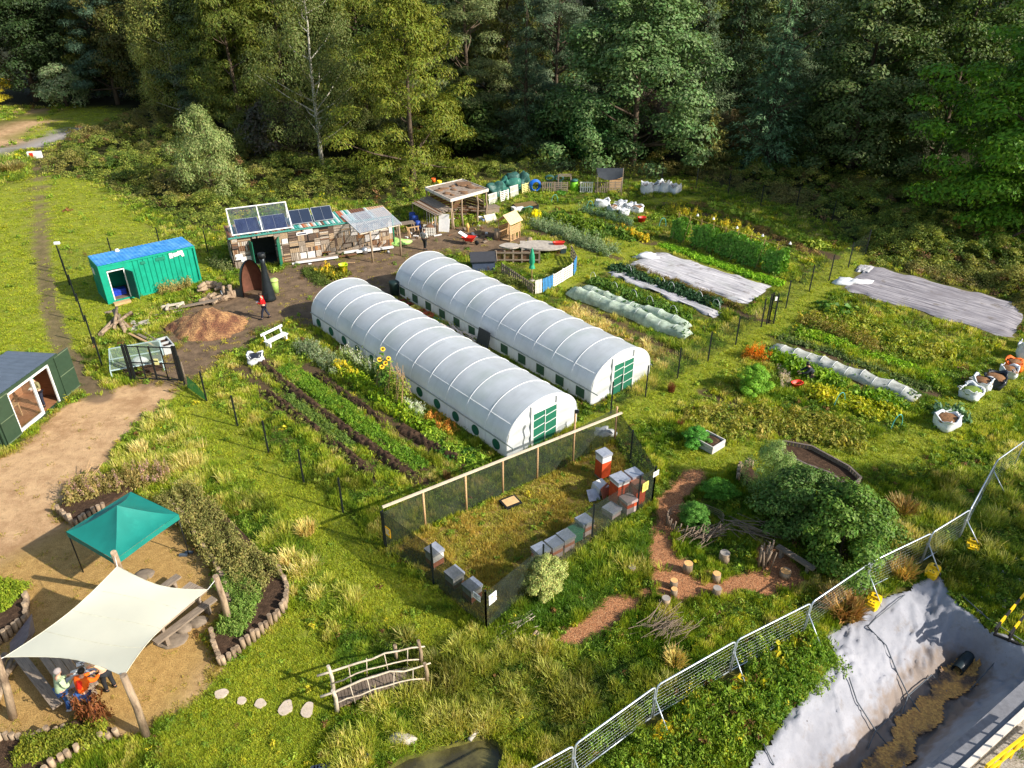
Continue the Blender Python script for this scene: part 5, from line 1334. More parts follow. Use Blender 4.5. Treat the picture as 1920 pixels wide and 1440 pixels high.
# raised cold frames behind playhouse
for px, lb, m1 in (((985, 392), "dark framed cold frame with a brown cover behind the playhouse", M("brown_cover", S(112, 92, 56), .8, .2)),):
    o = thing("cold_frame_bed", lb, "cold frame", G(*px), .5)
    b = MB(); b.b2((-1.1, -.5, 0), (1.1, -.44, .3)); b.b2((-1.1, .44, 0), (1.1, .5, .45)); b.b2((-1.1, -.44, 0), (-1.04, .44, .4)); b.b2((1.04, -.44, 0), (1.1, .44, .4)); b.build("box", m_black, o)
    MB().box((0, 0, .42), (2.0, .9, .03), rotm(.15, 0, 0)).build("cover", m1, o)
trug((990, 396), (.8, .55, .35), m_turq, "turquoise trough beside the cold frame", "trough")
b = MB().b2((-.45, -.3, 0), (.45, .3, .35)); b.b2((-.48, -.33, .35), (.48, .33, .4)); o = b.build("box", m_white, None, G(970, 396)); o.rotation_euler[2] = .5; tag(o, "white box left of the turquoise trough", "box")
# play corner: picnic slabs, hen coop, parasol, fence
m_conc = M("slab_concrete", S(176, 166, 152), .85, .2, 4, 0, .2, S(140, 132, 124), (.5, .7))
def mush(px, rx, ry, h, label, leg):
    o = thing("slab_table", label, "table", G(*px)); P = []; r = random.Random(px[0]); ph_ = r.uniform(0, 6)
    pts = [(rx * (1 + .1 * math.sin(3 * a + ph_)) * math.cos(a), ry * (1 + .1 * math.sin(2 * a + ph_)) * math.sin(a)) for a in np.linspace(0, 2 * PI, 20, False)]
    MB().poly(pts, h - .1, h).build("top", m_conc, o)
    for x, y in leg: MB().tube([(x, y, 0), (x, y, h - .1)], .14, 8).build("leg", m_log, o)
mush((956, 474), .75, .55, .6, "small irregular slab table on one log leg", [(0, 0)])
mush((1014, 472), 1.75, 1.05, .55, "large irregular slab table with stools around it", [(-1, 0), (1, 0), (0, .5)])
for px, s, lb in (((980, 464), .36, "dark topped stool at the left of the large slab table"), ((983, 476), .38, "pale topped stool at the near left of the large slab table"), ((987, 484), .4, "stool nearest the small fence by the slab table"), ((1056, 474), .42, "dark stool under the red pot")):
    o = thing("stool", lb, "stool", G(*px)); MB().b2((-s / 2, -s / 2, 0), (s / 2, s / 2, .4)).build("base", M("stool_dark", S(44, 62, 66), .7), o); MB().b2((-s / 2 - .03, -s / 2 - .03, .4), (s / 2 + .03, s / 2 + .03, .47)).build("seat", m_conc, o)
lathe_thing("log", [(0, 0), (.2, 0), (.19, .7), (0, .7)], m_log, (993, 462), "upright log behind the large slab table", "log")
trug((1047, 471), (.9, .4, .28), m_redp, "red planter of greens on the edge of the large slab table", "planter", .1, .45)
pa = thing("parasol", "closed green parasol on a wooden pole in the play corner", "parasol", G(997, 527))
MB().tube([(0, 0, 0), (0, 0, 2.3)], .03, 8).build("pole", m_fresh, pa)
P = []
for k in range(17):
    a = 2 * PI * (k % 16) / 16; f = 1 if k % 2 else .66; P.append([(rr * f * math.cos(a), rr * f * math.sin(a), z) for rr, z in ((.24, .95), (.17, 1.15), (.12, 1.2), (.21, 1.4), (.19, 1.8), (.1, 2.2), (.02, 2.42))])
MB().grid(P).build("canopy", M("parasol_green", S(40, 150, 110), .6, .2, 6), pa)
MB().lathe([(0, 0), (.22, 0), (.2, .1), (0, .1)], n=12).build("base", m_conc, pa)
hc = thing("hen_coop", "little dark roofed coop beside the second polytunnel", "coop", G(906, 503), .12)
b = MB(); b.b2((-.8, -.5, 0), (.8, .5, .8)); b.build("wall", M("coop_blue", S(62, 74, 96), .7, .15), hc)
b = MB(); b.add([(-.95, -.65, .75), (.95, -.65, .75), (.95, .05, 1.25), (-.95, .05, 1.25), (-.95, .65, .75), (.95, .65, .75)], [(0, 1, 2, 3), (3, 2, 5, 4)]); b.add([(-.95, -.65, .71), (.95, -.65, .71), (.95, .05, 1.21), (-.95, .05, 1.21), (-.95, .65, .71), (.95, .65, .71)], [(3, 2, 1, 0), (4, 5, 2, 3)]); b.build("roof", M("coop_roof", S(52, 54, 60), .8, .15), hc)
b = MB(); b.bar((.95, -.66, .74), (.95, .05, 1.26), .04, .08); b.bar((.95, .05, 1.26), (.95, .66, .74), .04, .08); b.build("trim", m_plank, hc)
rf = thing("rail_fence", "grey timber rail fence with pales between the coop and the parasol", "fence"); A0, A1 = G(930, 494), G(1011, 494)
for i in range(6):
    p_ = A0.lerp(A1, i / 5); MB().b2((p_.x - .06, p_.y - .05, 0), (p_.x + .06, p_.y + .05, 1.0)).build("post", m_plank, rf)
b = MB(); b.bar(A0 + Vector((0, -.07, .85)), A1 + Vector((0, -.07, .85)), .04, .12); b.bar(A0 + Vector((0, -.07, .3)), A1 + Vector((0, -.07, .3)), .04, .1); b.build("rail", m_plank, rf)
b = MB()
for i in range(40): p_ = A0.lerp(A1, (i + .5) / 40); b.b2((p_.x - .035, p_.y + .06, .05), (p_.x + .035, p_.y + .08, .95))
b.build("pales", m_brownw, rf)
pf = G(1003, 551), G(1033, 546), G(1076, 516), G(1081, 505)
def slat_fence(A0, A1, h, n, mat, label, vertical=True, thk=.025):
    o = thing("slatted_fence", label, "fence", A0, yaw(A0, A1), "fence panels of the play corner"); L = dist(A0, A1)
    b = MB()
    if vertical:
        for i in range(n): b.b2((L * (i + .18) / n, -thk, .03), (L * (i + .82) / n, 0, h))
    else:
        for i in range(n): b.b2((0, -thk, .05 + h * (i + .15) / n), (L, 0, .05 + h * (i + .75) / n))
    b.build("slats", mat, o); b = MB()
    if vertical: b.b2((0, .001, h * .3), (L, .05, h * .4)); b.b2((0, .001, h * .75), (L, .05, h * .85))
    else:
        for x in (.05, L / 2, L - .05): b.b2((x - .04, .001, 0), (x + .04, .06, h + .05))
    b.build("rail", mat, o)
slat_fence(G(1003, 552), G(1016, 549), 1.0, 5, m_palw, "white pallet fence panel at the near corner by the polytunnel")
slat_fence(G(1017, 549), G(1036, 541), 1.0, 7, m_palb, "bright blue pallet fence panel near the polytunnel")
slat_fence(G(1037, 540), G(1073, 518), .95, 6, m_palw, "long white fence panel with level slats", False)
slat_fence(G(1075, 517), G(1080, 507), 1.1, 3, m_palb, "narrow blue fence panel at the far right of the white slats")
slat_fence(G(1081, 503), G(1071, 483), .9, 4, m_plank, "grey open fence panel running back from the narrow blue one", False)
slat_fence(G(940, 512), G(1000, 553), .8, 16, m_plank, "grey fence of old boards along the side of the second polytunnel")
for px in ((1040, 531), (1053, 520), (1057, 513), (960, 522), (906, 470)):
    pass
# chip pile, logs, bench and the gate corner
m_chip = bpy.data.materials.new("wood_chip"); m_chip.use_nodes = True; t = NT(m_chip); p = t.n["Principled BSDF"]; ob_ = t.new("ShaderNodeTexCoord").outputs['Object']
v_ = t.new("ShaderNodeTexVoronoi"); v_.inputs['Scale'].default_value = 16; t.to(ob_, v_.inputs[0]); sc_ = t.new("ShaderNodeSeparateColor"); t.to(v_.outputs['Color'], sc_.inputs[0])
c_ = t.mix(sc_.outputs[0], S(192, 146, 94), S(112, 76, 50)); n_ = t.noise(ob_, 1.1, 3); c_ = t.mix(t.mr(n_, .44, .62), c_, t.mix(sc_.outputs[1], S(128, 82, 54), S(88, 56, 38))); t.to(c_, p.inputs['Base Color']); p.inputs['Roughness'].default_value = .9
b_ = t.new("ShaderNodeBump"); b_.inputs['Strength'].default_value = 1; b_.inputs['Distance'].default_value = .05; t.to(v_.outputs['Distance'], b_.inputs['Height']); t.to(b_.outputs[0], p.inputs['Normal'])
ca = G(392, 612); N_ = 60; ax, ay = 2.4, 1.9
V = []; xs = np.linspace(-1.15, 1.15, N_); XX, YY = np.meshgrid(xs * ax, xs * ay); rr = np.hypot(XX / ax, YY / ay) + (fbm(XX * 1.2 + 5, YY * 1.2, 2) - .5) * .35
ZZ = 1.25 * np.clip(1 - rr, 0, 1) ** .9 + .10 * (fbm(XX * 3, YY * 3, 4) - .5) * (rr < 1.02) - .03 * (rr > 1.0)
ii = np.arange(N_ * N_).reshape(N_, N_); F = np.stack([ii[:-1, :-1], ii[:-1, 1:], ii[1:, 1:], ii[1:, :-1]], -1).reshape(-1, 4)
o = link("wood_chip_pile", np_mesh("wood_chip_pile", np.stack([XX, YY, ZZ], -1).reshape(-1, 3), F, m_chip, True)); o.location = ca
tag(o, "heap of orange brown wood chip in the yard", "wood chip heap")
def logs(px, n, L, rad, rz, seed, label, spread=(.8, .5), upright=False, cat="log pile", mats=None):
    r = random.Random(seed); b = MB()
    for i in range(n):
        x, y = r.uniform(-1, 1) * spread[0], r.uniform(-1, 1) * spread[1]; a = rz + r.uniform(-.5, .5); l = L * r.uniform(.6, 1.2); q = rad * r.uniform(.6, 1.2); z = q + r.random() * .35 * (1 - abs(x) / (spread[0] + .1))
        b.m = 0
        if upright: b.tube([(x, y, 0), (x + r.uniform(-.1, .1), y + r.uniform(-.1, .1), l)], q, 7)
        else: b.tube([(x - l / 2 * math.cos(a), y - l / 2 * math.sin(a), max(q, z + r.uniform(-.2, .2))), (x + l / 2 * math.cos(a), y + l / 2 * math.sin(a), max(q, z + r.uniform(-.2, .3)))], q, 7)
    return tag(b.build(cat.replace(' ', '_'), mats or m_log, None, G(*px)), label, cat)
logs((408, 566), 26, .8, .09, 1.0, 1, "pile of split logs above the wood chip heap", (.75, .4))
logs((424, 560), 9, .75, .11, 0, 2, "row of upright logs behind the split log pile", (.55, .2), True, "upright logs")
logs((392, 545), 10, .6, .14, .4, 3, "round logs lying by the right end of the green container", (.7, .35))
logs((222, 612), 5, 2.6, .13, 1.9, 5, "long logs lying below the container door", (.4, .3))
r = random.Random(31); b = MB()
for i in range(16):
    b.box((r.uniform(-.9, .9), r.uniform(-.7, .5), .06), (r.uniform(.2, .5), r.uniform(.15, .4), .1), rotm(r.uniform(-.2, .2), r.uniform(-.2, .2), r.uniform(0, 3)))
tag(b.build("rubble_heap", m_conc, None, G(248, 612)), "heap of broken grey slabs beside the long logs", "rubble heap")
b = MB(); b.bar((-1.5, .9, .15), (1.3, -1.2, .18), .14, .05); b.m = 1; b.bar((-1.4, 1.2, .1), (1.0, -.6, .12), .18, .05); b.bar((-.9, 1.4, .06), (1.3, -.7, .06), .12, .04)
tag(b.build("plank_pile", [m_fresh, m_plank], None, G(278, 642)), "long fresh planks lying between the glass frame and the sink", "planks")
b = MB(); b.bar((-1.6, -.9, .2), (1.2, .5, .25), .2, .08); b.bar((-1.2, -.5, .1), (1.5, .8, .3), .25, .06); b.bar((-2.1, -1.35, .06), (-.5, -.6, .08), .12, .06)
tag(b.build("plank_pile", m_plank, None, G(366, 576)), "grey planks on the upper edge of the chip heap", "planks")
b = MB()
for A_0, A_1 in (((0, 0), (1.1, .45)), ((.25, .35), (.5, -.5)), ((1.05, .7), (1.0, -.1))): b.bar((*A_0, .3), (*A_1, .34), .13, .11); b.bar((*A_0, 0), (*A_0, .34), .1, .1)
tag(b.build("garden_seat", M("bleached_wood", S(196, 184, 164), .85, .15), None, G(306, 583)), "broken bleached wooden seat in the grass before the container", "seat")
o = thing("cold_frame_bed", "glazed cold frame with a pale blue metal edge behind the gate", "cold frame", G(212, 712), .42)
fw, fd, h0, h1 = 2.55, 1.9, .55, .95
b = MB()
for a_, c_ in (((0, 0, h0), (fw, 0, h0)), ((0, fd, h1), (fw, fd, h1)), ((0, 0, h0), (0, fd, h1)), ((fw, 0, h0), (fw, fd, h1)), ((0, 0, 0), (0, 0, h0)), ((fw, 0, 0), (fw, 0, h0)), ((0, fd, 0), (0, fd, h1)), ((fw, fd, 0), (fw, fd, h1)), ((0, fd * .5, (h0 + h1) / 2), (fw, fd * .5, (h0 + h1) / 2))): b.bar(a_, c_, .05, .05)
b.build("frame", M("pale_blue_metal", S(176, 198, 200), .5, .1), o); b = MB(); b.add([(0, 0, h0 + .03), (fw, 0, h0 + .03), (fw, fd, h1 + .03), (0, fd, h1 + .03)], [(0, 1, 2, 3)])
b.build("glass", Msheer("frame_glass", S(150, 170, 150), .35, .1, .1, 3, 0), o)
b = MB(); b.b2((.05, .05, 0), (fw - .05, fd - .05, .12)); b.build("bed", m_soil, o)
MB().blob((1.4, 1.0, .35), (.35, .3, .25), 4, .3).build("contents", m_bag, o)
sk = thing("stone_trough", "grey double trough sink full of dark soil by the gate", "trough", G(313, 655), -.9)
b = MB(); w2, l2, hh = .62, 1.35, .5
for lo, hi in (((-l2 / 2, -w2 / 2, 0), (l2 / 2, -w2 / 2 + .07, hh)), ((-l2 / 2, w2 / 2 - .07, 0), (l2 / 2, w2 / 2, hh)), ((-l2 / 2, -w2 / 2 + .07, 0), (-l2 / 2 + .07, w2 / 2 - .07, hh)), ((l2 / 2 - .07, -w2 / 2 + .07, 0), (l2 / 2, w2 / 2 - .07, hh)), ((-.035, -w2 / 2 + .07, 0), (.035, w2 / 2 - .07, hh - .02))): b.b2(lo, hi)
b.build("trough", M("trough_grey", S(176, 178, 176), .7, .12), sk); MB().b2((-l2 / 2 + .07, -w2 / 2 + .07, 0), (l2 / 2 - .07, w2 / 2 - .07, hh - .14)).build("soil", m_soil, sk)
bc = thing("bench", "white painted bench on the grass edge by the yard", "bench", G(520, 646), yaw(G(507, 653), G(538, 640)) + .12)
b = MB(); Lb = 1.5
b.b2((-Lb / 2, -.2, .42), (Lb / 2, .0, .47)); b.b2((-Lb / 2, .02, .42), (Lb / 2, .2, .47)); b.build("seat", m_white, bc)
b = MB(); b.box((0, .3, .84), (Lb + .1, .04, .14), rotm(-.15, 0, 0)); b.build("backrest", m_white, bc)
for x in (-.6, .6):
    MB().b2((x - .05, -.18, 0), (x + .05, -.08, .42)).build("leg", m_white, bc)
    b = MB(); b.b2((x - .05, .1, 0), (x + .05, .2, .42)); b.bar((x, .18, .42), (x, .32, .92), .09, .05); b.build("leg", m_white, bc)
# tall stove and upright half boat
bo = thing("boat_shelter", "old half boat stood on end as a dark shelter with a brown inside", "boat shelter", G(478, 553), .75)
def shell(inset, H):
    P = []
    for i in range(22):
        t_ = i / 21; w_ = (.78 - inset) * (1 - t_ ** 3.2) ** .6; d = (1.0 - inset) * (1 - t_ ** 2.4) ** .6
        row = []
        for j in range(17):
            a = PI * j / 16; row.append((-w_ * math.cos(a), d * math.sin(a) ** .8, t_ * H))
        P.append(row)
    return P
MB().grid(shell(0, 2.5)).build("hull", M("hull_dark", S(60, 64, 68), .6, .2, 3, 0, .1, S(92, 96, 100), (.55, .7)), bo)
MB().grid(shell(.06, 2.42)).build("lining", M("hull_brown", S(104, 66, 50), .7, .25, 4), bo)
sv = thing("stove", "tall black tapering metal stove with a capped flue", "stove", G(505, 562))
MB().lathe([(0, .02), (.46, .02), (.44, .2), (.32, 1.0), (.2, 1.9), (.16, 2.5), (.16, 3.0), (0, 3.0)], n=24).build("body", M("stove_black", S(44, 50, 54), .35, .2, 3, .4), sv)
MB().lathe([(.17, 2.9), (.235, 2.9), (.235, 3.2), (.17, 3.22), (.12, 3.15), (0, 3.1)], n=20).build("cap", m_black, sv)
MB().b2((-.14, -.5, .25), (.14, -.38, .6)).build("door", m_black, sv)
# stuff under the canopy
table("work_bench", (708, 447), .45, 2.0, .8, .8, m_brownw, "cluttered brown bench under the clear canopy", "work bench")
lathe_thing("boiler", [(0, 0), (.2, .03), (.3, .25), (.24, .48), (.1, .55), (0, .56)], M("steel", S(180, 184, 188), .3, .1, 4, .8), (684, 476), "shiny steel pot at the left canopy post", "pot")
logs((712, 466), 18, .9, .05, .8, 21, "heap of tools and timber under the clear canopy", (.7, .35), cat="timber heap", mats=m_brownw)
tag(MB().blob((0, 0, .2), (.9, .5, .3), 3, .4, 14, 7).build("tarpaulin", M("lime_sheet", S(176, 220, 120), .5, .15, 3, 0, .3, S(120, 190, 130)), None, G(747, 459)), "crumpled lime green sheet behind the right canopy post", "tarpaulin")
b = MB()
for x, y in ((-.5, -.4), (.5, -.4), (-.5, .4), (.5, .4)): b.b2((x - .03, y - .03, 0), (x + .03, y + .03, .7))
for i in range(5): b.b2((-.5, -.43, .1 + .13 * i), (.5, -.4, .18 + .13 * i)); b.b2((-.5, .4, .1 + .13 * i), (.5, .43, .18 + .13 * i))
for i in range(5): b.b2((-.42 + .19 * i, -.45, .08), (-.36 + .19 * i, -.43, .72))
b.m = 1; b.blob((0, 0, .6), (.45, .38, .25), 5, .4, 12, 6)
tag(b.build("pallet_crate", [m_palw, m_brownw], None, G(806, 440)), "white lattice crate filled with brown wood scraps", "crate")

r = random.Random(91)
for (cx_, cy_, sx_, sy_, nn_) in ((705, 462, 40, 12, 16), (790, 445, 30, 10, 12), (880, 432, 50, 12, 16), (905, 446, 40, 10, 10), (600, 492, 60, 8, 8), (420, 540, 30, 12, 10), (985, 380, 30, 8, 8), (270, 600, 50, 25, 12), (855, 405, 30, 8, 8)):
    for i in range(nn_):
        L1 = r.uniform(.15, .8); b = MB().box((0, 0, .04), (L1, r.uniform(.05, .2), r.uniform(.03, .14)), rotm(r.uniform(-.15, .15), r.uniform(-.1, .1), 0))
        o = b.build("wood_scrap", r.choice([m_plank, m_fresh, m_brownw, m_brownw, m_white, m_dark, m_plank]), None, G(cx_ + r.gauss(0, sx_ / 2), cy_ + r.gauss(0, sy_ / 2))); o.rotation_euler[2] = r.uniform(0, 3)
        tag(o, "odd piece of scrap lying about the working yard", "scrap", "scraps lying about the yard")
# ---------------------------------------------------------------- fences
m_wire = Msheer("wire_mesh", S(40, 48, 44), .10, .6, .1, 3, 0)
m_scrim = Msheer("windbreak_mesh", S(36, 48, 40), .68, .8, .25, 1.2, .15, .12)
m_post = M("fence_post_black", S(26, 32, 32), .6, .2)
def post_fence(name, label, pts, h, mesh=True, mesh_mat=None, lean=0, rad=.032, cat="fence", zb=.05):
    o = thing(name, label, cat)
    for p_ in pts: MB().b2((p_[0] - rad, p_[1] - rad, 0), (p_[0] + rad, p_[1] + rad, h)).build("post", m_post, o)
    if mesh:
        b = MB()
        for a_, c_ in zip(pts, pts[1:]): b.add([(a_[0], a_[1], zb), (c_[0], c_[1], zb), (c_[0], c_[1], h - .05), (a_[0], a_[1], h - .05)], [(0, 1, 2, 3)])
        b.build("mesh", mesh_mat or m_wire, o)
    return o
post_fence("mesh_fence", "black post and mesh fence running from the gate back past the container", [G(*q) for q in ((193, 690), (176, 647), (159, 604), (144, 566), (131, 535), (121, 508), (214, 492), (303, 472), (390, 452))][:6], 1.9)
post_fence("mesh_fence", "black post fence seen behind the green container", [G(*q) for q in ((124, 515), (214, 492), (303, 472), (391, 478))], 1.9)
fl = thing("floodlight", "white box lamp on top of the first fence post at far left", "lamp", G(119, 506))
MB().tube([(0, 0, 1.85), (0, 0, 2.0)], .02, 6).build("bracket", m_black, fl); MB().box((.16, -.02, 2.02), (.36, .2, .16), .2).build("lamp", m_white, fl)
post_fence("mesh_fence", "black post fence along the tall grass below the vegetable rows", [G(*q) for q in ((347, 722), (388, 753), (446, 800), (504, 850), (570, 906), (643.5, 961), (722, 1026))], 1.75)
post_fence("mesh_fence", "black post fence between the polytunnels and the right hand field", [G(*q) for q in ((1183, 806), (1145, 777), (1210, 745), (1270, 710), (1327, 678), (1379, 647), (1427, 613))][1:], 1.85)
post_fence("mesh_fence", "black post fence climbing right past the white sheets to the brambles", [G(*q) for q in ((1450, 607), (1473, 578), (1517, 547), (1554, 527), (1590, 502), (1622, 478))], 1.9)
post_fence("mesh_fence", "black post fence in front of the shaded brambles", [G(*q) for q in ((1622, 476), (1559, 418), (1493, 390), (1426, 386), (1365, 363), (1305, 352))], 1.9)
post_fence("mesh_fence", "black posts behind the compost bays and pallets", [G(*q) for q in ((1240, 343), (1117, 341), (990, 340), (938, 346))], 2.0)
g_ = thing("field_gate", "narrow black gate between the fence runs with a white tag", "gate")
for q in ((1437, 608), (1441, 605), (1450, 607)):
    p_ = G(*q); MB().b2((p_.x - .035, p_.y - .035, 0), (p_.x + .035, p_.y + .035, 2.0)).build("post", m_post, g_)
p0, p1 = G(1441, 605), G(1450, 607); b = MB()
for z in (.15, 1.0, 1.8): b.bar(p0 + Vector((0, 0, z)), p1 + Vector((0, 0, z)), .04, .04)
b.build("bars", m_post, g_); p_ = G(1456, 560, 1.55); MB().box(p_, (.22, .03, .26), .4).build("tag", m_white, g_)
# double gate
ga, gb_ = G(250, 712), G(341, 715)
gt = thing("double_gate", "black steel double gate with a yellow notice at the yard entrance", "gate", ga, yaw(ga, gb_)); L = dist(ga, gb_); Hh = 2.05
for x in (-.08, .1, L - .06, L + .06): MB().b2((x - .05, -.05, 0), (x + .05, .05, Hh + .05)).build("post", m_black, gt)
for s in (0, 1):
    x0, x1 = (.16, L / 2 - .02) if s == 0 else (L / 2 + .02, L - .12); b = MB()
    for z in (.1, 1.05, Hh - .05): b.bar((x0, 0, z), (x1, 0, z), .04, .05)
    for x in (x0, (x0 + x1) / 2, x1): b.bar((x, 0, .1), (x, 0, Hh), .045, .045)
    lf = b.build("gate_leaf", m_black, gt)
    if s == 0: MB().bar((x1 - .1, -.03, 1.2), (x1 + .35, -.03, 1.2), .05, .06).build("bolt", m_black, lf)
MB().b2((L / 2 + .12, -.045, .98), (L / 2 + .36, -.028, 1.34)).build("notice", M("notice_yellow", S(226, 222, 150), .6, .05, 20, 0, 0, S(120, 130, 90), (.6, .63)), gt)
o = thing("mesh_screen", "slanting roll of green mesh beside the first fence post by the gate", "mesh screen")
a_, c_ = G(352, 728), G(386, 752); b = MB(); b.grid([[a_ + Vector((0, 0, .05)), a_ + Vector((.1, 0, .75))], [a_.lerp(c_, .5) + Vector((0, 0, .03)), a_.lerp(c_, .5) + Vector((.1, 0, .62))], [c_ + Vector((0, 0, .02)), c_ + Vector((.05, 0, .35))]]); b.build("mesh", Msheer("bright_green_mesh", S(52, 150, 78), .85, .7, .15, 6, .2), o)
b = MB(); b.tube([a_, a_ + Vector((-.05, .1, 1.5))], .02, 5); b.build("stake", m_plank, o)
# ---------------------------------------------------------------- apiary
def fence_run(name, label, pts, h, mat, cat): return post_fence(name, label, pts, h, True, mat, cat=cat)
apA, apB = G(725, 1030), G(912, 1184)
fence_run("windbreak_fence", "dark windbreak mesh fence on black posts along the near left side of the hives", [apA, G(813, 1096), apB], 1.9, m_scrim, "fence")
fence_run("windbreak_fence", "dark windbreak mesh fence on black posts along the near right side of the hives", [apB, G(1017, 1094), G(1109, 1016), G(1194, 960), G(1222, 942)], 1.85, Msheer("windbreak_mesh_light", S(38, 48, 42), .44, .8, .25, 1.2, .15, .1), "fence")
fence_run("windbreak_fence", "dark windbreak mesh fence bending back at the right end of the hives", [G(1222, 942), G(1181, 868), G(1153, 826)], 1.75, m_scrim, "fence")
rl = thing("rail_fence", "windbreak fence with a pale top rail on timber posts behind the hives", "fence")
tops = [G(717, 951, 1.85), G(1166, 774, 1.85)]
for q, h in (((798, 990), 1.8), ((875, 958), 1.8), ((943, 926), 1.8), ((1007, 898), 1.8), ((1074, 868), 2.75), ((1152, 826), 1.85)):
    p_ = G(*q); MB().tube([p_, p_ + Vector((0, 0, h))], .045, 8).build("post", m_fresh, rl)
A0 = Vector((apA.x, apA.y, 0)); A1 = Vector((tops[1].x, tops[1].y, 0)); b = MB(); b.bar(tops[0], tops[1], .09, .07); b.build("rail", M("pale_rail", S(206, 190, 164), .8, .15, 3, 0, .1, S(170, 152, 128)), rl)
ps = [apA] + [G(*q) for q in ((798, 990), (875, 958), (943, 926), (1007, 898), (1074, 868), (1152, 826))]; b = MB()
for a_, c_ in zip(ps, ps[1:]): b.add([(a_.x, a_.y, .03), (c_.x, c_.y, .03), (c_.x, c_.y, 1.8), (a_.x, a_.y, 1.8)], [(0, 1, 2, 3)])
b.build("mesh", Msheer("windbreak_mesh_thin", S(44, 52, 42), .52, .8, .25, 1.2, .15, .12), rl)
p_ = G(1078, 780, 2.2); MB().box((G(1074, 868).x + .06, G(1074, 868).y, 2.7), (.16, .1, .14)).build("camera_box", m_black, rl)
m_card = M("notice_white", (.86, .85, .82), .6, .04, 26, 0, 0, S(150, 140, 136), (.56, .6))
def notice(px, py, z, w_, h, rz, label, mats, base):
    c = G(px, py, z); o = thing("notice", label, "notice", (c.x, c.y, 0), rz, "notices on the hive fence")
    MB().b2((-w_ / 2, -.012, z - h / 2), (w_ / 2, .012, z + h / 2)).build("board", mats[0], o)
    b = MB()
    for k in range(5): b.b2((-w_ * .4, -.016, z + h * (.3 - .13 * k)), (w_ * (.4 - .12 * (k % 3)), -.013, z + h * (.34 - .13 * k)))
    b.build("print", mats[1], o)
m_ink = M("ink", S(60, 56, 60), .7); m_inko = M("ink_orange", S(230, 130, 40), .6); m_noty = M("notice_orange", S(240, 176, 40), .6, .05)
yl = yaw(apA, apB); yr = yaw(apB, G(1194, 960))
def on_fence(a_, c_, t_, off): 
    p_ = a_.lerp(c_, t_); n_ = Vector((c_.y - a_.y, a_.x - c_.x, 0)).normalized(); return p_ + n_ * off
def notice2(a_, c_, t_, z, w_, h, label, mb, mi):
    p_ = on_fence(a_, c_, t_, .035); o = thing("notice", label, "notice", (p_.x, p_.y, 0), yaw(a_, c_), "notices on the hive fence")
    MB().b2((-w_ / 2, -.012, z - h / 2), (w_ / 2, .012, z + h / 2)).build("board", mb, o); b = MB()
    for k in range(5): b.b2((-w_ * .4, -.016, z + h * (.28 - .14 * k)), (w_ * (.4 - .14 * (k % 3)), -.013, z + h * (.33 - .14 * k)))
    b.build("print", mi, o)
notice2(apA, apB, .05, 1.05, .3, .42, "orange edged notice at the left corner of the hive fence", m_noty, m_card)
notice2(apA, apB, .93, 1.35, .34, .26, "white notice left of the near corner post of the hive fence", m_card, m_ink)
notice2(apB, G(1017, 1094), .10, 1.35, .36, .42, "white notice with an orange symbol right of the near corner post", m_card, m_inko)
notice2(G(1194, 960), G(1222, 942), .35, 1.15, .36, .42, "yellow notice near the right corner of the hive fence", M("notice_yellow2", S(244, 220, 110), .6), m_ink)
notice2(G(1194, 960), G(1222, 942), 1.0, 1.5, .34, .24, "white notice on the right corner post of the hive fence", m_card, m_ink)
m_hroof = M("hive_roof", S(178, 182, 190), .4, .12, 6, .35, .1, S(140, 146, 156), (.5, .7)); m_hbox = Mwood("hive_cedar", S(176, 112, 84), S(140, 86, 64)); m_hor = M("hive_red", S(196, 76, 36), .65, .2, 5, 0, .1, S(150, 56, 32)); m_hgrey = M("hive_grey", S(168, 150, 146), .7, .15); m_hgrn = M("hive_green", S(40, 104, 70), .65, .15); m_hwhite = M("hive_white", S(214, 212, 206), .7, .1)
def hive(px, label, layers, rz=.62, roof=m_hroof, s=.48, stand=.12):
    o = thing("beehive", label, "beehive", G(*px), rz, "beehives"); z = stand
    if stand:
        b = MB()
        for x in (-.2, .2): b.b2((x - .03, -.24, 0), (x + .03, .24, stand))
        b.build("stand", m_plank, o)
    for h, m_ in layers:
        MB().b2((-s / 2, -s / 2, z + .004), (s / 2, s / 2, z + h)).build("box", m_, o); z += h
    if roof:
        b = MB(); b.b2((-s / 2 - .03, -s / 2 - .03, z), (s / 2 + .03, s / 2 + .03, z + .12)); b.build("roof", roof, o)
    return o
hive((1035 - 22, 1058), "hive at the near left end of the row on the plank", [(.22, m_hgrey), (.2, m_hbox), (.15, m_hgrey)], .62)
hive((1038, 1044), "second hive of the row on the plank counting from the near end", [(.22, m_hgrey), (.15, m_hbox), (.15, m_hgrey)])
hive((1060, 1030), "third hive on the plank next to the green box", [(.22, m_hgrey), (.15, m_hbox), (.14, m_hgrey)])
hive((1078, 1014), "low dark green hive box between grey hives on the plank", [(.24, m_hgrn), (.14, m_hgrn)], .62, M("hive_green_lid", S(46, 112, 78), .6), .42)
hive((1094, 1002), "hive at the far right end of the plank", [(.22, m_hgrey), (.18, m_hbox), (.15, m_hgrey)])
hive((1146, 968), "single low hive standing alone near the right fence", [(.22, m_hgrey)], .75, m_hroof, .52)
hive((816, 1058), "white hive alone by the near left fence post", [(.24, m_hbox), (.3, m_hwhite)], .75)
hive((853, 1098), "hive with a grey marked lid left of the corner pair", [(.2, m_hbox), (.24, m_hwhite)], .75)
hive((886, 1122), "hive closest to the near corner of the fence", [(.24, m_hbox), (.22, m_hwhite)], .75)
hive((1129, 894), "tall hive with an upturned white lid at the back of the stack", [(.3, m_hor), (.3, m_hor), (.2, m_hor), (.14, m_hwhite), (.14, m_hwhite)], .55)
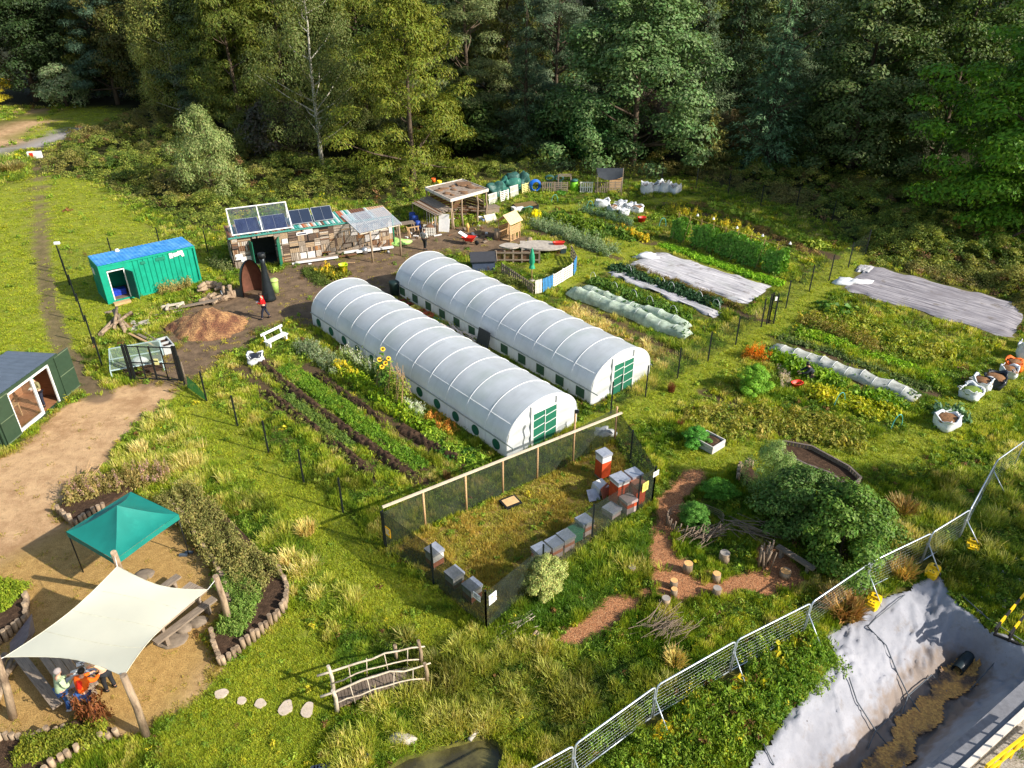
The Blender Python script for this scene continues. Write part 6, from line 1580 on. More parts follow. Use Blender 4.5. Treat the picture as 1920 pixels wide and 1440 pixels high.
hive((1158, 944), "tall red brown hive with a wide pale roof in the middle of the stack", [(.3, m_hor), (.3, m_hor), (.2, m_hor), (.2, m_hor), (.12, m_hwhite)], .55, m_hroof, .56)
hive((1184, 930), "red hive behind on the right of the stack with a pale roof", [(.3, m_hor), (.25, m_hor), (.25, m_hor), (.2, m_hor)], .55, m_hroof, .52)
hive((1192, 944), "red hive at the right of the stack with a brown lid", [(.3, m_hor), (.25, m_hor), (.2, m_hor), (.15, m_hor)], .55, m_hbox)
hive((1176, 960), "greyish red hive in front of the stack by the yellow notice", [(.28, m_hgrey), (.22, m_hor)], .55, m_hgrey)
b = MB().box((0, 0, .3), (.5, .5, .45), rotm(.2, 0, .6)); b.m = 1; b.box((.2, -.25, .32), (.55, .04, .5), rotm(-.3, 0, .9)); b.m = 2; b.box((-.3, -.35, .2), (.5, .04, .5), rotm(-.8, 0, .3))
tag(b.build("hive_parts", [m_hwhite, m_hbox, m_hroof], None, G(1124, 925)), "loose hive boxes and lids piled left of the red stack", "hive parts")
a_, c_ = G(1012, 1076), G(1122, 992); b = MB()
for s in (-.22, .22):
    n_ = Vector((c_.y - a_.y, a_.x - c_.x, 0)).normalized() * s; b.bar(a_ + n_ + Vector((0, 0, .06)), c_ + n_ + Vector((0, 0, .06)), .16, .09)
tag(b.build("hive_plank", m_fresh, None), "pair of fresh planks under the row of hives", "planks")
o = thing("feeder_tray", "black framed tray of pale sand lying on the apiary grass", "tray", G(957, 944), .55)
MB().b2((-.38, -.3, 0), (.38, .3, .12)).build("frame", m_black, o); MB().b2((-.3, -.22, .12), (.3, .22, .135)).build("sand", M("sand", S(216, 176, 124), .9, .15), o)
b = MB().blob((0, 0, .2), (.45, .35, .25), 7, .5, 12, 6); tag(b.build("plastic_sheet", m_bag, None, G(1135, 818)), "crumpled pale plastic in the weeds behind the rail", "plastic sheet")

# ---------------------------------------------------------------- site fence of steel panels
m_heras = M("bright_galvanised", S(196, 204, 212), .35, .08, 6, .5)
J = [(900, 1496), (1077, 1397), (1231, 1286), (1381, 1201), (1522, 1130), (1635, 1053), (1748, 999), (1820, 955), (1870, 863), (1922, 826)]
HH = 1.5; JP = [G(a, c, HH) for a, c in J]
for i, (a_, c_) in enumerate(zip(JP, JP[1:])):
    d = (c_ - a_).normalized(); A = Vector((a_.x, a_.y, 0)) + d * .04; C = Vector((c_.x, c_.y, 0)) - d * .04
    wh = ["at the bottom edge of the photo", "second from the bottom edge of the photo", "above the first yellow block", "above the second yellow block from the bottom", "below the big leafy bush", "right of the big leafy bush", "above the grey liner tip", "at the bend toward the right edge", "at the right frame edge"][i]
    o = thing("site_fence", "galvanised site fence panel " + wh, "site fence", A, yaw(A, C), "site fence panels"); L = dist(A, C)
    b = MB(); r_ = .12
    b.tube([(0, 0, .05), (0, 0, HH - r_), (r_ * .3, 0, HH - r_ * .3), (r_, 0, HH), (L - r_, 0, HH), (L - r_ * .3, 0, HH - r_ * .3), (L, 0, HH - r_), (L, 0, .05)], .027, 7); b.tube([(0, 0, .12), (L, 0, .12)], .021, 6)
    b.build("frame", m_heras, o); b = MB()
    for k in range(8): b.tube([(.02, 0, .25 + k * .155), (L - .02, 0, .25 + k * .155)], .0024, 4, False)
    b.build("wires", m_galv, o)
foot_lb = {1: "yellow weighted block low on the site fence near the bottom edge", 2: "yellow block at the second joint of the site fence", 3: "yellow block with a round hole at the third joint", 5: "yellow block below the big bush beside dry grass", 6: "yellow block near the tip of the grey liner", 7: "small yellow block furthest up the site fence"}
n0 = None
for i in range(1, 9):
    p_ = Vector((JP[i].x, JP[i].y, 0)); d = (JP[min(i + 1, 9)] - JP[i - 1]).normalized(); nrm = Vector((d.y, -d.x, 0))
    o = thing("fence_brace", "slanting steel brace " + ["", "nearest the bottom edge", "at the first yellow block", "at the second yellow block", "between the second and third yellow block", "below the leafy bush", "at the liner tip", "beyond the liner tip", "near the right frame edge"][i], "brace", p_, 0, "braces of the site fence")
    MB().tube([Vector((0, 0, .95)) + nrm * .04, nrm * .78 + Vector((0, 0, .05))], .022, 6).build("tube", m_heras, o)
    b = MB(); b.box((0, 0, .95), (.1, .1, .06)); b.build("clamp", m_galv, o)
    if i in foot_lb:
        q = p_ + nrm * .52 + d * -.12; f = thing("fence_block", foot_lb[i], "fence block", q, yaw((0, 0), d) + .3, "yellow fence blocks")
        b = MB(); pts = [(-.36, -.17), (-.2, -.22), (.2, -.22), (.36, -.17), (.36, .17), (.2, .22), (-.2, .22), (-.36, .17)]; b.poly(pts, 0, .2); b.b2((-.3, -.12, .2), (-.08, .12, .26)); b.b2((.1, -.14, .2), (.32, .14, .25)); b.build("body", m_yel, f)
        b = MB()
        for x, y, rr in ((.21, 0, .06), (-.2, .05, .03), (-.2, -.06, .03), (.0, .0, .035)): b.lathe([(0, .262 if abs(x) > .15 else .203), (rr, .262 if abs(x) > .15 else .203)], (x, y, 0), 10)
        b.build("holes", m_black, f)
# ---------------------------------------------------------------- lined drain basin
xs = np.arange(6, 23, .085); ys = np.arange(8.5, 21.5, .085); BX, BY = np.meshgrid(xs, ys)
bz, bd = basin_z(BX, BY); edge = bd + (fbm(BX * 1.7, BY * 1.7, 2) - .5) * .55
wr = (fbm(BX * .9 + BY * .5, BY * 2.2 - BX * 1.2, 1, 5) - .5) * .20 + (fbm(BX * 3, BY * 3, 4) - .5) * .035
cr_ = fbm(BX * 1.3 - BY * .7, BX * .5 + BY * .6, 2, 3); cr2 = fbm(BX * .6 + BY * .5, BX * 1.6 - BY * 1.9, 6, 3)
wr = wr + .10 * np.clip(1 - np.abs(cr_ - .5) * 14, 0, 1) + .08 * np.clip(1 - np.abs(cr2 - .5) * 16, 0, 1)
Zl = bz + .03 + wr * sstep(0, .6, bd + .25); Zl = np.where(edge < .12, Zl - .06 * sstep(.12, -.1, edge), Zl)
nyv, nxv = BX.shape; ii = np.arange(nyv * nxv).reshape(nyv, nxv); F = np.stack([ii[:-1, :-1], ii[:-1, 1:], ii[1:, 1:], ii[1:, :-1]], -1).reshape(-1, 4)
keep = (edge.ravel()[F] > -.02).all(1)
def Mliner():
    m = bpy.data.materials.new("geotextile"); m.use_nodes = True; t = NT(m); p = t.n["Principled BSDF"]; ob_ = t.new("ShaderNodeTexCoord").outputs['Object']
    n1 = t.noise(ob_, .6, 5, .6); n2 = t.noise(ob_, 5, 5, .7)
    c = t.mix(t.mr(n1, .35, .65), S(128, 129, 136), S(156, 156, 162)); c = t.mix(t.mr(n2, .55, .75, 0, .5), c, S(116, 114, 118))
    v = t.new("ShaderNodeTexVoronoi"); v.inputs['Scale'].default_value = 1.5; t.to(ob_, v.inputs[0]); c = t.mix(t.mr(v.outputs['Distance'], .035, .045, 1, 0), c, S(70, 64, 62))
    v2 = t.new("ShaderNodeTexVoronoi"); v2.inputs['Scale'].default_value = 3.1; t.to(ob_, v2.inputs[0]); c = t.mix(t.mr(v2.outputs['Distance'], .03, .04, .8, 0), c, S(90, 80, 70))
    c = t.mix(t.mr(t.noise(ob_, 1.1, 6, .75), .58, .7, 0, .55), c, S(116, 104, 90)); zz_ = t.new("ShaderNodeSeparateXYZ"); t.to(ob_, zz_.inputs[0]); c = t.mix(t.mr(t.math('ADD', zz_.outputs[2], t.noise(ob_, 3, 5)), -.75, -.35, .7, 0), c, S(120, 98, 74)); t.to(c, p.inputs['Base Color']); p.inputs['Roughness'].default_value = .75
    b = t.new("ShaderNodeBump"); b.inputs['Strength'].default_value = .35; b.inputs['Distance'].default_value = .03; t.to(t.noise(ob_, 14, 5), b.inputs['Height']); t.to(b.outputs[0], p.inputs['Normal'])
    return m
lin = thing("drain_liner", "grey geotextile sheet lining the drain basin at the lower right", "liner")
link("sheet", np_mesh("sheet", np.stack([BX, BY, Zl], -1).reshape(-1, 3), F[keep], Mliner(), True), lin)
m_seam = M("seam", S(92, 98, 104), .7, .2)
def on_liner(px, py, dz=.13):
    z = 0
    for _ in range(12):
        g = G(px, py, z); zz, dd = basin_z(np.array([g.x]), np.array([g.y])); z = float(zz[0]) * .6 + z * .4
    return Vector((g.x, g.y, z + dz))
for pl, rr in (([(1625, 1180), (1660, 1215), (1680, 1265), (1702, 1310), (1728, 1348)], .022), ([(1590, 1275), (1605, 1320), (1640, 1375), (1665, 1405)], .022), ([(1695, 1120), (1640, 1165), (1625, 1180)], .016), ([(1920, 1205), (1860, 1250), (1815, 1300)], .02), ([(1765, 1290), (1745, 1270), (1700, 1310), (1690, 1345)], .02), ([(1690, 1330), (1640, 1375), (1625, 1410)], .02), ([(1430, 1400), (1450, 1440)], .018), ([(1800, 1120), (1850, 1165), (1920, 1210)], .018)):
    MB().tube([on_liner(*q) for q in pl], rr, 5).build("seam", m_seam, lin)
# gravel in the bottom of the drain
sel = (ldist(CHAN, BX, BY) + (fbm(BX * 1.5, BY * 1.5, 3) - .5) * .6) < .42
kf = sel.ravel()[F].all(1)
gz = bz + .16 + .05 * (fbm(BX * 6, BY * 6, 5) - .5)
mgv = bpy.data.materials.new("drain_gravel"); mgv.use_nodes = True; t = NT(mgv); p = t.n["Principled BSDF"]; ob_ = t.new("ShaderNodeTexCoord").outputs['Object']
v = t.new("ShaderNodeTexVoronoi"); v.inputs['Scale'].default_value = 15; t.to(ob_, v.inputs[0]); s_ = t.new("ShaderNodeSeparateColor"); t.to(v.outputs['Color'], s_.inputs[0])
c = t.mix(s_.outputs[0], S(176, 128, 74), S(224, 172, 92)); c = t.mix(t.mr(t.noise(ob_, 1.2, 4), .5, .62), c, t.mix(s_.outputs[1], S(120, 96, 76), S(92, 76, 64))); t.to(c, p.inputs['Base Color']); p.inputs['Roughness'].default_value = .9
b_ = t.new("ShaderNodeBump"); b_.inputs['Strength'].default_value = .9; b_.inputs['Distance'].default_value = .04; t.to(v.outputs['Distance'], b_.inputs['Height']); t.to(b_.outputs[0], p.inputs['Normal'])
tag(link("drain_gravel", np_mesh("drain_gravel", np.stack([BX, BY, gz], -1).reshape(-1, 3), F[kf], mgv, True)), "brown gravel along the bottom of the drain", "gravel", kind="structure")
pp = on_liner(1800, 1255, .28); dr = thing("drain_pipe", "short black pipe end lying in the drain basin", "pipe"); dv = Vector((.55, .45, .02)).normalized()
ring = lambda rr, off: [pp + dv * off + (Vector((0, 0, 1)) * math.sin(a) + Vector((dv.y, -dv.x, 0)) * math.cos(a)) * rr for a in np.linspace(0, 2 * PI, 25)]
MB().grid([ring(.19, -.42), ring(.19, .42), ring(.21, .42), ring(.21, .48), ring(.165, .48), ring(.165, -.42), ring(.19, -.42)]).build("pipe", M("pipe_black", S(34, 46, 50), .4, .2), dr)
# kerb, concrete strip, barriers
def strip(name, a_, c_, w_, h, mat, label, cat, kind=None):
    b = MB(); b.bar(a_ + Vector((0, 0, h / 2)), c_ + Vector((0, 0, h / 2)), w_, h); return tag(b.build(name, mat), label, cat, None, kind)
ka, kc = G(1700, 1545), G(2010, 1255)
m_kerb = M("kerb_stone", S(214, 206, 196), .8, .1, 3, 0, .1, S(180, 170, 160), (.55, .7))
strip("kerb", ka, kc, .16, .22, m_kerb, "pale concrete kerb edging the drain at the lower right", "kerb", "structure")
dn = Vector((kc.y - ka.y, ka.x - kc.x, 0)).normalized(); b = MB(); b.bar(ka - dn * .33 + Vector((0, 0, .04)), kc - dn * .33 + Vector((0, 0, .04)), .5, .16)
tag(b.build("drain_margin", M("margin_grey", S(120, 120, 124), .9, .2, 5, 0, .3)), "grey margin strip between liner and kerb", "margin", kind="structure")
yb = thing("yellow_barrier", "yellow plastic road barrier at the lower right corner", "barrier"); a_, c_ = G(1838, 1458, .35), G(1960, 1360, .35)
b = MB(); b.bar(a_, c_, .06, .14); b.bar(a_ + Vector((0, 0, .5)), c_ + Vector((0, 0, .5)), .06, .12)
for t_ in (.1, .3, .5, .7, .9): q = a_.lerp(c_, t_); b.bar(Vector((q.x, q.y, .02)), Vector((q.x, q.y, .9)), .05, .06)
b.build("rails", m_yel, yb)
b = MB()
for t_ in (.15, .85): q = a_.lerp(c_, t_); b.box((q.x, q.y, .04), (.5, .2, .06), .9)
b.build("feet", m_yel, yb)
sb = thing("striped_barrier", "black and yellow striped barrier at the right edge by the drain", "barrier")
m_strb = M("stripe_black", S(40, 38, 36), .6); P0, P1 = G(1866, 1180, .55), G(1945, 1085, .55)
for off in (0, .42):
    b = MB(); n_ = 9; o2 = Vector((.35, -.25, 0)) * off * 2.2
    for i in range(n_): b.m = i % 2; b.bar(P0.lerp(P1, i / n_) + o2, P0.lerp(P1, (i + 1) / n_) + o2, .06, .16)
    b.build("board", [m_strb, m_yel], sb)
b = MB()
for q in (P0.lerp(P1, .1), P0.lerp(P1, .8)): b.bar((q.x, q.y, 0), (q.x, q.y, .6), .06, .06); b.bar((q.x, q.y, .05), (q.x + .77, q.y - .55, .05), .06, .08); b.bar((q.x + .33, q.y - .24, 0), (q.x + .33, q.y - .24, .6), .06, .06)
b.build("legs", m_strb, sb)
rs = random.Random(77)
for i in range(46):
    px, py = rs.uniform(1830, 1935), rs.uniform(1040, 1170)
    if sdist(P_BASIN, np.array([G(px, py).x]), np.array([G(px, py).y]))[0] > -.2: continue
    s = rs.uniform(.03, .1); tag(MB().blob((0, 0, s * .5), (s, s * .8, s * .6), i, .4, 7, 5).build("stone", m_conc, None, G(px, py)), "pale stone on the dark ground right of the drain", "stone", "stones beside the drain")
# ---------------------------------------------------------------- pond
wm = bpy.data.materials.new("pond_water"); wm.use_nodes = True; t = NT(wm); p = t.n["Principled BSDF"]; ob_ = t.new("ShaderNodeTexCoord").outputs['Object']
t.to(t.mix(t.mr(t.noise(ob_, 1.3, 4), .4, .65), S(62, 58, 38), S(104, 98, 58)), p.inputs['Base Color']); p.inputs['Roughness'].default_value = .16; p.inputs['Specular IOR Level'].default_value = .5
b_ = t.new("ShaderNodeBump"); b_.inputs['Strength'].default_value = .08; t.to(t.noise(ob_, 5, 2), b_.inputs['Height']); t.to(b_.outputs[0], p.inputs['Normal'])
b = MB(); pc = P_POND; cen = pc.mean(0); b.add([(*q, -.12) for q in (cen + (pc - cen) * .99)], [tuple(range(len(pc)))]); o = b.build("water", wm); tag(o, "dark still pond water at the bottom edge", "water", kind="structure")
o = thing("pond_edge", "black plastic lip around the right end of the pond", "pond edge"); pl = [G(*q) for q in ((838, 1394), (872, 1380), (904, 1371), (932, 1378), (950, 1398), (956, 1425), (948, 1460))]
MB().tube([Vector((q.x, q.y, -.02)) for q in pl], .07, 7).build("lip", M("black_liner", S(30, 34, 42), .45, .2, 8), o)
o = thing("log_edging", "dark blue grey pleated edging at the bottom left of the pond", "edging"); a_, c_ = G(588, 1448), G(688, 1424)
for k in range(17): q = a_.lerp(c_, k / 16); MB().tube([Vector((q.x, q.y, -.2)), Vector((q.x, q.y, .2))], .075, 6).build("pole", M("edging_dark", S(52, 60, 74), .5, .3, 8), o)
tag(MB().blob((0, 0, .1), (.38, .22, .14), 3, .25, 12, 7).build("stone", m_conc, None, G(755, 1390)), "flat pale stone at the pond bank", "stone")
a_ = G(880, 1390); tag(MB().tube([a_ + Vector((0, 0, .05)), G(902, 1366) + Vector((0, 0, .12))], .07, 8).build("log", M("pale_log", S(196, 186, 172), .85, .2), None), "pale log leaning into the pond", "log")
# ---------------------------------------------------------------- footbridge
br = thing("footbridge", "low arched timber footbridge with rustic pole handrails", "footbridge")
dA, dB = (G(632, 1333), G(800, 1282)); dA2, dB2 = (G(622, 1318), G(800, 1268))
b = MB(); n_ = 26; rb = random.Random(3)
for i in range(n_):
    t0, t1_ = i / n_, (i + .88) / n_; z0, z1 = .12 + .22 * math.sin(PI * t0), .12 + .22 * math.sin(PI * t1_)
    a_, c_ = dA.lerp(dB, t0), dA.lerp(dB, t1_); n_v = Vector((-(dB - dA).y, (dB - dA).x, 0)).normalized() * .62
    a_, c_ = a_ + Vector((0, 0, z0)), c_ + Vector((0, 0, z1)); b.add([a_, c_, c_ + n_v, a_ + n_v, a_ - Vector((0, 0, .05)), c_ - Vector((0, 0, .05)), c_ + n_v - Vector((0, 0, .05)), a_ + n_v - Vector((0, 0, .05))], [(0, 1, 2, 3), (7, 6, 5, 4), (0, 4, 5, 1), (1, 5, 6, 2), (2, 6, 7, 3), (3, 7, 4, 0)])
b.build("deck", M("bridge_deck", S(120, 104, 88), .85, .3, 5, 0, .3, S(92, 80, 68)), br)
m_rail = M("bare_pole", S(194, 180, 158), .8, .2, 5, 0, .2, S(150, 134, 114), (.5, .7), 0, (1, 1, 1))
for side, offs in ((0, -.06), (1, .68)):
    nv_ = Vector((-(dB - dA).y, (dB - dA).x, 0)).normalized() * offs
    f = lambda t_, z: dA.lerp(dB, t_) + nv_ + Vector((0, 0, z + .17 * math.sin(PI * max(0, min(1, t_)))))
    rb = random.Random(5 + side)
    MB().tube([f(t_, .88 + rb.uniform(-.08, .08)) for t_ in np.linspace(-.14, 1.06, 9)], [.04, .038, .036, .035, .033, .03, .03, .028, .024], 7).build("handrail", m_rail, br)
    MB().tube([f(t_, .38 + rb.uniform(-.06, .06)) for t_ in np.linspace(-.02, .98, 8)], .024, 6).build("handrail", m_rail, br)
    for t_ in (0, 1.0):
        q = dA.lerp(dB, t_) + nv_; MB().tube([q, q + Vector((.02, .03, .65)), q + Vector((-.02, 0, 1.2 if side else 1.0))], [.07, .06, .055], 8).build("post", m_rail if t_ == 0 else m_log, br)
    for t_ in (.2, .38, .62, .84):
        MB().tube([f(t_, .05), f(t_ + rb.uniform(-.04, .04), .9)], .016, 5).build("spindle", m_rail, br)
q = G(744, 1240); MB().tube([q, q + Vector((0, 0, .75))], .06, 7).build("post", m_log, br)
for i, (px, py, a, c) in enumerate(((415, 1302, .2, .17), (453, 1315, .13, .15), (488, 1320, .17, .15), (536, 1328, .2, .26), (577, 1332, .17, .3))):
    r = random.Random(i); pts = [(a * (1 + .15 * math.sin(3 * q + i)) * math.cos(q), c * (1 + .12 * math.sin(2 * q + i * 2)) * math.sin(q)) for q in np.linspace(0, 2 * PI, 14, False)]
    tag(MB().poly(pts, -.02, .05).build("stepping_stone", M("step_stone", S(196, 178, 158), .85, .15, 6, 0, .2, S(160, 146, 130)), None, G(px, py)), ["first stepping stone, nearest the straw floor", "smallest stepping stone, second from the straw floor", "third stepping stone in the middle of the row", "largest grey stepping stone", "long stepping stone nearest the footbridge"][i], "stepping stone", "stepping stones on the lawn")
# ---------------------------------------------------------------- gazebo and shade sail
gz = [G(124, 997, 1.95), G(245, 922, 1.95), G(334, 964, 1.95), G(215, 1050, 1.95)]
m_teal = M("teal_canvas", S(22, 122, 110), .6, .08, 2, 0, .06, S(30, 134, 120))
go_ = thing("gazebo", "teal green pop-up gazebo beside the shade sail", "gazebo")
cz = sum(gz, Vector()) / 4 + Vector((0, 0, .82)); NN = 10; b = MB()
for i in range(4):
    A, C = gz[i], gz[(i + 1) % 4]; P = []
    for u in np.linspace(0, 1, NN):
        row = []
        for v in np.linspace(0, 1, NN):
            e = A.lerp(C, u); q = e.lerp(cz, v); q = Vector((q.x, q.y, 1.95 + .82 * (v ** 1.35) - .10 * math.sin(PI * u) * (1 - v) * v * 2)); row.append(q)
        P.append(row)
    b.grid(P)
b.build("canopy", m_teal, go_)
b = MB(); cxy = sum(gz, Vector()) / 4
for i in range(4):
    A, C = gz[i], gz[(i + 1) % 4]; P = []
    for u in np.linspace(0, 1, 9):
        e = A.lerp(C, u) + (A.lerp(C, u) - cxy).normalized() * .01; P.append([e, e - Vector((0, 0, .24 - .03 * math.sin(PI * u)))])
    b.grid(P, False)
b.build("valance", m_teal, go_)
for p_ in gz:
    q = p_ + (cxy - p_) * .02; MB().tube([(q.x, q.y, 0), (q.x, q.y, 1.93)], .022, 6).build("leg", m_black, go_)
b = MB()
for i in range(4): b.bar(gz[i] * .98 + cxy * .02 - Vector((0, 0, .3)), gz[(i + 1) % 4] * .98 + cxy * .02 - Vector((0, 0, .06)), .02, .02)
b.build("trusses", m_black, go_)
sc = [G(8, 1232, 2.35), G(220, 1062, 2.75), G(389, 1106, 2.1), G(232, 1268, 2.55)]
ss = thing("shade_sail", "cream four cornered shade sail stretched between log posts", "shade sail"); P = []; n_ = 28
for i in range(n_ + 1):
    u = i / n_; row = []
    for j in range(n_ + 1):
        v = j / n_
        uu = u; vv = v
        q = sc[0] * (1 - u) * (1 - v) + sc[1] * u * (1 - v) + sc[2] * u * v + sc[3] * (1 - u) * v
        c0 = sum(sc, Vector()) / 4
        k = .15 * ((4 * u * (1 - u)) * (1 - 4 * v * (1 - v)) ** 1.2 + (4 * v * (1 - v)) * (1 - 4 * u * (1 - u)) ** 1.2)
        row.append(q.lerp(Vector((c0.x, c0.y, q.z)), k) + Vector((0, 0, .02 * math.sin(8 * u) * math.sin(7 * v))))
    P.append(row)
m_sail = Msheer("sail_cloth", (.70, .70, .57), .97, .6, .03, 1.5, .25)
MB().grid(P).build("sheet", m_sail, ss)
b = MB()
for k_ in (7, 14, 21): b.tube([q + Vector((0, 0, .004)) for q in P[k_]], .007, 4, False)
for e_ in (P[0], P[-1], [row[0] for row in P], [row[-1] for row in P]): b.tube(e_, .012, 4, False)
b.build("seam", M("sail_hem", S(206, 202, 180), .7), ss)
b = MB()
posts = [(G(25, 1346), sc[0] + Vector((-.12, -.1, .12))), (G(236, 1112), G(213, 1036, 3.0)), (G(430, 1170), G(404, 1080, 2.3)), (G(275, 1382), G(231, 1266, 2.62))]
lbp = ["leaning log post at the low outer corner of the shade sail", "log post rising between the gazebo and the shade sail", "log post standing in the planter beyond the shade sail tip", "long log post by the lawn at the near corner of the shade sail"]
for (g, tp), lb in zip(posts, lbp):
    tag(MB().tube([g, g.lerp(tp, .5) + Vector((.03, .02, 0)), tp], [.12, .105, .095], 10).build("log_post", m_log, None), lb, "log post", "log posts of the shade sail")
for c_, (g, tp) in zip(sc, posts): b.tube([c_, tp - (tp - g).normalized() * .12], .012, 5)
b.build("ropes", m_white, ss)
def beam_table(a_, c_, w_, h, label, name="picnic_table", cat="picnic table", leg=.35):
    o = thing(name, label, cat, (a_.x, a_.y, 0), yaw(a_, c_)); L = dist(a_, c_); b = MB(); k = max(1, int(w_ / .2))
    for i in range(k): b.b2((0, -w_ / 2 + w_ * i / k + .008, h - .07), (L, -w_ / 2 + w_ * (i + 1) / k - .008, h))
    b.build("top", m_plank, o)
    for x in (L * .15, L * .85):
        b = MB(); b.b2((x - .06, -w_ * leg, 0), (x + .06, w_ * leg, h - .075)) if w_ < .45 else (b.b2((x - .05, -w_ * .42, h - .17), (x + .05, w_ * .42, h - .075)), b.b2((x - .05, -w_ * .4, 0), (x + .05, -w_ * .25, h - .171)), b.b2((x - .05, w_ * .25, 0), (x + .05, w_ * .4, h - .171)))
        b.build("leg", m_plank, o)
    return o
tA, tB = G(92, 1205, .75), G(157, 1296, .75)
beam_table(tA, tB, .85, .75, "dark plank table under the low side of the shade sail with papers on it")
beam_table(G(34, 1226, .45), G(108, 1322, .45), .32, .45, "grey beam bench beside the table with papers", "bench", "bench")
beam_table(G(275, 1178, .75), G(372, 1098, .75), .85, .75, "grey plank table sticking out below the sail tip")
beam_table(G(290, 1204, .45), G(402, 1120, .45), .3, .45, "long grey beam bench along the outer side of the second table", "bench", "bench")
beam_table(G(250, 1140, .45), G(335, 1078, .45), .3, .45, "grey beam bench on the gazebo side of the second table", "bench", "bench")
for i, (px, s, rz, m_, lb) in enumerate((((152, 1244), (.26, .18, .01), .5, m_card, "single white sheet furthest along the dark table"), ((146, 1262), (.42, .32, .015), .4, m_card, "large white sheet with a black pen in the middle of the dark table"), ((171, 1260), (.3, .22, .04), .2, M("pale_tray", S(190, 198, 214), .5), "pale plastic tray under the sail edge on the dark table"), ((141, 1281), (.42, .3, .16), .45, M("grey_tub", S(200, 204, 216), .5, .1), "grey white box with a printed lid at the end of the dark table"))):
    b = MB().b2((-s[0] / 2, -s[1] / 2, 0), (s[0] / 2, s[1] / 2, s[2]))
    o = thing("box" if s[2] > .03 else "paper", lb, "box" if s[2] > .03 else "paper", G(*px, .755), rz); b.build("sheet" if s[2] < .03 else "tub", m_, o)
    b = MB(); b.b2((-s[0] * .12, -s[1] * .08, s[2] + .001), (s[0] * .2, s[1] * .1, s[2] + .008)); b.build("print", m_ink, o)
b = MB().box((0, 0, .03), (.16, .1, .05)); tag(b.build("pouch", M("crimson", S(190, 30, 40), .6), None, G(153, 1272, .755)), "small crimson pouch on the end of the dark table", "pouch")
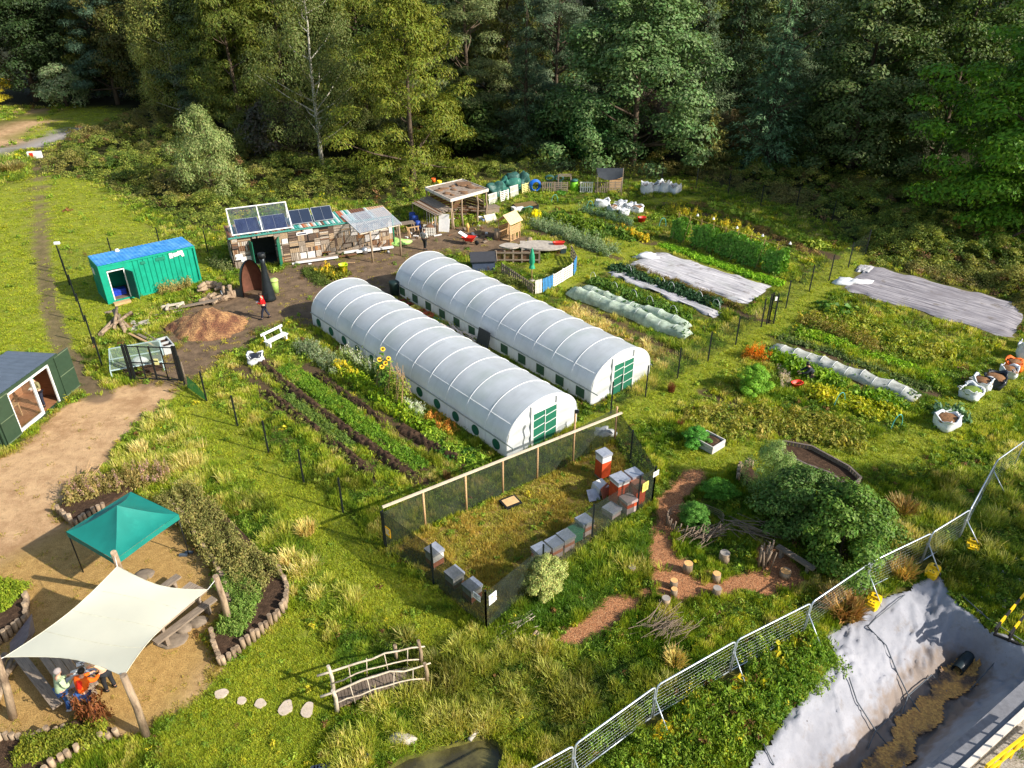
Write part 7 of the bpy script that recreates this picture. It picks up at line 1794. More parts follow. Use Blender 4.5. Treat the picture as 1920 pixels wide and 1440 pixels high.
# ---------------------------------------------------------------- people
m_skin = M("skin", S(214, 164, 136), .55, .06); m_hairb = M("hair_brown", S(70, 48, 36), .6, .2); m_hairg = M("cap_grey", S(150, 140, 138), .8, .1); m_hairk = M("hair_black", S(34, 30, 30), .5, .2)
def skin_obj(name, verts, edges, rad, mat, parent, sub=1, root=0):
    me = bpy.data.meshes.new(name); me.from_pydata([tuple(v) for v in verts], edges, []); me.materials.append(mat)
    o = link(name, me, parent); md = o.modifiers.new("skin", 'SKIN'); md.use_smooth_shade = True
    sv_ = me.skin_vertices[0].data
    for i, r_ in enumerate(rad): sv_[i].radius = r_ if isinstance(r_, tuple) else (r_, r_)
    sv_[root].use_root = True
    if sub:
        s_ = o.modifiers.new("smooth", 'SUBSURF'); s_.levels = sub; s_.render_levels = sub
    return o
def person(loc, rz, label, J, top, legs, hair, shoe=m_black, coat=.0, hood=None, extra=None):
    o = thing("person", label, "person", loc, rz)
    V = lambda k: Vector(J[k])
    pel, ch, nk, hd = V('pelvis'), V('chest'), V('neck'), V('head')
    vs, es, rs_ = [], [], []
    def add(p_, r_, par=None):
        vs.append(Vector(p_)); rs_.append(r_)
        if par is not None: es.append((par, len(vs) - 1))
        return len(vs) - 1
    i0 = add(pel, (.105, .13)); i1 = add(pel.lerp(ch, .5), (.1, .125), i0); i2 = add(ch, (.105, .15), i1); i3 = add(nk, .05, i2)
    up = (hd - nk).normalized(); fwd = Vector(J.get('face', (1, 0, 0))).normalized()
    i4 = add(hd - up * .06, (.062, .066), i3); i5 = add(hd + up * .02, (.088, .078), i4); add(hd + up * .09, (.06, .055), i5); add(hd + fwd * .098 - up * .01, .014, i5)
    sd_ = fwd.cross(up).normalized()
    for s in (-1, 1): add(hd + sd_ * s * .082, .016, i5)
    for s, k in ((1, 'l'), (-1, 'r')):
        sh_, el, wr = V('sho_' + k), V('elb_' + k), V('wri_' + k)
        a = add(sh_, .055, i2); a = add(el, .042, a); a = add(wr, .028, a)
        hdv = (wr - el).normalized(); pc_ = wr + hdv * .06; a = add(pc_, (.035, .024), a)
        sx = hdv.cross(Vector((0, 0, 1))).normalized() if abs(hdv.z) < .95 else Vector((0, 1, 0)); dn_ = hdv.cross(sx)
        if dn_.z > 0: dn_ = -dn_
        for f, ln_ in ((-1.5, .05), (-.5, .07), (.5, .075), (1.5, .062)):
            b0 = add(pc_ + sx * f * .017 + hdv * .035, .009, a); b1 = add(pc_ + sx * f * .02 + hdv * (.035 + ln_ * .6) + dn_ * .012, .0085, b0); add(pc_ + sx * f * .02 + hdv * (.03 + ln_) + dn_ * .035, .0075, b1)
        t0 = add(wr + hdv * .03 + sx * s * .032, .011, a); add(wr + hdv * .065 + sx * s * .05 + dn_ * .015, .009, t0)
        hp, kn, an = V('hip_' + k), V('kne_' + k), V('ank_' + k)
        a = add(hp, .085, i0); a = add(kn, .055, a); a = add(an, .036, a)
        ft = V('toe_' + k); add(ft, .034, a)
    skin_obj("body", vs, es, rs_, m_skin, o)
    tv = [pel - Vector((0, 0, coat)), pel.lerp(ch, .5), ch, nk - (nk - ch) * .15]; tr_ = [(.15 + coat * .15, .185 + coat * .2), (.14, .175), (.145, .195), (.085, .085)]; te = [(0, 1), (1, 2), (2, 3)]
    for k in 'lr':
        n0 = len(tv); tv += [V('sho_' + k), V('elb_' + k), V('wri_' + k)]; tr_ += [.085, .07, .052]; te += [(2, n0), (n0, n0 + 1), (n0 + 1, n0 + 2)]
    skin_obj("jacket", tv, te, tr_, top, o)
    lv = [pel]; lr = [(.14, .16)]; le = []
    for k in 'lr': n0 = len(lv); lv += [V('hip_' + k), V('kne_' + k), V('ank_' + k) + Vector((0, 0, .02))]; lr += [.105, .078, .062]; le += [(0, n0), (n0, n0 + 1), (n0 + 1, n0 + 2)]
    skin_obj("trousers", lv, le, lr, legs, o)
    for k in 'lr':
        a_, f_ = V('ank_' + k), V('toe_' + k); d = (f_ - a_).normalized(); c = a_.lerp(f_, .45) - Vector((0, 0, .01)); bm_ = MB().blob((0, 0, 0), (.15, .055, .055), 1, .05, 10, 6, .045); s_ = bm_.build("shoe", shoe, o); s_.location = c; s_.rotation_euler = (0, -math.asin(max(-1, min(1, d.z))) * .6, math.atan2(d.y, d.x))
    h_ = MB().blob((0, 0, 0), (.112, .1, .1), 2, .06, 12, 8); hr_ = h_.build("hair", hair, o); hr_.location = hd + up * .05 - fwd * .028
    b = MB()
    for s in (-1, 1): b.blob(hd + fwd * .085 + sd_ * s * .032 + up * .015, (.012, .012, .009), 1, 0, 6, 4)
    b.bar(hd + fwd * .083 - up * .045 - sd_ * .025, hd + fwd * .083 - up * .045 + sd_ * .025, .01, .01); b.build("face", M("features", S(90, 50, 46), .6), o)
    if extra: extra(o)
    return o
def pose(H=1.7, lean=0, stride=.0, arms='down', face=(1, 0, -.2)):
    k = H / 1.7; J = {}
    pz = .92 * k; J['pelvis'] = (0, 0, pz); cx_ = math.sin(lean) * .42 * k
    J['chest'] = (cx_, 0, pz + .40 * k * math.cos(lean)); J['neck'] = (cx_ * 1.35, 0, pz + .55 * k * math.cos(lean)); J['head'] = (cx_ * 1.5 + .03, 0, pz + .68 * k * math.cos(lean * .9)); J['face'] = face
    for s, q in ((1, 'l'), (-1, 'r')):
        st = stride * s; J['hip_' + q] = (0, s * .095, pz - .08); J['kne_' + q] = (st * .5 + .04, s * .1, pz * .52); ax = st - (.0 if st >= 0 else .02); az = .08 if st >= 0 else .13
        J['ank_' + q] = (ax, s * .1, az); J['toe_' + q] = (ax + .15, s * .12, .04)
        sx, sz = cx_ * 1.15, pz + .47 * k * math.cos(lean); J['sho_' + q] = (sx, s * .19, sz)
        if arms == 'down': J['elb_' + q] = (sx - .03 - .12 * st, s * .24, sz - .28 * k); J['wri_' + q] = (sx + .06 - .2 * st, s * .24, sz - .52 * k)
        elif arms == 'fwd': J['elb_' + q] = (sx + .02, s * .24, sz - .27 * k); J['wri_' + q] = (sx + .25, s * .13, sz - .25 * k)
        elif arms == 'hips': J['elb_' + q] = (sx - .08, s * .40, sz - .22 * k); J['wri_' + q] = (sx + .05, s * .21, sz - .40 * k)
        elif arms == 'reach': J['elb_' + q] = (sx + .16, s * .23, sz - .2 * k); J['wri_' + q] = (sx + .4, s * .15, sz - .28 * k)
    return J
jean = M("jeans", S(54, 92, 150), .8, .15); navy = M("navy", S(38, 42, 58), .8, .15)
def holds(mat, p_, s):
    def f(o): MB().box(p_, s, .3).build("held_item", mat, o)
    return f
person(G(499, 598), PI + .15, "person in a bright red jumper and dark jeans walking past the black stove", pose(1.72, .12, .22, 'fwd', (1, 0, -.35)), M("red_jumper", S(206, 18, 22), .8, .1), navy, m_hairb, extra=holds(m_white, (.34, .0, 1.15), (.12, .2, .05)))
person(G(797, 469), .9, "person in a pale top and dark trousers standing with hands on hips", pose(1.66, .0, .04, 'hips', (1, .2, -.1)), M("pale_top", S(190, 186, 176), .8, .1), M("dark_trousers", S(40, 44, 44), .8, .1), m_hairb)
person(CB(3.35, .45, .12), CAB_YAW + PI * .95, "person in an olive body warmer inside the cabin opening", pose(1.72, .1, .03, 'fwd', (1, 0, -.3)), M("olive_top", S(128, 122, 84), .8, .12), navy, M("green_cap", S(30, 84, 70), .7), extra=holds(m_white, (.36, 0, 1.2), (.2, .16, .02)))
person(G(131, 1330), .95, "person in a pale green coat and jeans at the end of the dark table", pose(1.64, .14, .03, 'fwd', (1, 0, -.5)), M("sage_coat", S(172, 190, 152), .8, .08), jean, m_hairg, m_white, .16)
def stripe(o): skin_obj("back_stripe", [(-.06, 0, .98), (-.02, 0, 1.2), (.05, 0, 1.38)], [(0, 1), (1, 2)], [(.12, .055), (.13, .06), (.12, .06)], M("red_stripe", S(226, 40, 16), .7), o)
person(G(172, 1336), 1.35, "person in an orange jacket with a red back and blue jeans leaning over the table", pose(1.66, .3, .08, 'reach', (1, 0, -.6)), M("orange_jacket", S(240, 104, 20), .75, .08), jean, m_hairk, M("shoe_blue", S(70, 130, 180), .6), extra=stripe)
person(G(210, 1294), 2.7, "person in a cream jacket and black trousers under the sail edge", pose(1.66, .3, .05, 'reach', (1, 0, -.5)), M("cream_jacket", S(224, 196, 164), .8, .08), M("black_trousers", S(34, 36, 40), .8), m_hairk)
Jk = pose(1.6, .6, 0, 'reach', (1, 0, -.7))
for k in list(Jk):
    if k == 'face': continue
    x, y, z = Jk[k]
    if k[:3] in ('kne',): Jk[k] = (.22, y * 1.2, .1)
    elif k[:3] == 'ank': Jk[k] = (-.2, y, .09)
    elif k[:3] == 'toe': Jk[k] = (-.36, y, .04)
    else: Jk[k] = (x - .08, y, z - .52)
person(G(1519, 712), PI - .1, "person kneeling among the leafy rows beside the red trug", Jk, M("dark_top", S(42, 48, 56), .8), M("dusky_trousers", S(120, 96, 92), .8), m_hairk)
# ---------------------------------------------------------------- log edged planters
def planter(label, outline, wall, hgt, seed, soil=True):
    """wall: list of pixel polylines carrying upright logs; outline: soil area"""
    o = thing("log_planter", label, "planter"); r = random.Random(seed); cnt = 0
    for pl in wall:
        pts = [G(*q) for q in pl]
        for a_, c_ in zip(pts, pts[1:]):
            n_ = max(1, int(dist(a_, c_) / .17))
            for i in range(n_):
                if cnt >= 98: break
                q = a_.lerp(c_, (i + .5) / n_); h = hgt * r.uniform(.75, 1.25); cnt += 1
                b = MB().tube([q, q + Vector((r.uniform(-.03, .03), r.uniform(-.03, .03), h))], [.085, .08], 7); b.build("log", m_log, o)
    if soil:
        pts = [tuple(G(*q)[:2]) for q in outline]; MB().poly(pts, .0, hgt * .6).build("soil", m_soil, o)
planter("long log edged planter curling round the straw floor beyond the sail", [(318, 942), (350, 968), (378, 1012), (408, 1050), (432, 1100), (440, 1140), (400, 1195), (418, 1245), (468, 1204), (532, 1145), (536, 1105), (505, 1062), (460, 1010), (410, 960), (350, 930)],
        [[(312, 945), (346, 975), (372, 1020), (402, 1060), (428, 1110), (434, 1140)], [(398, 1195), (416, 1250), (472, 1206), (536, 1148), (541, 1108)], [(541, 1108), (520, 1072)]], .42, 1)
planter("small log edged bed behind the teal gazebo", [(112, 965), (140, 985), (200, 955), (260, 915), (200, 895), (140, 915)], [[(110, 962), (140, 987), (200, 958)]], .38, 2)
planter("log edged bed cut by the frame beside the sail's shadow", [(-40, 1100), (20, 1110), (52, 1125), (48, 1160), (10, 1200), (-40, 1215)], [[(52, 1120), (52, 1165), (8, 1205), (-30, 1218)]], .4, 3)
planter("log edged bed at the lower corner with brown seed heads", [(225, 1378), (150, 1410), (60, 1470), (-60, 1470), (-20, 1400), (60, 1385), (120, 1370), (160, 1352)], [[(228, 1376), (170, 1404), (110, 1436), (70, 1470)], [(0, 1395), (60, 1390), (130, 1372)]], .36, 4)
logs((8, 1290), 3, 1.9, .12, 1.9, 8, "pale stripped logs lying by the low sail post", (.15, .25), cat="logs")
b = MB(); b.add([Vector(G(18, 1205, .1)), Vector(G(60, 1150, .35)), Vector(G(52, 1195, .5)), Vector(G(20, 1245, .25))], [(0, 1, 2, 3)]); b.add([Vector(G(52, 1195, .5)), Vector(G(60, 1150, .35)), Vector(G(66, 1185, .05)), Vector(G(30, 1240, .05))], [(0, 1, 2, 3)])
tag(b.build("netting", Msheer("grey_netting", S(140, 130, 136), .7, .8, .2, 5, .2), None), "tent of grey netting beside the frame edge bed", "netting")
for px, m_, lb in (((350, 1042), M("grey_shoe", S(80, 92, 104), .6), "grey sandals lying on the straw floor by the planter"),):
    b = MB().box((-.12, 0, .04), (.3, .11, .07)); b.box((.05, .14, .04), (.3, .11, .07)); tag(b.build("sandals", m_, None, G(*px)), lb, "sandals")
for px, s, lb in (((345, 1180), (.3, .22, .16), "flat grey rock nearer the beam bench end"), ((372, 1168), (.3, .26, .16), "flat grey rock in front of the planter"), ((322, 1200), (.6, .35, .04), "pale flat slab beside the long beam bench"), ((270, 1078), (.4, .3, .04), "grey flat slab by the gazebo leg")):
    tag(MB().blob((0, 0, s[2] * .3), s, int(px[0]), .2, 12, 6).build("rock", M("rock_grey", S(128, 114, 98), .9, .25, 6, 0, .3), None, G(*px)), lb, "rock")
# ---------------------------------------------------------------- crops
def along(px, n, w_, r, zpx=0):
    pts = [np.array(G(*q)[:2]) for q in px]; seg = [np.linalg.norm(b - a) for a, b in zip(pts, pts[1:])]; tot = sum(seg); u = r.rand(n) * tot; X = np.zeros(n); Y = np.zeros(n); acc = 0
    for (a, b), L in zip(zip(pts, pts[1:]), seg):
        k = (u >= acc) & (u < acc + L + 1e-9); f = ((u - acc) / L)[k]; d = (b - a) / L; o_ = r.uniform(-.5, .5, k.sum()) * w_
        X[k] = a[0] + (b - a)[0] * f - d[1] * o_; Y[k] = a[1] + (b - a)[1] * f + d[0] * o_; acc += L
    return X, Y, tot
def crop(px, w_, label, c0, c1, size, hgt, vis, seed, dens=9, flower=None, ff=.15, cat="crop row", name="crop_row", kind="stuff", z0=0):
    r = np.random.RandomState(seed); tot = sum(dist(G(*a), G(*b)) for a, b in zip(px, px[1:])); n = int(tot * max(w_, .3) * dens / (size * size) * .34) + 4
    X, Y, _ = along(px, n, w_, r); f = fbm(X * 1.5, Y * 1.5, seed % 5)
    col = lerp3(C_(*c0), C_(*c1), np.clip(f * .7 + r.rand(n) * .45, 0, 1))
    if flower is not None: k = r.rand(n) < ff; col[k] = C_(*flower)
    s = size * (.7 + .6 * r.rand(n)) * (.75 + .5 * f); h = hgt * (.6 + .7 * r.rand(n)) * (.6 + .8 * f)
    if name == 'bank_weeds':
        kp = np.maximum.reduce([sdist(q, X, Y) for q in P_SHEETS]) < 0; kp &= ldist(np.array([G(*q)[:2] for q in ((1077, 1460), (1231, 1350), (1381, 1262), (1530, 1185))]), X, Y) > .25
        X, Y, col, s, h, f = X[kp], Y[kp], col[kp], s[kp], h[kp], f[kp]; n = len(X)
    z = ground_z(X, Y) + z0
    if flower is not None: s = np.where(k, s * .5, s)
    if flower is not None: z = z + k * hgt * .5
    o = scatter(name, np.stack([X, Y, z], 1), np.stack([r.randn(n) * .15, r.randn(n) * .15, r.rand(n) * 6.28], 1), np.stack([s, s, h], 1), col, r.choice(vis, n), K_HERB)
    return tag(o, label, cat, None, kind)
LEAFY, FERN, BIG, TALL_ = [0, 1, 2], [3, 4], [5, 6], [7, 8]
# soil ridges of the left plot
def ridge(px, w_, h, label, seed):
    pts = [G(*q) for q in px]; L = sum(dist(a, b) for a, b in zip(pts, pts[1:])); n_ = int(L / .07); P = []
    for i in range(n_ + 1):
        s = L * i / n_; acc = 0
        for a, b in zip(pts, pts[1:]):
            l = dist(a, b)
            if s <= acc + l + 1e-6: break
            acc += l
        q = a.lerp(b, min(1, (s - acc) / l)); d = (b - a).normalized(); nn = Vector((-d.y, d.x, 0)); row = []
        for j in range(13):
            t_ = j / 12 * 2 - 1; p_ = q + nn * t_ * w_ * (1 + .3 * float(vn(s * .9, seed, 1))); e = min(1, i / 3, (n_ - i) / 3)
            row.append(p_ + Vector((0, 0, (h * (1 - t_ * t_) * e * (.5 + float(fbm(s * 1.6, t_ * 1.5 + seed, 2)))) + .2 * (float(vn(s * 6, t_ * 5 + seed * 9, 3)) - .45) * (1 - t_ * t_) + .09 * (float(vn(s * 15, t_ * 9 + seed * 5, 5)) - .5) - .02)))
        P.append(row)
    return tag(MB().grid(P).build("soil_ridge", m_soil, None), label, "soil ridge")
ridge([(484, 678), (560, 742), (640, 800), (720, 855), (792, 905)], 0.28, 0.26, "long dark soil ridge in the middle of the left plot", 1)
ridge([(500, 736), (560, 780), (600, 812)], 0.25, 0.21, "shorter dark ridge at the upper end nearest the tall grass fence", 2)
ridge([(612, 818), (660, 858), (700, 893)], 0.25, 0.21, "shorter dark ridge at the lower end nearest the tall grass fence", 5)
ridge([(592, 700), (650, 742), (720, 790)], 0.20, 0.17, "dark ridge beside the leafy green row", 3)
ridge([(750, 800), (800, 832), (868, 866)], 0.27, 0.24, "dark ridge ending near the polytunnel corner", 4)
ridge([(705, 825), (760, 862), (800, 885)], 0.15, 0.13, "thin broken ridge between the dark ridges", 6)
crop([(560, 648), (600, 672), (640, 700)], .9, "grey green leafy row at the head of the left plot", (110, 128, 92), (150, 160, 124), .26, .5, FERN + TALL_, 21)
crop([(640, 690), (700, 735), (760, 775), (812, 806)], .8, "bright leafy green row running down the left plot", (84, 128, 26), (168, 186, 40), .28, .5, LEAFY + BIG, 22)
crop([(630, 690), (665, 712)], .5, "clump of yellow flowers in the leafy row", (96, 128, 30), (150, 150, 30), .22, .5, LEAFY, 23, 9, (226, 206, 60), .2)
crop([(640, 670), (690, 692), (730, 712)], .7, "feathery white flowered plants along the first polytunnel", (120, 146, 70), (160, 172, 100), .24, .6, FERN + TALL_, 24, 8, (236, 236, 220), .22)
crop([(760, 760), (800, 785)], .6, "white flowers at the lower end of the leafy row", (110, 140, 60), (150, 164, 80), .2, .45, FERN, 25, 9, (236, 238, 226), .3)
crop([(805, 780), (850, 815)], .7, "orange and yellow leaved plants near the polytunnel", (150, 150, 50), (200, 156, 60), .2, .4, LEAFY, 26, 4, (216, 150, 70), .2)
crop([(800, 812), (880, 862), (905, 878)], .9, "light green weeds at the foot of the polytunnel", (120, 160, 46), (160, 180, 60), .24, .35, LEAFY + FERN, 27, 6)
crop([(530, 690), (600, 735), (660, 780), (720, 830), (790, 880)], .9, "low green rows between the soil ridges", (70, 118, 30), (130, 160, 44), .17, .3, LEAFY + FERN, 28, 9)
crop([(540, 745), (600, 795), (660, 840)], .5, "dull green strip below the long ridge", (90, 122, 60), (120, 140, 60), .16, .3, FERN + LEAFY, 29, 9)
crop([(820, 840), (872, 858), (898, 850)], .8, "dark leafy plants by the last vent of the first polytunnel", (44, 84, 28), (80, 120, 36), .28, .4, BIG, 30, 8)
crop([(484, 678), (560, 742), (640, 800), (720, 855), (792, 905)], .5, "sparse weeds sprouting on the long ridge", (80, 116, 40), (150, 150, 70), .12, .2, FERN + LEAFY, 31, .9, z0=.1)
crop([(500, 736), (560, 780), (640, 845), (700, 893)], .5, "sparse weeds sprouting on the shorter ridges", (80, 116, 40), (150, 150, 70), .12, .2, FERN + LEAFY, 32, 1.2, z0=.08)
# wigwam with sunflowers
wg = thing("cane_wigwam", "leaning rows of bare canes with climbing beans beside the first polytunnel", "cane frame", G(738, 742)); b = MB(); r = random.Random(4)
ax_ = (T1p(0, 1) - T1p(0, 0)).normalized()
for i in range(22):
    t_ = r.uniform(-1.5, 1.5); s = r.choice([-1, 1]); p_ = ax_ * t_ + Vector((-ax_.y, ax_.x, 0)) * s * .45; b.tube([p_, Vector((ax_ * t_ * .75)) + Vector((r.uniform(-.1, .1), r.uniform(-.1, .1), r.uniform(1.7, 2.2)))], .012, 5, False)
b.build("canes", m_fresh, wg)
r = np.random.RandomState(8); n = 900; tt = r.uniform(-1.4, 1.4, n); zz = r.rand(n) ** 1.3 * 1.5; wv = (1 - zz / 2.2) * .5 * r.uniform(-1, 1, n)
C3 = np.stack([ax_.x * tt - ax_.y * wv, ax_.y * tt + ax_.x * wv, zz], 1); V, F = leafquads(C3, r.randn(n, 3) + np.array([0, -.3, .6]), .09, .14, r); o = link("beans", np_mesh("beans", V, F, m_leaf), wg); o.color = c4(S(140, 150, 56))
m_petal = M("sunflower_petal", S(244, 190, 20), .6, .1); m_eye = M("sunflower_eye", S(90, 60, 20), .8)
for i, (px, h, lb) in enumerate((((726, 735), 2.5, "tallest sunflower above the cane frame"), ((718, 738), 2.0, "sunflower low at the outer side of the cane frame"), ((729, 742), 1.9, "sunflower in the middle of the yellow cluster"), ((735, 738), 2.05, "sunflower at the tunnel side of the yellow cluster"), ((722, 744), 1.75, "lowest sunflower of the cluster by the canes"))):
    o = thing("sunflower", lb, "sunflower", G(*px)); MB().tube([(0, 0, 0), (.03, 0, h * .6), (0, 0, h)], .02, 5).build("stem", M("stem_green", S(90, 120, 50), .7), o)
    r = np.random.RandomState(i); n = 26; a = r.rand(n) * 6.28; zz = r.uniform(.3, .95, n) * h; V, F = leafquads(np.stack([np.cos(a) * .16, np.sin(a) * .16, zz], 1), np.stack([np.cos(a) * .4, np.sin(a) * .4, 1 + 0 * a], 1), .16, .26, r); q = link("leaves", np_mesh("leaves", V, F, m_leaf), o); q.color = c4(S(100, 134, 50))
    hd_ = MB(); nd = Vector((.35, -.6, .7)).normalized(); e1 = nd.cross(Vector((0, 0, 1))).normalized(); e2 = nd.cross(e1); cpt = Vector((0, 0, h))
    for k in range(14): a = 2 * PI * k / 14; d = e1 * math.cos(a) + e2 * math.sin(a); s_ = nd.cross(d); hd_.add([cpt + d * .05 - s_ * .02, cpt + d * .1 - s_ * .03, cpt + d * .13, cpt + d * .1 + s_ * .03, cpt + d * .05 + s_ * .02], [(0, 1, 2, 3, 4)])
    f_ = hd_.build("petals", m_petal, o); MB().blob(cpt + nd * .01, (.06, .06, .05), 1, 0, 8, 5).build("eye", m_eye, o)
# net tunnels and fleece
m_net = Msheer("pale_green_net", S(206, 222, 200), .72, .7, .12, 2.5, .3, .18); m_netw = Msheer("white_net", S(206, 208, 200), .80, .7, .12, 2.5, .3, .15)
m_fleece = Msheer("fleece", S(206, 204, 202), .93, .8, .14, 1.2, .2, .05)
def net_tunnel(px, rw, h, label, mat, nh, inner=(60, 100, 50), seed=1):
    a_, c_ = G(*px[0]), G(*px[1]); L = dist(a_, c_); o = thing("net_tunnel", label, "net tunnel", a_, yaw(a_, c_), "net tunnels over crops"); P = []; n_ = nh * 8
    hx = [L * i / (nh - 1) for i in range(nh)]
    rn = random.Random(seed); top = [rn.uniform(.75, 1.1) for _ in range(nh + 1)]; off = [rn.uniform(-.12, .12) for _ in range(nh + 1)]; sg = [rn.uniform(.08, .4) for _ in range(nh + 1)]
    for i in range(n_ + 1):
        x = L * i / n_; kk = x / L * (nh - 1); i0 = min(int(kk), nh - 1); ph_ = kk - i0; sag = math.sin(PI * ph_) * sg[i0]; e = min(1, (x + .02) / .5, (L - x + .02) / .5) ** .5; row = []
        tp_ = top[i0] * (1 - ph_) + top[i0 + 1] * ph_; of = off[i0] * (1 - ph_) + off[i0 + 1] * ph_
        for j in range(21):
            th = PI * j / 20; k = 1 - sag * math.sin(th) * .8 + .22 * (float(fbm(x * 2.1 + seed, th * 2.2, 3)) - .5)
            row.append((x, of - rw * math.cos(th) * (1.1 + .12 * float(vn(x * 1.5, seed + (th > 1.5), 4))) * (1 + .2 * (k - 1)), max(.01, h * tp_ * math.sin(th) ** .7 * k * e)))
        P.append(row)
    MB().grid(P).build("net", mat, o)
    for m_i, x in list(enumerate(hx))[1:-1]: MB().tube([(x, off[m_i] - rw * 1.06 * math.cos(q), h * top[m_i] * math.sin(q) ** .7 + .005) for q in np.linspace(0, PI, 15)], .012, 5, False).build("hoop", m_hoop, o)
    r = np.random.RandomState(seed); n = int(L * 60); V, F = leafquads(np.stack([r.rand(n) * L, r.uniform(-.8, .8, n) * rw, r.rand(n) * h * .65], 1), r.randn(n, 3) + np.array([0, 0, 1]), .14, .22, r); q = link("crop", np_mesh("crop", V, F, m_leaf), o); q.color = c4(S(*inner))
net_tunnel(((1067, 549), (1290, 634)), .42, .68, "pale green net tunnel nearer the second polytunnel", m_net, 11)
net_tunnel(((1092, 541), (1290, 618)), .36, .55, "pale green net tunnel behind the nearer one", m_net, 9, seed=4)
net_tunnel(((1446, 652), (1722, 748)), .46, .5, "long low white net tunnel in the right hand field", m_netw, 12, (80, 110, 50), 7)
def sheet(px, label, mat, amp=.07, dirx=1, n_=70, name="fleece_sheet", k_=4.0, z0=.13):
    q = [G(*p_) for p_ in px]; P = []
    for i in range(n_ + 1):
        u = i / n_; row = []
        for j in range(31):
            v = j / 30; p_ = (q[0] * (1 - u) + q[1] * u) * (1 - v) + (q[3] * (1 - u) + q[2] * u) * v; e = min(u, 1 - u, v, 1 - v)
            wv = float(fbm(u * 6, v * 34 * (1 if dirx else .3), 3)) - .5; w2 = float(fbm(u * 26, v * 16, 5)) - .5
            jit = (float(vn(u * 14 + 3, v * 9, 2)) - .5) * .5 * (1 if e < .04 else .2)
            row.append(p_ + Vector((jit, jit * .6, max(.015, z0 + amp * 1.8 * wv + amp * .35 * w2) * min(1, e * 14 + .12))))
        P.append(row)
    return tag(MB().grid(P).build(name, mat, None), label, "fleece sheet")
def Mfleece(nm, ca, cb, cd, ang=-yaw(G(1234, 472), G(1444, 538))):
    m = bpy.data.materials.new(nm); m.use_nodes = True; t = NT(m); p = t.n["Principled BSDF"]; ge = t.new("ShaderNodeTexCoord").outputs['Object']
    mp = t.new("ShaderNodeMapping"); mp.inputs['Scale'].default_value = (.22, 5, 1); m0_ = t.new("ShaderNodeMapping"); m0_.inputs['Rotation'].default_value = (0, 0, ang); t.to(ge, m0_.inputs[0]); t.to(m0_.outputs[0], mp.inputs[0])
    n1 = t.noise(mp.outputs[0], 2.2, 6, .7); c = t.mix(t.mr(n1, .38, .62), ca, cb); n2 = t.noise(ge, .5, 4); c = t.mix(t.mr(n2, .5, .7), c, cd); c = t.mix(t.mr(t.noise(ge, 1.3, 5), .58, .68, 0, .7), c, S(112, 102, 92)); t.to(c, p.inputs['Base Color']); p.inputs['Roughness'].default_value = .85
    b = t.new("ShaderNodeBump"); b.inputs['Strength'].default_value = .5; b.inputs['Distance'].default_value = .04; t.to(n1, b.inputs['Height']); t.to(b.outputs[0], p.inputs['Normal'])
    return m
m_f1 = Mfleece("fleece_grey", S(216, 212, 212), S(132, 128, 132), S(176, 176, 172)); m_f2 = Mfleece("fleece_dirty", S(178, 172, 174), S(92, 88, 96), S(130, 124, 128))
sheet([(1234, 472), (1444, 538), (1400, 572), (1176, 497)], "broad grey white fleece sheet below the bean rows", m_f1)
sheet([(1632, 499), (1925, 574), (1900, 636), (1578, 541)], "large dirty grey sheet beside the brambles in the right hand field", m_f2, .05)
sheet([(1152, 505), (1350, 588), (1340, 596), (1140, 512)], "narrow curling strip of white fleece between crop rows", m_f1, .05, n_=60)
sheet([(1610, 499), (1640, 502), (1628, 514), (1605, 508)], "crumpled end of sheet at the top corner of the dirty grey sheet", m_f1, .1, n_=14)
tag(MB().blob((0, 0, .1), (1.1, .5, .25), 3, .5, 16, 8).build("fleece_heap", m_bag, None, G(1598, 532)), "bundled white fleece at the corner of the dirty grey sheet", "fleece heap")
tag(MB().blob((0, 0, .1), (1.0, .4, .3), 5, .5, 16, 8).build("fleece_heap", m_bag, None, G(1212, 484)), "bundled white fleece at the top end of the grey white sheet", "fleece heap")
crop([(1112, 528), (1200, 562), (1290, 600)], .9, "mixed kale bed under small hoops", (48, 90, 34), (110, 140, 50), .3, .5, LEAFY + BIG, 41, 9)
crop([(1152, 503), (1250, 540), (1345, 576)], 1.0, "dark blue green cabbage row beside the fleece strip", (32, 66, 44), (66, 96, 60), .32, .5, BIG + LEAFY, 42, 10)
crop([(1190, 502), (1290, 540), (1390, 580)], .5, "brownish row along the lower edge of the grey white fleece", (110, 84, 50), (130, 120, 56), .24, .35, FERN, 43, 6)
crop([(1242, 460), (1350, 497), (1465, 534)], .9, "fresh green low crop along the upper edge of the fleece", (104, 160, 30), (150, 186, 44), .26, .3, LEAFY, 44, 9)
for i, q in enumerate(((1112, 520), (1155, 540), (1190, 556), (1222, 575), (1262, 590))): pass
hp = thing("crop_hoops", "bare white hoops standing over the kale and cabbage beds", "hoops")
for q in ((1112, 526), (1152, 545), (1188, 560), (1218, 572), (1262, 590), (1178, 512), (1240, 535), (1258, 545), (1310, 562), (1342, 578)):
    g = G(*q); MB().tube([g + Vector((-.35 * math.cos(a) * .5, .35 * math.cos(a), .62 * math.sin(a))) for a in np.linspace(0, PI, 13)], .012, 5, False).build("hoop", m_hoop, hp)
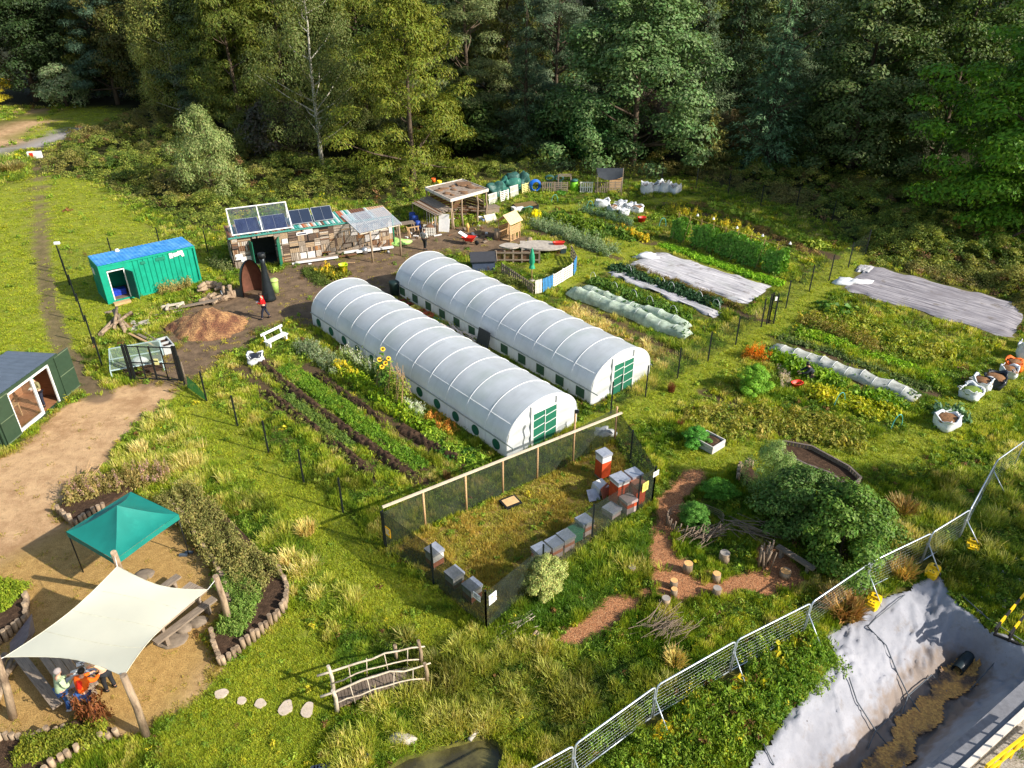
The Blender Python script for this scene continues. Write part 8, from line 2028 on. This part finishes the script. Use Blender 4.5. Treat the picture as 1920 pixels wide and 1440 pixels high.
# runner bean rows
bn_ = thing("bean_row", "tall row of dense runner beans on cane frames", "bean row"); a_, c_ = G(1262, 447), G(1468, 516); L = dist(a_, c_); d = (c_ - a_).normalized(); nn = Vector((-d.y, d.x, 0))
r = np.random.RandomState(5); n = 15000; tt = r.rand(n) * L; tt = tt[fbm(tt * 1.2 + 7, tt * 0, 3) + .25 * r.rand(len(tt)) > .5]; n = len(tt); h = 2.0 * (.62 + .5 * fbm(tt * 1.3, 0 * tt, 2)); zz = r.rand(n) ** .8 * h; wv = r.uniform(-1, 1, n) * (.55 - .16 * zz); wv = np.sign(wv) * np.abs(wv) ** .6 * (.55 + .5 * fbm(tt * 1.6, zz * 1.3, 4))
C3 = np.array([a_.x, a_.y, 0]) + np.outer(tt, np.array(d)) + np.outer(wv, np.array(nn)); C3[:, 2] = zz; V, F = leafquads(C3, np.outer(np.sign(wv), np.array(nn)) + r.randn(n, 3) * .5 + np.array([0, 0, .4]), .14, .2, r); q = link("foliage", np_mesh("foliage", V, F, m_leaf), bn_); q.color = c4(S(112, 156, 60))
b = MB()
for i in range(9):
    p_ = a_ + d * L * (i + .3) / 9
    for s in (-1, 1): b.tube([p_ + nn * s * .6, p_ - nn * s * .08 + Vector((0, 0, 2.25))], .013, 5, False)
b.bar(a_ + Vector((0, 0, 2.05)), c_ + Vector((0, 0, 2.05)), .02, .02); b.build("canes", m_fresh, bn_)
for k, q in enumerate(((1303, 455), (1332, 462), (1375, 480), (1422, 496), (1472, 512))): p_ = G(*q) + nn * -.1 + Vector((0, 0, 2.2)); MB().lathe([(0, -.02), (.11, -.02), (.04, .12), (0, .15)], p_, 8, False).build("bottle_top", m_white, bn_)
m_yflow = None
crop([(1250, 395), (1330, 420), (1420, 452)], 1.6, "golden marigold and yellowing plants beyond the bean row", (110, 134, 36), (176, 170, 50), 0.41, 0.70, LEAFY + FERN, 51, 6, (210, 190, 60), .1)
crop([(1335, 388), (1420, 418), (1500, 452), (1545, 466)], .9, "row of big leaved squash plants by the shaded brambles", (120, 160, 40), (170, 180, 70), 0.50, 0.70, BIG + LEAFY, 52, 7)
crop([(1300, 380), (1370, 405), (1450, 440), (1530, 480)], 1.2, "straw and bare earth strip with withered stalks", (120, 96, 60), (170, 140, 86), 0.30, 0.28, FERN, 53, 4)
crop([(1000, 420), (1060, 440), (1110, 462), (1150, 478)], 1.5, "silvery leek bed near the play corner", (110, 136, 100), (150, 164, 124), 0.31, 0.63, TALL_ + FERN, 54, 8)
crop([(1040, 405), (1110, 425), (1190, 450)], 1.4, "dark mixed vegetable bed below the white bag cluster", (52, 90, 34), (110, 138, 44), 0.41, 0.70, LEAFY + BIG, 55, 7)
crop([(1060, 418), (1115, 436)], 1.6, "bushy green plants in the middle of the upper plot", (70, 112, 30), (130, 146, 44), 0.54, 1.12, LEAFY + TALL_, 56, 5)
crop([(1090, 398), (1150, 412), (1185, 424)], .9, "blue green onion row below the white bags", (84, 116, 90), (120, 144, 110), 0.26, 0.56, TALL_, 57, 8)
crop([(1160, 436), (1215, 452)], .9, "yellow flowering patch in the upper plot", (140, 146, 36), (190, 170, 40), 0.31, 0.56, LEAFY, 58, 8, (226, 196, 60), .22)
crop([(1004, 408), (1010, 412)], .7, "single yellow flowering bush near the playhouse", (190, 190, 30), (220, 210, 40), 0.36, 0.70, LEAFY, 59, 9, (240, 226, 30), .5)
crop([(985, 398), (1060, 418), (1140, 448)], .9, "low greens at the head of the upper plot", (70, 110, 40), (120, 144, 60), 0.34, 0.56, LEAFY + FERN, 60, 6)
crop([(1195, 352), (1240, 352)], .8, "tall green plants growing behind the far bags", (70, 112, 40), (110, 140, 50), .5, .8, BIG, 61, 5)
crop([(1045, 362), (1060, 364)], .5, "leafy plant in front of the grey low pallet", (70, 130, 40), (110, 160, 60), .4, .6, BIG, 62, 6)
# right hand field
crop([(1425, 662), (1490, 692), (1590, 732), (1690, 768)], 1.2, "dense leafy green rows below the long white net tunnel", (62, 110, 26), (140, 170, 38), 0.36, 0.63, LEAFY + BIG, 71, 8)
crop([(1520, 735), (1590, 756), (1680, 785)], 1.4, "yellowing leafy rows in the right hand field", (120, 150, 30), (196, 186, 40), 0.32, 0.56, LEAFY, 72, 6)
crop([(1398, 668), (1440, 680)], .8, "orange flowers at the corner of the right hand field", (170, 120, 40), (210, 130, 40), 0.29, 0.70, FERN, 73, 9, (232, 140, 40), .3)
crop([(1462, 632), (1562, 664), (1662, 700), (1742, 732)], .45, "low dark strip of small greens above the white net tunnel", (70, 92, 50), (120, 136, 70), 0.24, 0.28, LEAFY, 74, 9)
crop([(1500, 622), (1620, 660), (1760, 712)], .9, "lush bright grass strip above the small greens", (110, 160, 24), (150, 180, 36), 0.26, 0.31, LEAFY, 75, 5)
crop([(1520, 590), (1600, 612), (1680, 640), (1780, 676)], 2.6, "tangled green and gold growth beside the dirty sheet", (90, 132, 34), (176, 170, 60), 0.40, 0.56, LEAFY + FERN, 76, 3.5)
crop([(1505, 600), (1570, 622), (1650, 665)], 1.2, "brownish weedy strip in the right hand field", (116, 104, 52), (160, 146, 70), 0.34, 0.56, FERN + TALL_, 77, 5)
crop([(1535, 575), (1590, 590)], .9, "dark leafy clump at the top of the right hand field", (50, 96, 34), (90, 128, 44), 0.48, 0.70, BIG, 78, 7)
crop([(1466, 692), (1474, 730)], .5, "pale pink flowering fringe near the red trug", (130, 140, 80), (180, 170, 120), .14, .22, FERN, 79, 8, (236, 214, 214), .4)
crop([(1300, 800), (1420, 790), (1520, 800), (1620, 830)], 2.4, "mixed green and tan growth below the right hand field", (100, 126, 36), (170, 156, 70), 0.31, 0.49, FERN + LEAFY, 80, 4)
crop([(1770, 770), (1790, 790)], 1.2, "blue green brassica clump between the white bags", (70, 110, 84), (120, 150, 110), 0.38, 0.70, BIG + LEAFY, 81, 8)
for q in ((1573, 760), (1680, 802), (1106, 392), (1242, 425), (1040, 380)):
    g = G(*q); tag(MB().tube([g + Vector((.3 * math.cos(a), .12 * math.cos(a), .75 * math.sin(a))) for a in np.linspace(0, PI, 13)], .018, 5, False).build("pipe_hoop", m_turq, None), {1573: "turquoise hoop in the yellowing rows", 1680: "turquoise hoop lower in the right hand field", 1106: "turquoise hoop beside the white bag cluster", 1242: "turquoise hoop beyond the red crate", 1040: "pale hoop behind the upper plot bushes"}[q[0]], "hoop", "turquoise pipe hoops")
def bush(kind, px, h, label, col, w_=1.0, rz=0.0, cat="bush", name=None): return tree(kind, G(*px), h, rz, S(*col)[:3], label, w_, None, cat, name)
bush('hazel', (1572, 1048), 2.75, "large dense leafy bush beside the site fence", (84, 110, 40), .95, .4)
bush('hazel', (1496, 995), 2.5, "leafy bush joined to the upper side of the large dense bush", (78, 102, 46), .95, 2.0)
bush('willow', (1440, 925), 2.2, "feathery grey green shrub behind the large dense bush", (126, 146, 84), .75, 1.0, "shrub", "shrub")
bush('hazel', (1022, 1112), 1.5, "pale seeding shrub outside the near side of the hive fence", (150, 154, 92), .7, 3.0, "shrub", "shrub")
bush('hazel', (1410, 735), 1.35, "bright feathery green plant at the corner of the right hand field", (110, 150, 44), .9, 0, "plant", "leafy_plant")
bush('hazel', (1303, 832), .75, "leafy plant spilling over the end of the white crate planter", (80, 136, 48), 1.2, 0, "plant", "leafy_plant")
bush('hazel', (1300, 985), .9, "small shrub inside the twig enclosure", (84, 126, 48), 1.0, 1, "shrub", "shrub")
bush('hazel', (1345, 930), .7, "low green shrub above the twig enclosure", (84, 130, 40), 1.3, 2, "shrub", "shrub")
crop([(1140, 1450), (1300, 1355), (1440, 1275), (1535, 1205)], 2.3, "rank green weeds on the bank between site fence and liner", (70, 112, 36), (150, 172, 60), .15, .38, LEAFY + TALL_ + FERN, 110, 3, cat="weeds", name="bank_weeds")
crop([(1420, 1350), (1490, 1290), (1540, 1225)], .7, "taller leafy weeds leaning over the liner edge", (60, 104, 34), (124, 156, 50), .18, .55, LEAFY + TALL_, 111, 4, cat="weeds", name="bank_weeds")
def dryclump(px, h, w_, n, col, label, seed, name="grass_clump"):
    me = blades(60 + seed, n * 7, .55, .05, .5, .8, .6); me.materials[0] = m_leaf
    o = link(name, me); o.location = G(*px); o.scale = (w_ * .62, w_ * .62, h * .9); o.color = c4([q * 1.25 for q in C_(*col)])
    return tag(o, label, "grass clump")
for i, (px, h, w_, n, c, lb) in enumerate((((1580, 1150), .9, 1.5, 60, (150, 116, 66), "dry brown grass clump between fence and liner"), ((1690, 1080), .9, 1.1, 40, (190, 160, 90), "swirling straw grass clump above the liner"), ((1265, 1245), .7, .8, 36, (186, 166, 96), "straw grass clump below the twig heap"), ((545, 1060), .8, .9, 40, (200, 184, 118), "pale straw clump in the long grass near the planter"), ((265, 850), .8, .9, 40, (196, 180, 120), "pale arching grass clump by the track"), ((575, 1000), .7, .9, 36, (190, 170, 100), "straw grass clump by the fence lane"), ((1258, 735), .8, .5, 30, (110, 66, 44), "red brown dock stalks by the field fence"), ((1276, 800), .6, .4, 22, (116, 72, 48), "red brown dock stalks above the crate planter"), ((838, 900), .8, .4, 26, (110, 84, 54), "brown dead stalks at the end of the long ridge"), ((1690, 960), .9, 1.2, 44, (140, 116, 66), "brown bushy growth right of the leafy bush"), ((20, 320), 1.2, 3.0, 60, (140, 128, 76), "tall tan grass at the field edge near the paths"))): dryclump(px, h, w_, n, c, lb, i)
# planter and bed plants
crop([(325, 932), (380, 985), (440, 1060), (500, 1110)], 1.5, "mixed seed heads and herbs filling the long planter", (110, 116, 60), (160, 150, 90), .2, .45, FERN + TALL_, 91, 6, z0=0.25)
crop([(420, 1090), (470, 1130), (430, 1200)], .9, "green herbs at the tip of the long planter", (90, 130, 44), (140, 160, 80), .12, .32, FERN + LEAFY, 92, 6, z0=0.25)
crop([(130, 940), (190, 925), (260, 905), (320, 900)], 1.2, "tan and pink seed heads behind the teal gazebo", (130, 120, 66), (180, 160, 100), .2, .5, FERN + TALL_, 93, 6, (190, 150, 150), .12, z0=0.22)
crop([(-20, 1120), (40, 1130)], 1.2, "bright green plants in the frame edge bed", (96, 130, 36), (160, 170, 50), .12, .32, FERN + LEAFY, 94, 7, z0=0.24)
crop([(40, 1420), (130, 1400), (200, 1378)], .8, "green plants in the lower corner bed", (84, 110, 34), (150, 150, 50), .12, .32, FERN + LEAFY, 95, 7, z0=0.2)
crop([(160, 1345), (200, 1362)], .5, "rust brown seed heads behind the orange jacket", (104, 60, 38), (140, 88, 52), .18, .7, TALL_, 96, 8, z0=0.2)
crop([(600, 508), (640, 520)], 1.3, "yellow flowers in the bed behind the first polytunnel", (96, 116, 36), (150, 140, 40), .3, .5, LEAFY, 97, 7, (232, 200, 50), .22)
crop([(575, 505), (610, 535)], 1.0, "dark herbs at the edge of the yellow flower bed", (70, 96, 40), (110, 120, 50), .28, .4, FERN, 98, 6)
crop([(400, 495), (430, 510)], .8, "grey weeds at the shed corner", (90, 104, 60), (130, 136, 84), .26, .6, TALL_, 99, 6)
crop([(300, 552), (360, 535)], .6, "straw weeds along the foot of the container", (140, 130, 70), (180, 160, 100), .2, .5, TALL_, 100, 7)
crop([(930, 525), (985, 545)], .5, "climbing greens on the play corner fence", (90, 120, 50), (140, 140, 70), .25, .6, FERN, 101, 7)
# raised beds, crate planter
def boxbed(px, rz, sx, sy, h, label, mat, name="planter_crate", cat="planter"):
    o = thing(name, label, cat, G(*px), rz); b = MB()
    for k in range(2):
        z0, z1 = .02 + k * h / 2, h / 2 - .02 + k * h / 2 + .01
        b.b2((-sx / 2, -sy / 2, z0), (sx / 2, -sy / 2 + .04, z1)); b.b2((-sx / 2, sy / 2 - .04, z0), (sx / 2, sy / 2, z1)); b.b2((-sx / 2, -sy / 2 + .04, z0), (-sx / 2 + .04, sy / 2 - .04, z1)); b.b2((sx / 2 - .04, -sy / 2 + .04, z0), (sx / 2, sy / 2 - .04, z1))
    b.build("boards", mat, o); b = MB().blob((0, 0, h * .72), (sx * .47, sy * .47, .06), 3, .2, 12, 5); b.b2((-sx / 2 + .05, -sy / 2 + .05, 0), (sx / 2 - .05, sy / 2 - .05, h * .7)); b.build("soil", m_soil, o)
boxbed((1329, 836), yaw(G(1333, 850), G(1362, 832)), .95, 1.05, .42, "whitish crate planter with bare soil on the grass", M("whitish_board", S(200, 194, 190), .8, .15, 4, 0, .1, S(150, 142, 136)))
rb_ = thing("raised_bed", "long angular raised bed of upright grey boards behind the big bush", "raised bed")
ot = [G(*q, .5) for q in ((1468, 828), (1522, 838), (1592, 876), (1614, 897), (1596, 915), (1556, 888), (1512, 872), (1466, 850))]; b = MB()
for a_, c_ in zip(ot, ot[1:] + ot[:1]):
    n_ = max(2, int(dist(a_, c_) / .14))
    for i in range(n_): q = a_.lerp(c_, (i + .5) / n_); b.box((q.x, q.y, .25), (.125, .05, .5 + .03 * ((i * 7) % 3)), yaw(a_, c_))
b.build("boards", m_plank, rb_); b = MB()
for a_, c_ in zip(ot, ot[1:] + ot[:1]): b.bar(a_ + Vector((0, 0, .055)), c_ + Vector((0, 0, .055)), .09, .03)
b.build("rim", M("dark_plank", S(110, 98, 90), .8, .25), rb_); MB().poly([(q.x, q.y) for q in ot], 0, .36).build("soil", m_soil, rb_)
planter("bit of log edging showing at the bush foot", [(1385, 890), (1400, 880), (1420, 900), (1400, 915)], [[(1382, 905), (1386, 882), (1412, 876)]], .45, 9)
lb_ = beam_table(G(1458, 1022, .42), G(1528, 1066, .42), .26, .42, "grey plank bench on logs in front of the big bush", "bench", "bench")
for i, (px, h, rr, lb) in enumerate((((1288, 1072), .42, .17, "fresh cut stump nearest the twig enclosure on the chips"), ((1262, 1102), .36, .14, "fresh cut stump at the chip path end"), ((1342, 1090), .38, .15, "fresh topped stump between the grass patches"), ((1357, 1052), .42, .19, "grey stump on the small lawn by the dead hedge"), ((1471, 1080), .26, .2, "broad low stump with orange top on the chips"), ((1247, 1134), .34, .15, "grey stump at the edge below the chips"), ((1342, 1116), .36, .15, "dark grey stump in the weeds below the chips"), ((1184, 1074), .3, .14, "lone stump in the long grass near the hive fence"), ((1263, 1116), .3, .12, "small stump lying beside the path end stump"))):
    o = thing("log_stool", lb, "log stool", G(*px), i, "log stools"); MB().tube([(0, 0, 0), (.01, 0, h)], [rr * 1.08, rr], 12).build("bark", m_log, o); MB().lathe([(0, h + .004), (rr * .93, h + .004)], (.01, 0, 0), 12).build("cut_face", m_logend if i not in (3, 5, 6, 7) else M("grey_cut", S(150, 142, 132), .85, .2), o)
def sticks(px, n, L, rad, seed, label, rz, sp=(.6, .4), up=.1, mat=None, name="stick_pile"):
    r = random.Random(seed); b = MB()
    for i in range(n):
        x, y = r.gauss(0, sp[0]), r.gauss(0, sp[1]); a = rz + r.gauss(0, .35); l = L * r.uniform(.5, 1.2); z = r.random() * up; dz = r.uniform(-.1, .25) * up * 3
        b.tube([(x - l / 2 * math.cos(a), y - l / 2 * math.sin(a), z + .02), (x + r.uniform(-.06, .06), y + r.uniform(-.06, .06), z + dz * .4 + .03), (x + l / 2 * math.cos(a), y + l / 2 * math.sin(a), max(.02, z + dz))], rad * r.uniform(.6, 1.3), 5, False)
    return tag(b.build(name, mat or m_rail, None, G(*px)), label, "stick pile")
sticks((962, 1178), 26, 1.5, .014, 1, "bundle of pale sticks at the near corner of the hive fence", .55, (.12, .28), .1)
b = MB(); b.tube([(0, 0, .06), (.3, .42, .07)], .055, 8); b.tube([(.12, -.05, .06), (.38, .36, .07)], .05, 8); tag(b.build("logs", m_log, None, G(990, 1205)), "two short logs beside the bundle of pale sticks", "logs")
m_twig = M("twig_grey", S(132, 114, 96), .9, .3)
sticks((1252, 1182), 90, 1.0, .009, 2, "heap of thin grey twigs in the weeds", .6, (.35, .25), .35, m_twig, "twig_heap")
sticks((1325, 1010), 40, 1.4, .013, 3, "dead hedge of woven twigs below the small shrub", .55, (.35, .12), .4, m_twig, "dead_hedge")
sticks((1400, 1005), 34, 1.5, .014, 4, "tangle of dead branches ending in an upright stump", -.7, (.4, .2), .5, m_twig, "dead_hedge")
b = MB(); r = random.Random(3)
for i in range(14): x, y = r.gauss(0, .1), r.gauss(0, .1); b.tube([(x, y, 0), (x * 1.2 + r.gauss(0, .06), y + r.gauss(0, .06), r.uniform(.6, 1.2))], r.uniform(.02, .05), 5)
tag(b.build("branch_stump", m_twig, None, G(1430, 1062)), "upright splintered branch bundle at the end of the dead hedge", "branch stump")
b = MB()
for i in range(26):
    a = 2.6 + 3.0 * i / 25; b.tube([(1.1 * math.cos(a), .8 * math.sin(a), 0), (1.1 * math.cos(a + .1), .8 * math.sin(a + .1), .5 + .1 * math.sin(i * 3))], .03, 5)
for k in range(5): b.tube([(1.12 * math.cos(a), .82 * math.sin(a), .1 + .09 * k + .03 * math.sin(a * 6)) for a in np.linspace(-.3 if False else 0, 3.3, 16)], .016, 4, False)
tag(b.build("twig_enclosure", m_twig, None, G(1302, 985)), "oval twig enclosure around the small shrub", "twig fence")
sticks((170, 905), 9, 1.3, .014, 6, "leaning bundle of tan canes behind the gazebo", 1.4, (.12, .12), .5, m_fresh)
rbx = thing("road_barrier", "red and white barrier block at the end of the grey path", "barrier", G(67, 296), .2); MB().b2((-.7, -.2, 0), (.7, .2, .7)).build("block", m_white, rbx); MB().b2((-.5, -.21, .1), (-.1, -.2005, .6)).build("red_patch", m_redp, rbx)
